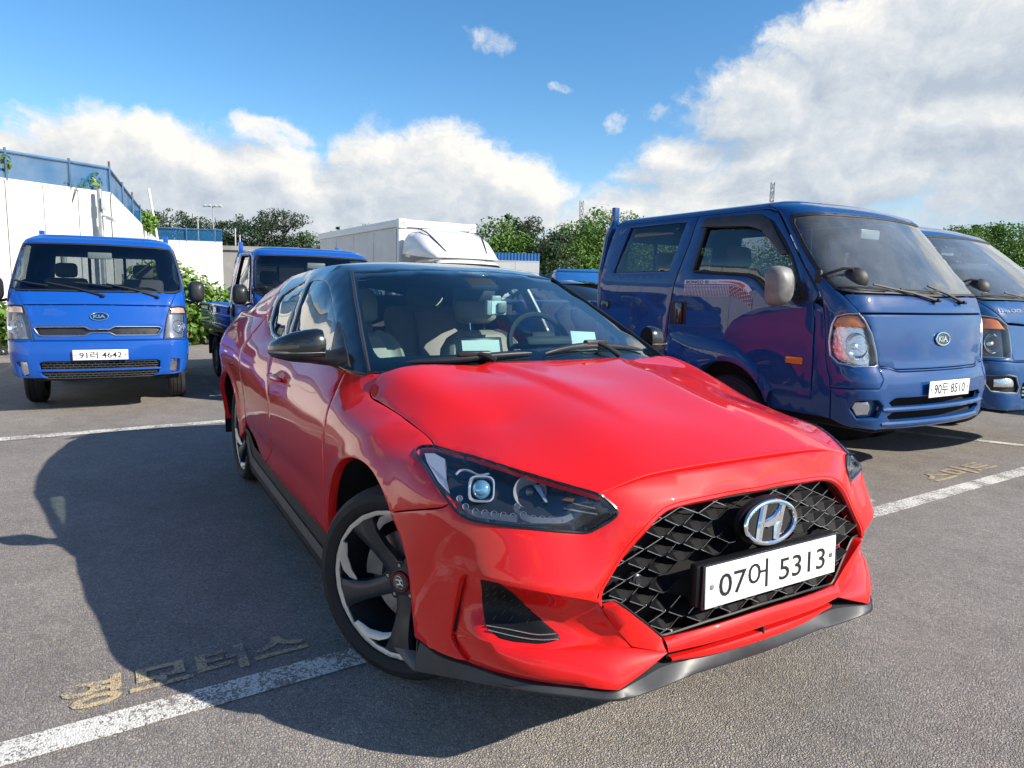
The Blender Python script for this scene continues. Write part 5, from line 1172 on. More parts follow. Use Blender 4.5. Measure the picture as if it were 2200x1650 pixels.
# ================================================================ the red hatchback
car = tag(empty('hatchback_car', (0, 0, 0)), 'red three-door hatchback with black roof, parked nearest, front wheel on the white line', 'car')
def arc(cx, cz, r, a0, a1, n=22): return [(cx + r * cos(R(a0 + (a1 - a0) * i / n)), cz + r * sin(R(a0 + (a1 - a0) * i / n))) for i in range(n + 1)]
BELT = [(-.353,.950),(-.43,.951),(-.5058,.9535),(-1.0,.965),(-1.48,.980),(-1.607,.983),(-1.747,.998),(-1.88,1.04),(-2.0,1.085),(-2.3,1.085),(-3.0,1.09),(-3.2,1.08)]
SEAM_F = [(.4958,.7169),(.4764,.7009),(.3818,.6715),(.2599,.6336)]
HOODRAIL = [(.2478,.808),(.2096,.8183),(.1157,.838),(.0047,.856),(-.1186,.8725),(-.2088,.8819),(-.2537,.8931),(-.285,.9150),(-.300,.937),(-.3021,.9536)]
LAMP_OUT = [(.4958,.7169),(.3851,.7561),(.2657,.7843),(.2211,.7932),(.214,.8009),(.230,.8055),(.2478,.808)]
DOOR_F = [(-.5058,.9535),(-.4987,.9222),(-.4536,.8637),(-.4156,.819),(-.4003,.7686),(-.4001,.7136),(-.412,.6249),(-.440,.50),(-.462,.335)]
DOOR_M = [(-1.49,.9802),(-1.4647,.9048),(-1.38,.8107),(-1.33,.7163),(-1.325,.6133),(-1.375,.5078),(-1.48,.4138),(-1.60,.352)]
DOOR_R = [(-2.02,1.085),(-2.045,.95),(-2.055,.8279),(-2.06,.7693),(-2.075,.6693),(-2.096,.5366),(-2.058,.4711),(-1.90,.43),(-1.70,.36)]
def sm(P, n=5): return [tuple(p) for p in cr(P, n)]
def front_arch(r0=.385, r1=.40, a0=180, a1=49.5, n=26):
    return [(0 + (r0 + (r1 - r0) * i / n) * cos(R(a0 + (a1 - a0) * i / n)), .33 + (r0 + (r1 - r0) * i / n) * sin(R(a0 + (a1 - a0) * i / n))) for i in range(n + 1)]
fender_o = sm(SEAM_F[::-1]) + sm(LAMP_OUT)[1:] + sm(HOODRAIL)[1:] + [(-.353,.950),(-.43,.951)] + sm(DOOR_F) + [(-.385,.335)] + front_arch()[1:-1]
door_o = sm(DOOR_F)[::-1] + [b for b in BELT if -1.48 < b[0] < -.51] + sm(DOOR_M) + [(-1.1,.342),(-.8,.338)]
rear_o = sm(DOOR_M)[::-1] + [b for b in BELT if -2.01 < b[0] < -1.5] + sm(DOOR_R) + [(-1.66,.353)]
quarter_o = sm(DOOR_R)[::-1][16:] + [b for b in BELT if b[0] < -2.1] + [(-3.26,1.0),(-3.27,.8),(-3.26,.4),(-3.06,.33)] + arc(-2.65,.33,.385,178,4) + [(-2.2,.40),(-2.12,.47)]
G_RAIL = [(-.352,.956),(-.6,1.088),(-.85,1.216),(-1.08,1.330),(-1.25,1.362),(-1.5,1.354),(-2.0,1.324),(-2.5,1.276),(-3.0,1.157)]
WIN_F = [(-1.395,1.03),(-1.47,1.2759),(-1.44,1.289),(-1.2908,1.292),(-1.2036,1.285),(-1.1179,1.2623),(-.97,1.19),(-.8051,1.1083),(-.68,1.01),(-.72,.985),(-1.0,.993),(-1.37,1.0)]
WIN_R = [(-1.7195,1.0183),(-1.8188,1.0597),(-1.895,1.1586),(-1.8807,1.2076),(-1.78,1.245),(-1.6085,1.284),(-1.5645,1.282),(-1.4714,1.0034),(-1.5873,1.0)]
frame_o = [b for b in BELT if -1.9 < b[0]][::1] + [(-1.95,1.1084),(-1.985,1.19),(-1.985,1.24),(-2.0,1.324)] + sm(G_RAIL[:7], 4)[::-1][1:]
cpillar_o = [(-2.0,1.324),(-1.985,1.24),(-1.985,1.19),(-1.95,1.1084),(-1.89,1.045)] + [b for b in BELT if b[0] < -1.95] + [(-3.0,1.157),(-2.5,1.276)]
for s in (False, True):
    sd = 'right' if not s else 'left'
    fe = panel('fender', M['red'], car, side, fender_o, step=(.018, .016), flip=False, mirror=s, thick=.03)
    do = panel('door', M['red'], car, side, door_o, step=(.04, .025), flip=False, mirror=s)
    panel('rear_door' if not s else 'side_panel', M['red'], car, side, rear_o, step=(.04, .025), flip=False, mirror=s)
    panel('quarter_panel', M['red'], car, side, quarter_o, step=(.025, .02), flip=False, mirror=s, thick=.03)
    panel('window_frame', M['black_gloss'], car, green, frame_o, [WIN_F, WIN_R], step=(.06, .03), flip=False, mirror=s, thick=.02, gap=.001)
    panel('rear_pillar', M['red'], car, green, cpillar_o, step=(.06, .03), flip=False, mirror=s, gap=.001)
    for w in (WIN_F, WIN_R):
        panel('side_window', M['glass_side'], car, green, w, step=(.08, .05), flip=False, mirror=s, thick=.004, off=-.004, gap=0)
for s in (False, True):      # dark lining inside the pillars and the tail
    panel('pillar_lining', M['liner'], car, green, frame_o, [WIN_F, WIN_R], step=(.08, .05), flip=True, mirror=s, thick=.002, gap=.004, off=.024)
    panel('pillar_lining', M['liner'], car, green, cpillar_o, step=(.1, .05), flip=True, mirror=s, thick=.002, gap=.004, off=.016)
    panel('quarter_lining', M['liner'], car, side, quarter_o, step=(.12, .06), flip=True, mirror=s, thick=.002, gap=.02, off=.035)
# roof, hood, windscreen
RF = [(-1.075,.552),(-1.01,.30),(-.99,.12),(-.985,0),(-.99,-.12),(-1.01,-.30),(-1.075,-.552)]
rs = [(-1.25,.549),(-1.5,.577),(-2.0,.583),(-2.5,.558),(-2.85,.545)]
roof_o = sm(RF) + [(a, -b) for a, b in rs] + [(a, b) for a, b in rs[::-1]]
panel('roof', M['black_gloss'], car, roof, roof_o, step=(.06, .06), flip=False, gap=.001)
SHUT = [(.7204,-.5001),(.7235,-.43),(.7245,-.3614),(.7285,-.2257),(.732,-.1),(.733,0)]
SHUT = SHUT + [(a, -b) for a, b in SHUT[::-1][1:]]
LTOP = [(.2336,-.722),(.3593,-.6907),(.4886,-.6516),(.6005,-.5882),(.7204,-.5001)]
_hr = [(x, -float(side_w([x], [z])[0])) for x, z in HOOD_RAIL]
HREAR = [_hr[5], _hr[6], (-.2794,-.735),(-.290,-.7138),(-.2886,-.6968),(-.262,-.68),(-.235,-.5975),(-.215,-.4201),(-.20,-.2266),(-.195,0)]
HRAIL = _hr[:6]
LTOP[0] = _hr[0]
half = sm(LTOP)[::-1] + sm(HRAIL)[1:] + sm(HREAR)[1:]
hood_o = half + [(a, -b) for a, b in half[::-1][1:]] + sm(SHUT)[::-1][1:-1]
panel('hood', M['red'], car, hood, hood_o, step=(.022, .022), thick=.02)
SH_L = [(-.352,.7165),(-.6,.665),(-.85,.609),(-1.075,.5535)]
SH_B = [(-.352,.7165),(-.25,.5),(-.19,.25),(-.175,0)]
sho = sm(SH_B) [::-1] + sm(SH_L)[1:] + sm(RF)[1:]
sho = [(a, -b) for a, b in sm(SH_B)[1:][::-1]][:0] + sho + [(a, -b) for a, b in sm(SH_L)[::-1]][1:] + [(a, -b) for a, b in sm(SH_B)][1:-1]
panel('windscreen', M['glass'], car, shield, sho, step=(.07, .07), thick=.004, gap=.001)
inner = [(-.405,.60),(-.325,.40),(-.285,.2),(-.28,0)]
inL = [(-.405,.60),(-.43,.655),(-.62,.636),(-.85,.582),(-1.015,.54),(-1.035,.50)]
inT = [(-1.035,.50),(-.985,.3),(-.965,.1),(-.963,0)]
ih = sm(inner)[::-1] + sm(inL) + sm(inT)[1:]
ih = ih + [(a, -b) for a, b in ih[::-1][1:-1]]
panel('windscreen_border', M['frit'], car, shield, sho, [ih], step=(.05, .05), thick=.003, off=-.006, gap=.001, seg=.03)
# A pillar trim strip between windscreen and window frame
for s in (1, -1):
    mb = MB(); P = [(x, -(w), z) for x, z in sm(G_RAIL[:4], 6) for w in [green_w([x], [z])[0]]]
    mb.tube([(x, y * s, z - .001) for x, y, z in P], .007, 8); mb.build('pillar_trim', M['black_satin'], car)
# ---------------------------------------------------------------- front bumper skin
SHUT_FA = [(.4533,.7619),(.40,.775),(.3423,.7865),(.2248,.7945),(.1,.797),(0,.7975)]
LB = [(.4544,.7597),(.4336,.7427),(.4123,.7182),(.4189,.7041),(.4592,.6749),(.4798,.6657),(.517,.6695),(.6065,.6815),(.6971,.6844),(.7345,.6857),(.7617,.6953),(.7872,.7159)]
SEAM_B = [(.786,.7162),(.8046,.7012),(.888,.6719),(1.0147,.6252)]
ARCH_B = [(1.0147,.6252),(.9533,.5783),(.9181,.5168),(.8990,.4326),(.8920,.3599),(.8905,.3166)]
STRIP = [(.8905,.3166),(.8086,.3102),(.7534,.3123),(.7303,.3188),(.7532,.3371),(.773,.3653),(.7718,.3824),(.7636,.4596),(.7539,.5193),(.7481,.5396),(.7385,.5493)]
RUP = [(.7385,.5493),(.703,.5518),(.6709,.5507),(.6397,.547),(.5767,.5401),(.5006,.5203),(.4605,.5056),(.4496,.4949)]
G_OUT = [(.4496,.4949),(.4585,.522),(.4432,.5493),(.3961,.6278),(.3362,.6934),(.298,.7173),(.2445,.7260),(.1739,.7295),(.0607,.7305),(0,.7305)]
G_IN = [(.4476,.5028),(.4384,.536),(.3852,.617),(.3196,.6872),(.2923,.7045),(.2727,.7097),(.2271,.7142),(.15,.716),(.0653,.717),(0,.717)]
bh = sm(SHUT_FA)[::-1] + sm(LB)[1:] + sm(SEAM_B)[1:] + sm(ARCH_B)[1:] + [STRIP[1], STRIP[2], STRIP[3]] + sm(STRIP[3:])[1:] + sm(RUP)[1:] + sm(G_OUT)[1:]
bumper_o = bh + [(-a, b) for a, b in bh[::-1][1:-1]]
panel('front_bumper', M['red'], car, fascia, bumper_o, step=(.022, .022), flip=True, thick=.02, seg=.014)
# red bevel that runs in to the grille
for s in (False, True):
    A_ = resample(np.array(sm(G_OUT)), .02, False); n_ = len(A_)
    Bq = np.array(sm(G_IN)); t = np.linspace(0, 1, n_)
    def along(P, t):
        d = np.concatenate([[0], np.cumsum(np.linalg.norm(np.diff(P, axis=0), axis=1))]); d /= d[-1]
        return np.stack([np.interp(t, d, P[:, 0]), np.interp(t, d, P[:, 1])], 1)
    a_ = along(np.array(sm(G_OUT)), t); b_ = along(Bq, t)
    ra = fascia(a_[:, 0], a_[:, 1]); rb = fascia(b_[:, 0], b_[:, 1])
    r0 = ra + (ra - rb) * .02; r0[:, 0] -= .0016
    r1 = ra * .5 + rb * .5; r1[:, 0] -= .003; r2 = rb.copy(); r2[:, 0] -= .012; r3 = rb.copy(); r3[:, 0] -= .05
    grid_from([r0, r1, r2, r3], 'grille_surround', M['red'], car, sharp=40, mirror=s)
# ---------------------------------------------------------------- lower front: vents, fins, lip, grille, plate, emblem, lamps
REC = [(0.7425,0.5493,1.1457),(0.7062,0.5518,1.1663),(0.6416,0.547,1.1886),(0.5774,0.5401,1.1974),(0.4998,0.5203,1.1869),(0.4478,0.4949,1.1773),(0.759,0.378,1.1441),(0.7029,0.4002,1.1796),(0.6444,0.3829,1.1945),(0.5478,0.3848,1.1972),(0.4144,0.3786,1.1853),(0.3795,0.3791,1.1789),(0.4454,0.476,1.1912),(0.4153,0.43,1.1858),(0.647,0.46,1.128),(0.5449,0.43,1.1576),(0.4426,0.42,1.1675)]
rec_R = RBF([(a, b) for a, b, c in REC], [c for a, b, c in REC], (1, 1), 1e-4)
def recess(ph, z):
    r = rec_R(ph, z); return np.stack([AX + r * np.cos(ph), -r * np.sin(ph), np.asarray(z, float)], 1)
VENT = [(.7058,.5369),(.6844,.5400),(.6592,.5367),(.6413,.5196),(.6033,.4673),(.561,.4325),(.5328,.4112),(.531,.4029),(.5527,.3964),(.5789,.3926),(.6265,.3929),(.6587,.3979),(.6854,.4132),(.6957,.427),(.7058,.4664)]
rec_o = sm(RUP) + [(.4454,.476),(.4153,.43),(.3795,.3791),(.4144,.3786),(.5478,.3848),(.6444,.3829),(.70,.392),(.735,.383),(.7718,.372)] + [(.7636,.4596),(.7539,.5193),(.7481,.5396)]
SHELF = np.array([(.522,-.790,.372),(.60,-.763,.393),(.655,-.718,.383),(.722,-.624,.385),(.785,-.477,.380),(.826,-.346,.358)])
BOT = np.array([(.546,-.775,.314),(.566,-.765,.310),(.644,-.720,.310),(.720,-.657,.310),(.778,-.584,.308),(.822,-.522,.304),(.832,-.500,.303)])
BOT2 = np.array([(.832,-.500,.303),(.833,-.42,.33),(.829,-.347,.356)])
SLOT = [(.7457,.530),(.7518,.5281),(.7593,.4986),(.7673,.4351),(.7716,.3825),(.7631,.3806),(.7588,.4156),(.7529,.4819)]
def along3(P, n):
    P = np.array(P, float); d = np.concatenate([[0], np.cumsum(np.linalg.norm(np.diff(P, axis=0), axis=1))]); t = np.linspace(0, d[-1], n)
    return np.stack([np.interp(t, d, P[:, k]) for k in range(3)], 1)
FINE = np.array([(.779,-.514,.496),(.800,-.484,.499),(.802,-.465,.487),(.806,-.398,.431),(.810,-.346,.384),(.828,-.345,.358)])
GROOVE = np.array([(.777,-.517,.490),(.782,-.505,.470),(.788,-.478,.430),(.798,-.437,.382),(.828,-.346,.357)])
for s in (False, True):
    panel('vent_recess', M['red'], car, recess, rec_o, [], step=(.02, .02), flip=True, mirror=s, gap=0, thick=.004, rnd=.001, seg=.012)
    panel('side_vent', M['vent_black'], car, recess, VENT, [], step=(.02, .02), flip=True, mirror=s, gap=.001, thick=.008, off=.003, rnd=.003)
    panel('air_slot', M['dark'], car, recess, SLOT, [], step=(.01, .02), flip=True, mirror=s, gap=0, thick=.004, off=.004, rnd=.001, seg=.008)
    # little dashes pressed in the vent and two bright trims
    mb = MB(); sg = -1 if s else 1
    for i in range(9):
        for j in range(7):
            a, b = .545 + i * .0185, .405 + j * .0215 + (.0108 if i % 2 else 0)
            if inside(np.array(VENT), np.array([[a, b]]))[0] and seg_dist(np.array(VENT), np.array([[a, b]]))[0] > .008 and b > .43:
                p = recess(np.array([a - .0035, a + .0035]), np.array([b + .005, b - .005])); o_ = np.array([.0045, -.003, 0])
                mb.tube([p[0] + o_, p[1] + o_], .0009, 4)
    for v in mb.V: pass
    if s: mb.V = [(x, -y, z) for x, y, z in mb.V]
    mb.build('vent_dashes', M['grey_plastic'], car, False)
    for C_ in ([(.6891,.4239),(.6546,.4195),(.614,.4152),(.5791,.4127),(.5396,.4158)], [(.6838,.4156),(.6433,.4085),(.6033,.4043),(.569,.4041),(.5349,.4066)]):
        c_ = np.array(sm(C_)); p = recess(c_[:, 0], c_[:, 1]) + np.array([.006, -.004, 0])
        if s: p[:, 1] *= -1
        MB().tube(p, .0022, 6).build('vent_trim', M['satin_metal'], car)
    # shelf below the vent (the wing) and its edge that carries on to the apex
    n_ = 40; top = along3(cr(SHELF, 6), n_); full = np.vstack([cr(BOT, 6), cr(BOT2, 4)[1:]]); bot = along3(full, n_)
    sag = np.array([.010, -.006, 0])
    mid1 = top * .72 + bot * .28 + sag * np.sin(np.linspace(0, pi, n_))[:, None]; mid2 = top * .3 + bot * .7 + sag * 1.3 * np.sin(np.linspace(0, pi, n_))[:, None]
    lip_ = bot - np.array([.012, -.006, .004]); rim0 = top - np.array([.010, -.005, -.004])
    grid_from([rim0, top, mid1, mid2, bot, lip_], 'bumper_wing', M['red'], car, sharp=60, mirror=s)
    a_ = along3(GROOVE, 30); b_ = along3(FINE, 30); m_ = a_ * .45 + b_ * .55 + np.array([.007, -.002, .004]) * np.sin(np.linspace(0, pi, 30))[:, None]
    grid_from([a_ - np.array([.012, 0, 0]), a_, m_, b_, b_ - np.array([.03, 0, -.002])], 'grille_fin', M['red'], car, sharp=60, mirror=s)
# crossbar under the grille, air slot, red lower bar, lip
def sym(P): P = np.array(P, float); Q = P[::-1].copy(); Q[:, 1] *= -1; return np.vstack([P[:-1], Q])
bt = cr(sym([(.813,-.346,.388),(.838,-.20,.398),(.846,0,.404)]), 8); bb = cr(sym([(.830,-.345,.357),(.848,-.20,.358),(.853,0,.360)]), 8)
bk = bt - np.array([.010, 0, .003]); bu = bb - np.array([.05, 0, .002]); bm_ = bt * .5 + bb * .5 + np.array([.006, 0, .001])
grid_from([bk, bt, bt * .85 + bb * .15 + np.array([.004, 0, 0]), bm_, bt * .12 + bb * .88 + np.array([.003, 0, 0]), bb, bu], 'bumper_crossbar', M['red'], car, sharp=55)
lt = cr(sym([(.822,-.325,.334),(.835,-.18,.334),(.838,0,.334)]), 8); lb = cr(sym([(.815,-.318,.318),(.835,-.18,.314),(.842,0,.312)]), 8)
ltk, lbk = lt - np.array([.06, 0, 0]), lb - np.array([.06, 0, 0])
grid_from([ltk, lt, lt * .6 + lb * .4 + np.array([.004, 0, 0]), lb, lbk], 'lower_bar', M['red'], car, sharp=55)
MB().box((.80, 0, .345), (.02, .66, .04)).build('intake_backing', M['dark'], car)
MB().box((.824, 0, .335), (.035, .008, .052), bev=.002).build('intake_divider', M['black_plastic'], car)
LT = np.array([(.372,-.838,.306),(.48,-.815,.300),(.56,-.765,.298),(.644,-.718,.298),(.72,-.655,.298),(.778,-.584,.297),(.824,-.520,.294),(.826,-.44,.305),(.815,-.345,.312),(.815,-.25,.306),(.822,-.1,.306),(.826,0,.306)])
LE = np.array([(.389,-.847,.226),(.435,-.835,.240),(.49,-.813,.254),(.579,-.764,.269),(.671,-.708,.284),(.734,-.653,.288),(.783,-.592,.287),(.824,-.535,.284),(.844,-.50,.284),(.838,-.43,.276),(.828,-.348,.268),(.832,-.30,.274),(.838,-.25,.281),(.852,-.1,.287),(.856,0,.288)])
lt_, le_ = cr(sym(LT), 6), None
n_ = 160; lt_ = along3(cr(sym(LT), 6), n_); le_ = along3(cr(sym(LE), 6), n_)
# pair the two edges by bearing so the skin does not shear
def by_bearing(P, th):
    b = np.arctan2(P[:, 1], P[:, 0] + .1); return np.stack([np.interp(th, b, P[:, k]) for k in range(3)], 1)
th = np.linspace(-1.05, 1.05, 161); lt_, le_ = by_bearing(lt_, th), by_bearing(le_, th)
l1 = lt_ * .35 + le_ * .65 - np.array([0, 0, .004]); l0 = lt_ - np.array([.03, 0, -.004]); d1 = le_ - np.array([.004, 0, .006]); d2 = le_ - np.array([.04, 0, .010]); d3 = le_ - np.array([.16, 0, .012])
grid_from([l0, lt_, l1, le_, d1, d2, d3], 'front_lip', M['lip_grey'], car, sharp=30)
ut = [(x - .03, y * .96) for x, y, z in LT]; ut = [(-.2, -.60), (.34, -.60), (.35, ut[0][1])] + ut; ut = ut + [(x, -y) for x, y in ut[::-1] if abs(y) > 1e-6]
MB().prism(ut, .285, .295, 'Z').build('undertray', M['dark'], car)  # unseen tray, shaped to block sun leaking in under the lip
for s in (1, -1):
    mb = MB(); mb.loft([[(.375, -.838 * s, .306), (.395, -.845 * s, .224)], [(.392, -.79 * s, .31), (.40, -.79 * s, .205)], [(.395, -.62 * s, .31), (.40, -.62 * s, .21)]])
    mb.build('wheel_deflector', M['vent_black'], car)
# ---- grille
def grille_x(y, z):
    y = np.abs(np.asarray(y, float)); return .812 - .16 * y ** 2 - .02 * np.clip((z - .55) / .15, -1, 1) - .008
go = fascia(np.array([a for a, b in sm(G_IN)]), np.array([b for a, b in sm(G_IN)]))[:, 1:]
gl = np.array([(-.518,.502),(-.480,.500),(-.461,.489),(-.395,.433),(-.364,.404),(-.344,.389),(-.326,.389),(-.2,.398),(0,.404)])
gh = np.vstack([go[::-1], gl]); GPOLY = np.vstack([gh, (gh * np.array([-1, 1]))[::-1]])
def gsurf(y, z): return np.stack([grille_x(y, z) - .045, np.ravel(y), np.ravel(z)], 1)
panel('grille_backing', M['dark'], car, gsurf, GPOLY, step=(.06, .06), flip=False, gap=0, thick=.005)
DY, DZ = .0585, .0235
M['grille_black'] = mat('grille_black', (.005, .005, .006), .45, spec=.06)
def cell_mesh():
    mb = MB(); L_, R_, B_, T_ = (0, -DY, 0), (0, DY, 0), (.004, 0, -DZ), (-.030, 0, DZ * .62)
    bl, br = (.004, -.012, -DZ * .97), (.004, .012, -DZ * .97)
    mb.add([L_, bl, br, R_, T_, (-.012, -DY * .35, -.002), (-.012, DY * .35, -.002)], [(0, 1, 5), (1, 2, 6, 5), (2, 3, 6), (0, 5, 4), (5, 6, 4), (6, 3, 4)], 0)
    mb.tube([L_, bl, B_, br, R_], [.0016, .0019, .0019, .0019, .0016], 5, 1, cap=False)
    me = bpy.data.meshes.new('grille_cell'); me.from_pydata(mb.V, [], mb.F); me.materials.append(M['grille_black']); me.materials.append(M['satin_grille'])
    me.polygons.foreach_set('material_index', np.array(mb.M, np.int32)); me.update(); return me
M['satin_grille'] = mat('grille_satin_edge', (.40, .41, .43), .24, 1.0)
cme = cell_mesh(); gp = np.array(GPOLY)
for j in range(-12, 13):
    for i in range(-10, 11):
        if (i + j) % 2: continue
        y, z = .02925 + i * DY, .659 + j * DZ
        q = np.array([[y, z], [y - DY * .8, z], [y + DY * .8, z], [y, z - DZ * .85], [y, z + DZ * .5]])
        if not inside(gp, q).all(): continue
        if abs(y) < .30 and abs(z - .52) < .052: continue
        if (y / .118) ** 2 + ((z - .647) / .082) ** 2 < .7: continue
        c_ = link('grille_cell', cme, None, car, (float(grille_x(y, z)) - .012, y, z)); c_.rotation_euler = (0, 0, math.atan(-.32 * y) if True else 0)
# partial pieces along the rim of the mesh, joined (too small to pick out)
mb = MB()
for j in range(-12, 13):
    for i in range(-10, 11):
        if (i + j) % 2: continue
        y, z = .02925 + i * DY, .659 + j * DZ
        q = np.array([[y, z], [y - DY * .8, z], [y + DY * .8, z], [y, z - DZ * .85], [y, z + DZ * .5]])
        ins = inside(gp, q)
        if ins.all() or not ins.any(): continue
        for a, b in (((-DY, 0), (0, -DZ)), ((0, -DZ), (DY, 0))):
            pts = np.array([(y + a[0] + (b[0] - a[0]) * t, z + a[1] + (b[1] - a[1]) * t) for t in np.linspace(0, 1, 9)]); ok = inside(gp, pts)
            seg = pts[ok]
            if len(seg) > 2: mb.tube([(float(grille_x(p[0], p[1])) - .010, p[0], p[1]) for p in seg], .0017, 5, 0)
o = mb.build('grille_edge_bars', M['satin_grille'], car); o['kind'] = 'stuff'
fr = [(float(grille_x(y, z)) - .004, y, z) for y, z in resample(gp, .02)]
MB().tube(fr, .0045, 6, close=True).build('grille_frame', M['vent_black'], car)
mb = MB(); mb.lathe([(.0, .004), (.009, .004), (.011, .001), (.013, .002), (.016, 0), (.016, -.02)], 'X', 20, (.772, -.405, .538)); mb.build('parking_sensor', M['black_satin'], car)
# ---- number plate
tilt = Matrix.Rotation(R(-2.4), 3, 'Y')
mb = MB(); mb.box((.835, .0, .522), (.030, .56, .116), bev=.01); mb.build('plate_holder', M['vent_black'], car)
mb = MB(); mb.box((.8545, 0, .5207), (.008, .531, .119), bev=.003); mb.build('plate_frame', M['black_gloss'], car)
make_plate('number_plate', car, .520, .110, '07어 5313', Vector((.8602, 0, .5207)), tilt @ ROT_F, .425, .078, bold=.006)
# ---- front emblem: an oval badge with a slanted H
def emblem(name, parent, loc, rot, a, b, ring, dep, mats, slant=.28):
    mb = MB(); n = 48
    P = [(a * cos(2 * pi * i / n), b * sin(2 * pi * i / n), dep) for i in range(n)]
    mb.tube(P, ring, 8, 0, close=True)
    mb.add([(x, y, dep * .5) for x, y, z in P], [tuple(range(n))], 1)
    def bar(pts, wd):
        pts = cr(np.array(pts), 6); V, F = [], []
        for i, p in enumerate(pts):
            w2 = np.interp(i / (len(pts) - 1), np.linspace(0, 1, len(wd)), wd)
            t = pts[min(i + 1, len(pts) - 1)] - pts[max(i - 1, 0)]; t /= np.linalg.norm(t); nrm = np.array([-t[1], t[0]])
            for sg, hh in ((1, .3), (.55, 1.0), (-.55, 1.0), (-1, .3)): V.append((p[0] + nrm[0] * w2 * sg, p[1] + nrm[1] * w2 * sg, dep * .5 + ring * 1.1 * hh))
        for i in range(len(pts) - 1):
            for j in range(3): F.append((i * 4 + j, i * 4 + j + 1, i * 4 + j + 5, i * 4 + j + 4))
        mb.add(V, F, 0)
    w = a * .155
    bar([(-a * .50, -b * .84), (-a * .36, 0), (-a * .18, b * .90)], (w * .75, w * .8, w * .75))
    bar([(a * .20, -b * .90), (a * .33, -b * .2), (a * .44, b * .30), (a * .58, b * .78)], (w * .6, w * 1.1, w * .9, w * .7))
    bar([(-a * .36, -b * .06), (-a * .08, -b * .05), (a * .16, b * .06), (a * .38, b * .42)], (w * .55, w * .9, w * .9, w * .6))
    o = mb.build(name, mats, parent); o.matrix_local = Matrix.Translation(loc) @ rot.to_4x4(); return o
mb = MB(); n = 48
mb.loft([[(.808,   .112 * cos(2 * pi * i / n), .647 + .068 * sin(2 * pi * i / n)) for i in range(n)], [(.822, .110 * cos(2 * pi * i / n), .647 + .066 * sin(2 * pi * i / n)) for i in range(n)], [(.824, .06 * cos(2 * pi * i / n), .647 + .03 * sin(2 * pi * i / n)) for i in range(n)]], 0, closed=True, caps=True)
mb.build('badge_base', M['vent_black'], car)
emblem('badge', car, Vector((.828, 0, .646)), Matrix.Rotation(R(-8), 3, 'Y') @ ROT_F, .0985, .0555, .0066, .010, [M['chrome'], M['black_gloss']])
# ---- head lamps
LO3 = sm(LAMP_OUT)
def lamp_boundary():
    a, b, c = np.array(sm(LTOP)), np.array(sm(LB)), np.array(sm(LAMP_OUT))
    return np.vstack([hood(a[:, 0], a[:, 1]), fascia(b[:, 0], b[:, 1])[1:], side(c[:, 0], c[:, 1])[1:-1]])
LN = np.array([.80, -.48, .36]); LN /= np.linalg.norm(LN); LU = np.cross([0, 0, 1.], LN); LU /= np.linalg.norm(LU); LV = np.cross(LN, LU); LO = np.array([.5, -.65, .73])
LBD = lamp_boundary(); LB2 = np.stack([(LBD - LO) @ LU, (LBD - LO) @ LV], 1)
lamp_h = RBF(LB2, (LBD - LO) @ LN, (1, 1), 1e-4)
def lamp_map(depth, bulge=0.0):
    def f(u, v):
        h = lamp_h(u, v); d = seg_dist(LB2, np.stack([u, v], 1)) if (bulge or depth) else 0
        return LO + np.outer(u, LU) + np.outer(v, LV) + np.outer(h + bulge * np.minimum(d / .03, 1) - depth * np.minimum(d / .005, 1), LN)
    return f
M['lens_blue'] = mat('projector_glass', (.22, .50, .70), .05, .6, 1.0, .01)
M['lamp_chrome'] = mat('lamp_chrome', (.52, .55, .60), .16, .55, spec=.9)
M['lamp_grey'] = mat('lamp_tray', (.16, .17, .19), .3, .5)
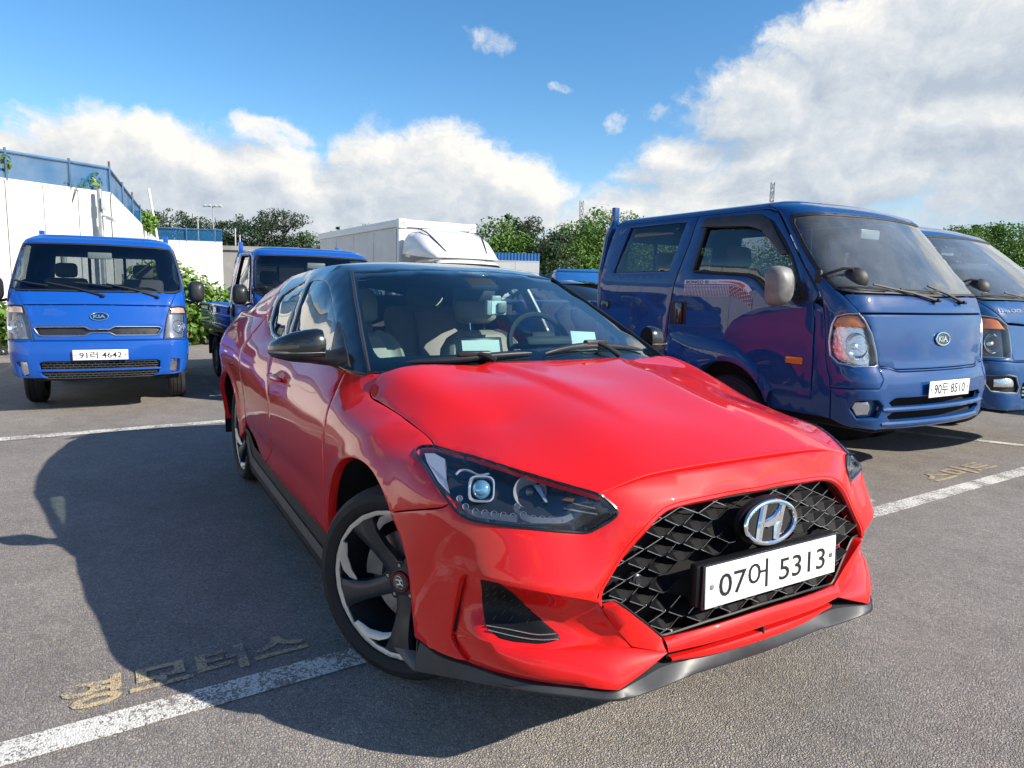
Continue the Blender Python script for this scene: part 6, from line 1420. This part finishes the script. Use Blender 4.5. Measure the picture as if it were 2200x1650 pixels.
for s in (False, True):
    sg = np.array([1, -1 if s else 1, 1.0])
    hl = empty('headlight'); hl.parent = car
    panel('lens', M['lamp_glass'], hl, lamp_map(0, .006), LB2, step=(.02, .02), thick=.004, gap=.002, mirror=s, seg=.012)
    panel('housing', M['lamp_house'], hl, lamp_map(.05), LB2, step=(.014, .014), thick=.004, gap=.001, mirror=s, seg=.012, off=-.001)
    rim = np.vstack([LBD, LBD[:1]]) * sg
    MB().tube(resample(LBD * sg, .012), .0042, 6, close=True).build('lens_seal', M['black_gloss'], hl)
    def P3(L): return np.array(L, float) * sg
    nS = LN * sg; Q = Vector(nS).to_track_quat('Z', 'Y').to_matrix()
    def disc(c, rows, m, name, n=28, sq=0):
        mb = MB(); V, F = [], []
        for r_, h in rows:
            for i in range(n):
                a = 2 * pi * i / n; e = 1 / (abs(cos(a)) ** 4 + abs(sin(a)) ** 4) ** .25 if sq else 1
                V.append(Vector(c) + Q @ Vector((r_ * e * cos(a), r_ * e * sin(a), h)))
        for k in range(len(rows) - 1):
            for i in range(n): F.append((k * n + i, k * n + (i + 1) % n, (k + 1) * n + (i + 1) % n, (k + 1) * n + i))
        mb.add(V, F); return mb.build(name, m, hl, True, 60)
    pc = P3((.488, -.7015, .7379))
    disc(pc, [(.0335, -.02), (.0335, .006), (.0345, .010), (.031, .011), (.028, .004), (.027, -.012)], M['lamp_chrome'], 'projector_ring', sq=1)
    disc(pc, [(.0265, -.012), (.0262, -.004), (.022, .006), (.015, .012), (.007, .015), (.0005, .016)], M['lens_blue'], 'projector')
    rc = P3((.576, -.6076, .7413))
    disc(rc, [(.043, .004), (.038, -.006), (.026, -.022), (.012, -.030), (.0005, -.031)], M['lamp_chrome'], 'reflector')
    disc(rc, [(.012, -.018), (.010, -.004), (.004, 0), (.0003, .0005)], M['lamp_grey'], 'bulb_cap', 12)
    MB().tube(cr(P3([(.399,-.7336,.7588),(.3926,-.7166,.7669),(.4127,-.7015,.7699),(.4537,-.6912,.7656),(.4724,-.6701,.7719)]), 5), .0035, 6).build('brow_trim', M['lamp_chrome'], hl)
    for p in [(.4892,-.7659,.7221),(.5136,-.7608,.7069),(.5406,-.7468,.6995),(.5607,-.7312,.6998),(.5801,-.7152,.6998),(.5983,-.6986,.6995),(.6154,-.6814,.6988),(.6053,-.663,.7195),(.6279,-.6586,.7039),(.6458,-.6414,.6972),(.6572,-.6218,.6958),(.6674,-.6015,.6942),(.677,-.5799,.6927)]:
        disc(P3(p), [(.0085, .001), (.0078, .003), (.0066, .001), (.005, -.004), (.0005, -.006)], M['lamp_chrome'], 'daytime_led', 12)
    def flat(name, L, m, back=0.0, th=.003):
        L = P3(L) - nS * back; mb = MB(); k = len(L); V = [*L, *(L - nS * th)]
        F = [tuple(range(k)), tuple(range(2 * k - 1, k - 1, -1))] + [(i, i + k, (i + 1) % k + k, (i + 1) % k) for i in range(k)]
        mb.add(V, F); return mb.build(name, m, hl, False)
    tray = [(.4769,-.77,.7232),(.5024,-.7703,.7027),(.5297,-.76,.6899),(.5597,-.7401,.6876),(.6279,-.6712,.6895),(.6323,-.6708,.6855),(.5634,-.7419,.6836),(.5293,-.7657,.6851),(.495,-.774,.70)]
    T1 = cr(P3([(.484,-.770,.724),(.505,-.766,.711),(.535,-.754,.703),(.56,-.735,.704),(.60,-.70,.7035),(.626,-.674,.7035)]), 4); T2 = cr(P3([(.480,-.775,.716),(.500,-.773,.700),(.531,-.760,.691),(.563,-.740,.6885),(.603,-.706,.6885),(.632,-.678,.6885)]), 4)
    grid_from([T1 - nS * .006, T1, T2, T2 - nS * .006], 'led_tray', M['lamp_grey'], hl)
    T1 = cr(P3([(.604,-.670,.724),(.626,-.662,.711),(.648,-.642,.7025),(.668,-.604,.700),(.679,-.575,.7015),(.683,-.553,.708)]), 4); T2 = cr(P3([(.600,-.672,.714),(.628,-.668,.697),(.650,-.648,.6885),(.670,-.608,.6865),(.684,-.572,.6865),(.690,-.549,.696)]), 4)
    grid_from([T1 - nS * .006, T1, T2, T2 - nS * .006], 'led_tray', M['lamp_grey'], hl)
    flat('side_reflector', [(.252,-.762,.7905),(.2708,-.7391,.7918),(.3216,-.7299,.7851),(.3565,-.7419,.7764),(.4158,-.769,.7535),(.466,-.7824,.7308),(.4034,-.7881,.7496),(.30,-.7752,.7778)], M['lamp_chrome'], .004)
    flat('indicator', [(.648,-.560,.734),(.653,-.5471,.739),(.668,-.532,.7385),(.668,-.538,.731)], M['amber'], .004)
    flat('rib', [(.6611,-.5582,.7169),(.7079,-.4892,.7056),(.7079,-.489,.702),(.661,-.558,.713)], M['lamp_chrome'], .006)
    flat('rib', [(.6683,-.5384,.7296),(.7043,-.4937,.72),(.7043,-.4937,.717),(.668,-.538,.7265)], M['lamp_chrome'], .006)
    flat('rib', [(.5754,-.598,.7587),(.5857,-.5856,.7597),(.627,-.5863,.7272),(.6257,-.5915,.7248)], M['lamp_chrome'], .004)
# ---------------------------------------------------------------- wheels, arches, sills
def tyre_prof(Rt=.3185, Rr=.246, w=.225):
    h = w / 2
    return [(Rr - .006, -h + .030), (Rr, -h + .014), (Rr + .012, -h + .004), (Rr + .030, -h - .003), (Rr + .050, -h + .002), (Rt - .014, -h + .013), (Rt - .005, -h + .026), (Rt - .001, -h + .045),
            (Rt, -h + .060), (Rt - .007, -h + .062), (Rt - .007, -h + .070), (Rt, -h + .072), (Rt + .0005, -.004), (Rt - .007, -.003), (Rt - .007, .005), (Rt, .007), (Rt, h - .072), (Rt - .007, h - .070), (Rt - .007, h - .062), (Rt - .001, h - .05), (Rt - .012, h - .012), (Rr + .04, h + .002), (Rr - .006, h - .03)]
def wheel(parent, loc, rz=0.0, phase=0.0, mirror=False):
    w = empty('wheel', loc, rz); w.parent = parent
    if mirror: w.rotation_euler = (0, 0, rz + pi)
    MB().lathe(tyre_prof(), 'Y', 64).build('tyre', M['rubber'], w, sharp=28)
    rim = MB()
    rim.lathe([(.2465, -.104), (.250, -.100), (.250, -.094), (.242, -.090), (.236, -.080), (.226, -.05), (.212, .0), (.218, .07), (.246, .10)], 'Y', 64)
    # five spokes, dished towards the hub
    for k in range(5):
        a = phase + 2 * pi * k / 5; rows = []
        for r_, wd, y, dp in ((.045, .034, -.058, .03), (.085, .031, -.062, .028), (.13, .031, -.074, .026), (.175, .037, -.086, .024), (.212, .048, -.092, .022), (.239, .066, -.094, .016)):
            tw = -.10 * (r_ - .05) / .18; c, s_ = cos(a + tw), sin(a + tw)
            def pt(u, yy): return (c * r_ - s_ * u, yy, s_ * r_ + c * u)
            rows.append([pt(-wd, y + dp), pt(-wd * .92, y + .004), pt(-wd * .5, y - .003), pt(wd * .5, y - .003), pt(wd * .92, y + .004), pt(wd, y + dp)])
        rim.loft(rows)
    rim.lathe([(.062, -.030), (.062, -.052), (.056, -.058), (.036, -.060), (.034, -.052)], 'Y', 40)
    rim.build('rim', M['rim_dark'], w, sharp=32)
    # bright machined faces along the edge of the rim: one hooked blade by each spoke
    for k in range(5):
        a0 = phase + 2 * pi * k / 5 - .10; Rm = .2445
        inner = [(-46, .90), (-33, .855), (-20, .79), (-10, .73), (-8.5, .742), (-13, .82), (-20, .89), (-27, .925), (-29, .935), (-20, .937), (-5, .935), (10, .94), (25, .96), (38, .985)]
        outer = [(38, .999), (25, 1), (10, 1), (-5, 1), (-20, 1), (-33, 1), (-46, .999)]
        poly = [(Rm * r_ * cos(a0 + R(d)), Rm * r_ * sin(a0 + R(d))) for d, r_ in inner + outer]
        def yy(x, z):
            r_ = np.hypot(x, z); return -.1005 + .030 * np.clip((Rm - .012 - r_) / .05, 0, 1)
        panel('machined_blade', M['rim_cut'], w, lambda x, z: np.stack([np.ravel(x), yy(x, z), np.ravel(z)], 1), poly, step=(.012, .012), thick=.008, gap=0, rnd=.0008, seg=.006)
    for k in range(5):
        a = phase + 2 * pi * (k + .5) / 5; c = (.054 * cos(a), 0, .054 * sin(a))
        MB().lathe([(.0145, -.050), (.0145, -.0605), (.012, -.0605), (.0115, -.052)], 'Y', 18, c).build('nut_well', M['rim_dark'], w)
        MB().lathe([(.0085, -.045), (.0085, -.060), (.006, -.064), (.0003, -.0645)], 'Y', 6, c).build('wheel_nut', M['disc'], w)
    MB().lathe([(.033, -.058), (.033, -.066), (.031, -.068), (.0295, -.0675)], 'Y', 40).build('cap_ring', mat('cap_ring_red', (.35, .01, .02), .35) if 'cap_red' not in M else M['cap_red'], w)
    MB().lathe([(.0295, -.066), (.027, -.0685), (.0003, -.069)], 'Y', 40).build('hub_cap', M['black_gloss'], w)
    emblem('cap_badge', w, Vector((0, -.069, 0)), Matrix(((1, 0, 0), (0, 0, -1), (0, 1, 0))) @ Matrix.Rotation(phase * .0 + R(-70), 3, 'Z'), .0215, .0135, .0011, .0012, [M['satin_metal'], M['black_gloss']])
    MB().lathe([(.060, -.005), (.068, -.012), (.155, -.012), (.155, .010), (.06, .010)], 'Y', 48).build('brake_disc', M['disc'], w)
    MB().lathe([(.06, -.03), (.05, .05)], 'Y', 24).lathe([(.215, .06), (.0005, .07)], 'Y', 40).build('hub', M['dark'], w)
    mb = MB(); rows = []
    for d in range(-20, 21, 8):
        a = R(d + 165); rows.append([(cos(a) * r_, y, sin(a) * r_) for r_, y in ((.10, .02), (.10, -.035), (.165, -.035), (.175, .02))])
    mb.loft(rows, caps=True); mb.build('caliper', M['satin_metal'] if False else M['silver_dull'], w, False)
    return w
M['cap_red'] = mat('cap_ring_red', (.35, .01, .02), .35)
wheel(car, (0, -.693, .3185), R(31), R(61))
wheel(car, (-2.65, -.70, .3185), 0, R(20))
wheel(car, (0, .693, .3185), R(27), R(10), True)
wheel(car, (-2.65, .70, .3185), 0, R(33), True)
for s in (1, -1):
    for cx in (0, -2.65):
        mb = MB(); r_ = .395
        A_ = [(cx + r_ * cos(R(a)), z) for a in range(-12, 193, 12) for z in [.33 + r_ * sin(R(a))]]
        mb.loft([[(x, -.84 * s, z) for x, z in A_], [(x, -.45 * s, z) for x, z in A_]]); mb.add([(x, -.45 * s, z) for x, z in A_], [tuple(range(len(A_)))])
        mb.build('wheel_arch_liner', M['dark'], car)
    # sill: black skirt with a grey blade
    X = np.linspace(-2.20, -.385, 30)
    def rise(x): return np.interp(x, [-2.2, -2.05, -1.92, -1.7, -.385], [.43, .425, .36, .350, .322])
    top = [(x, -(side_w([x], [rise(x)])[0] - .004) * s, rise(x) + .012) for x in X]
    t2 = [(x, -(side_w([x], [.34])[0] + .004) * s, rise(x) - .006) for x in X]
    e1 = [(x, -(.862 + .008 * np.interp(x, [-2.2, -1.9, -.385], [-3, 0, 1])) * s, rise(x) - .035) for x in X]
    e2 = [(x, -(.874 + .012 * np.interp(x, [-2.2, -1.9, -.385], [-3, 0, 1])) * s, np.interp(x, [-2.2, -1.9, -.385], [.30, .255, .235])) for x in X]
    e3 = [(x, -(.868 + .010 * np.interp(x, [-2.2, -1.9, -.385], [-3, 0, 1])) * s, np.interp(x, [-2.2, -1.9, -.385], [.285, .235, .215])) for x in X]
    e4 = [(x, -.70 * s, .20) for x in X]
    grid_from([top, t2, e1, e2, e3, e4], 'side_skirt', M['skirt_black'], car, sharp=25)
    mb = MB(); mb.loft([[(x, y - .003 * s, z + .006) for x, y, z in e1], [(x, y * .55 + y2 * .45 - .0035 * s, z * .55 + z2 * .45) for (x, y, z), (x2, y2, z2) in zip(e2, e1)]]); mb.build('skirt_blade', M['lip_grey'], car)
# floor pan keeps daylight out from under the cabin
MB().box((-1.35, 0, .22), (1.9, 1.4, .02)).build('floor_pan', M['dark'], car)
# ---------------------------------------------------------------- mirrors, wipers, handles, cabin
for s in (1, -1):
    mm = empty('wing_mirror'); mm.parent = car
    def pt(x, y, z): return (x, -y * s, z)
    # housing: sections across the car from the arm to the tip
    secs = [(.815, -.615, 1.028, .060, .066, .3), (.835, -.618, 1.030, .072, .069, .35), (.875, -.625, 1.028, .072, .066, .4), (.925, -.645, 1.024, .066, .057, .45), (.965, -.672, 1.019, .052, .042, .5), (.988, -.695, 1.014, .034, .028, .55), (.997, -.712, 1.012, .012, .010, .6)]
    up, lo = [], []
    for y, x, z, dx, dz, e in secs:
        ring = []
        for a in np.linspace(-.12 * pi, 1.12 * pi, 18): ring.append(pt(x + dx * .75 * (cos(a) if cos(a) > 0 else cos(a) * 1.1) , y, z + dz * np.sign(sin(a)) * abs(sin(a)) ** .75))
        up.append(ring)
        ring = []
        for a in np.linspace(-.12 * pi, -.88 * pi, 10): ring.append(pt(x + dx * .75 * (cos(a) if cos(a) > 0 else cos(a) * 1.1), y, z + dz * np.sign(sin(a)) * abs(sin(a)) ** .6 * .92))
        lo.append(ring)
    mb = MB(); mb.loft(up); mb.add(up[0], [tuple(range(18))]); mb.add(up[-1], [tuple(range(18))]); mb.build('mirror_cap', M['black_gloss'], mm, True, 60)
    mb = MB(); mb.loft(lo); mb.add(lo[0], [tuple(range(10))]); mb.add(lo[-1], [tuple(range(10))]); mb.build('mirror_base', M['black_satin'], mm, True, 60)
    MB().tube(cr(np.array([pt(x + dx * .70 + .004, y, z - dz * .28) for y, x, z, dx, dz, e in secs]), 4), [.0018] * 14 + [.0045] * 11, 6).build('repeater', M['silver_dull'], mm)
    mb = MB(); rows = []
    for y, x, z, w, h in ((.90, -.64, .985, .028, .014), (.84, -.63, .985, .036, .024), (.79, -.60, .985, .045, .030), (.765, -.575, .985, .058, .040), (.752, -.56, .985, .070, .052)):
        rows.append([pt(x + w * cos(a), y, z + h * sin(a)) for a in np.linspace(0, 2 * pi, 16, endpoint=False)])
    mb.loft(rows, closed=True, caps=True); mb.build('mirror_arm', M['black_satin'], mm, True, 60)
    # small black sail that carries the mirror
    so = [(-.50, .957), (-.46, .965), (-.70, 1.085), (-.79, 1.118), (-.70, .99), (-.68, .958)]
    panel('mirror_sail', M['black_satin'], mm, green, so, step=(.04, .03), flip=False, mirror=(s < 0), thick=.01, gap=0, off=.006, rnd=.003)
# rear door handle in its cup; front handle
for s in (1, -1):
    for hx, hz in ((-1.22, .838),):
        hd = empty('door_handle'); hd.parent = car
        cup = [(hx + .085 * cos(a), hz + .034 * sin(a) - .004) for a in np.linspace(0, 2 * pi, 24, endpoint=False)]
        def cupf(x, z):
            q = side(x, z); d = 1 - (((np.ravel(x) - hx) / .085) ** 2 + ((np.ravel(z) - hz + .004) / .034) ** 2); q[:, 1] += .026 * np.clip(d, 0, 1) ** .7 - .0015; return q
        panel('cup', M['red'], hd, cupf, cup, step=(.008, .006), flip=False, mirror=(s < 0), thick=.002, gap=0, rnd=.0005, seg=.006)
        P = [(hx + a, -(side_w([hx + a], [hz])[0] + o_) * s, hz + .006 - .10 * (a - .0) ** 2) for a, o_ in ((-.115, .004), (-.10, .016), (-.05, .023), (0, .025), (.05, .023), (.10, .016), (.115, .004))]
        MB().tube(cr(np.array(P), 4), [.006] + [.011] * 3 + [.0125] * 17 + [.011] * 3 + [.006], 10).build('grip', M['red'], hd)
# wipers on the screen
def on_glass(x, y, d=.012): return (x, y, float(shield_z([x], [y])[0]) + d)
def flat_wiper(P, m, piv):
    P = cr(np.array(P), 5); n_ = len(P); mb = MB()
    mb.tube([on_glass(x, y, .012) for x, y in P], [.004 + .010 * sin(pi * i / (n_ - 1)) ** .6 for i in range(n_)], 8)
    mb.tube([on_glass(*P[n_ // 2], .028), on_glass(*((P[n_ // 2] + np.array(piv)) / 2), .030), on_glass(*piv, .02)], [.008, .009, .013], 8)
    c = on_glass(*P[n_ // 2], .026); d = Vector((*(P[n_ // 2 + 1] - P[n_ // 2 - 1]), 0)).normalized(); mb.box(c, (.13, .026, .022), bev=.006, rot=Matrix.Rotation(math.atan2(d.y, d.x), 3, 'Z'))
    return mb.build('wiper', m, car, True, 45)
flat_wiper([(-.325, -.585), (-.272, -.44), (-.245, -.28), (-.225, -.11)], M['black_satin'], (-.205, -.28))
flat_wiper([(-.215, -.055), (-.262, .13), (-.30, .32), (-.345, .555)], M['black_satin'], (-.215, .32))
cw = sm(SH_B)[::-1]; cwl = [(a, b) for a, b in cw] + [(a, -b) for a, b in cw[::-1][1:]]
mb = MB(); mb.loft([[on_glass(a - .05, b * .98, -.014) for a, b in cwl], [(a + .05, b, float(shield_z([a], [b])[0]) - .022) for a, b in cwl], [(a + .09, b, float(shield_z([a], [b])[0]) - .06) for a, b in cwl]]); mb.build('cowl_trim', M['black_plastic'], car)
# cabin
cab_l = MB(); cab_l.box((-1.45, 0, .33), (2.1, 1.46, .08)); cab_l.build('cabin_floor', M['dash'], car)
dp = [(-.40, .86), (-.42, .945), (-.60, .962), (-.80, .955), (-.90, .92), (-.92, .80), (-.86, .62), (-.5, .6)]
mb = MB(); rows = []
for y in np.linspace(-.70, .70, 15): hump = .035 * math.exp(-((y - .36) / .16) ** 2); rows.append([(x - .01, y, z + (hump if x < -.55 and z > .9 else 0)) for x, z in dp])
mb.loft(rows, caps=True); mb.build('dashboard', M['dash'], car, True, 40)
scr = empty('centre_screen'); scr.parent = car; Q = Matrix.Rotation(R(-16), 3, 'Y')
MB().box((-.86, 0, .985), (.016, .24, .105), bev=.006, rot=Q).build('bezel', M['black_gloss'], scr); MB().box((-.85, 0, .987), (.006, .20, .075), rot=Q).build('back_cover', M['screen_back'] if 'screen_back' in M else M.setdefault('screen_back', mat('screen_back_grey', (.35, .42, .40), .35)), scr)
def car_seat(y, name='front_seat'):
    t = empty(name); t.parent = car; Q = Matrix.Rotation(R(-20), 3, 'Y')
    def bp(x, yy, z): v = Q @ Vector((x, yy, z)); return (v.x - 1.42, v.y + y, v.z + .48)
    rows = []
    for z, w, th in ((.0, .235, .09), (.15, .25, .10), (.35, .262, .105), (.48, .235, .095), (.54, .19, .075), (.57, .13, .04)):
        rows.append([bp(th * np.sign(cos(a)) * abs(cos(a)) ** .7 + (.035 if abs(sin(a)) > .75 and cos(a) > 0 else 0), w * np.sign(sin(a)) * abs(sin(a)) ** .6, z) for a in np.linspace(0, 2 * pi, 28, endpoint=False)])
    MB().loft(rows, closed=True, caps=True).build('backrest', M['seat'], t, True, 60)
    rows = []
    for z, w in ((.03, .135), (.3, .145), (.46, .13), (.52, .10)): rows.append([bp(.112 - .004 * (abs(u) > .8), w * u, z) for u in np.linspace(-1, 1, 9)])
    MB().loft(rows).build('inlay', M['seat_pink'], t)
    rows = []
    for z, w, th in ((.62, .09, .03), (.64, .125, .05), (.72, .138, .058), (.79, .125, .05), (.815, .09, .03)):
        rows.append([bp(.03 + th * np.sign(cos(a)) * abs(cos(a)) ** .7, w * np.sign(sin(a)) * abs(sin(a)) ** .6, z) for a in np.linspace(0, 2 * pi, 24, endpoint=False)])
    MB().loft(rows, closed=True, caps=True).build('headrest', M['seat'], t, True, 60)
    for u in (-.05, .05): MB().tube([bp(.02, u, .54), bp(.03, u, .66)], .006, 6).build('post', M['chrome'], t)
    MB().box((-1.15, y, .50), (.52, .50, .16), bev=.05).build('cushion', M['seat'], t)
    return t
car_seat(.37); car_seat(-.37)
rs_ = empty('rear_seat'); rs_.parent = car; Q = Matrix.Rotation(R(-24), 3, 'Y')
for y in (-.36, .36):
    MB().box((-2.20, y, .86), (.16, .62, .62), bev=.06, rot=Q).build('backrest', M['seat'], rs_); MB().box((-2.10, y, .88), (.05, .30, .52), bev=.03, rot=Q).build('inlay', M['seat_pink'], rs_); MB().box((-2.36, y, 1.20), (.09, .26, .15), bev=.04, rot=Q).build('headrest', M['seat'], rs_)
MB().box((-1.95, 0, .50), (.5, 1.3, .16), bev=.05).build('cushion', M['seat'], rs_)
sw = MB(); C_ = Vector((-.905, .37, .985)); Q = Matrix.Rotation(R(-24), 3, 'Y')
sw.tube([C_ + Q @ Vector((0, .178 * cos(a), .172 * sin(a))) for a in np.linspace(0, 2 * pi, 40, endpoint=False)], .0155, 8, close=True)
for a in (0, pi, -pi / 2): sw.tube([C_ + Q @ Vector((.02, .05 * cos(a), .05 * sin(a))), C_ + Q @ Vector((0, .172 * cos(a), .166 * sin(a)))], [.02, .013], 8)
sw.box(C_ + Q @ Vector((.03, 0, 0)), (.05, .15, .13), bev=.03, rot=Q); sw.tube([C_ + Vector((.03, 0, 0)), (-.72, .37, .90)], .035, 10); sw.build('steering_wheel', M['dash'], car)
MB().box((-.84, .37, 1.005), (.10, .30, .055), bev=.025, rot=Q).build('instrument_hood', M['dash'], car)
MB().box((-.49, .335, 1.035), (.004, .135, .100), bev=.001, rot=Matrix.Rotation(R(-22), 3, 'Y') @ Matrix.Rotation(R(-3), 3, 'X')).build('notice_card', M['paper'], None)
tag(bpy.data.objects['notice_card'], 'pale blank card standing on the dashboard of the red car', 'card')
rm = empty('rear_view_mirror'); rm.parent = car
MB().box((-.93, .0, 1.235), (.035, .225, .062), bev=.015).build('housing', M['dash'], rm); MB().tube([(-.91, 0, 1.26), (-.88, 0, 1.30)], .012, 7).build('stem', M['dash'], rm)
MB().box((-.865, 0, 1.285), (.10, .15, .03), bev=.012, rot=Matrix.Rotation(R(24), 3, 'Y')).build('sensor_cover', M['dash'], car)
dc = tag(empty('dash_camera'), 'pale grey dash camera stuck to the windscreen of the red car', 'camera'); MB().box((-.795, .045, 1.178), (.028, .105, .068), bev=.008).build('case', M['device'], dc)
MB().box((-.776, .066, 1.178), (.022, .046, .046), bev=.006).build('lens_block', M['silver_dull'], dc); MB().lathe([(.015, .764), (.015, -.758 + 1.52), (.0125, .763), (.0005, .760)], 'X', 16, (-1.53, .066, 1.178)).build('lens', M['black_gloss'], dc)
MB().box((-.80, .045, 1.222), (.03, .05, .025), bev=.006).build('mount', M['device'], dc)
MB().box((-.78, .03, 1.179), (.002, .03, .056)).build('label_strip', M['paper'], dc)
# roof lining, pillars, parcel wall shut the cabin
lin = []
for x in np.linspace(-1.05, -2.75, 9): lin.append([(x, y, float(roof_z([x], [y])[0]) - .035) for y in np.linspace(-.54, .54, 9)])
mb = MB(); mb.loft(lin); mb.build('roof_lining', M['liner'], car)
for s in (1, -1):
    mb = MB(); mb.loft([[(x, -(side_w([x], [.85])[0] - .07) * s, .34) for x in np.linspace(-.5, -2.6, 12)], [(x, -(side_w([x], [.93])[0] - .06) * s, .93) for x in np.linspace(-.5, -2.6, 12)]]); mb.build('door_trim', M['dash'], car)
# tail: glass hatch, rear bumper
hz_ = lambda y: 1.06
mb = MB(); rows = []
for x, z, w in ((-2.83, 1.285, .545), (-3.0, 1.235, .55), (-3.18, 1.14, .58), (-3.27, 1.05, .64), (-3.30, .9, .72), (-3.32, .6, .74), (-3.28, .3, .72)): rows.append([(x - .06 * (1 - (u / 1) ** 2), w * u, z) for u in np.linspace(-1, 1, 15)])
mb.loft(rows[2:]); mb.build('tailgate', M['red'], car); mb = MB(); mb.loft(rows[:3]); mb.build('rear_glass', M['glass_side'], car); mb = MB(); mb.loft([[(p[0] - .02, p[1] * 1.0, p[2] + .01) for p in rows[0]], [(p[0] - .09, p[1] * .95, p[2] - .01) for p in rows[0]]]); mb.build('spoiler', M['black_gloss'], car)
MB().box((-2.75, 0, .95), (.9, 1.3, .02)).box((-3.14, 0, .72), (.02, 1.2, .5)).build('parcel_shelf', M['liner'], car)
mb = MB(); mb.loft([[(p[0] + .05, p[1] * .93, p[2] - .02) for p in r_] for r_ in rows[1:6]]); mb.build('tail_lining', M['liner'], car)
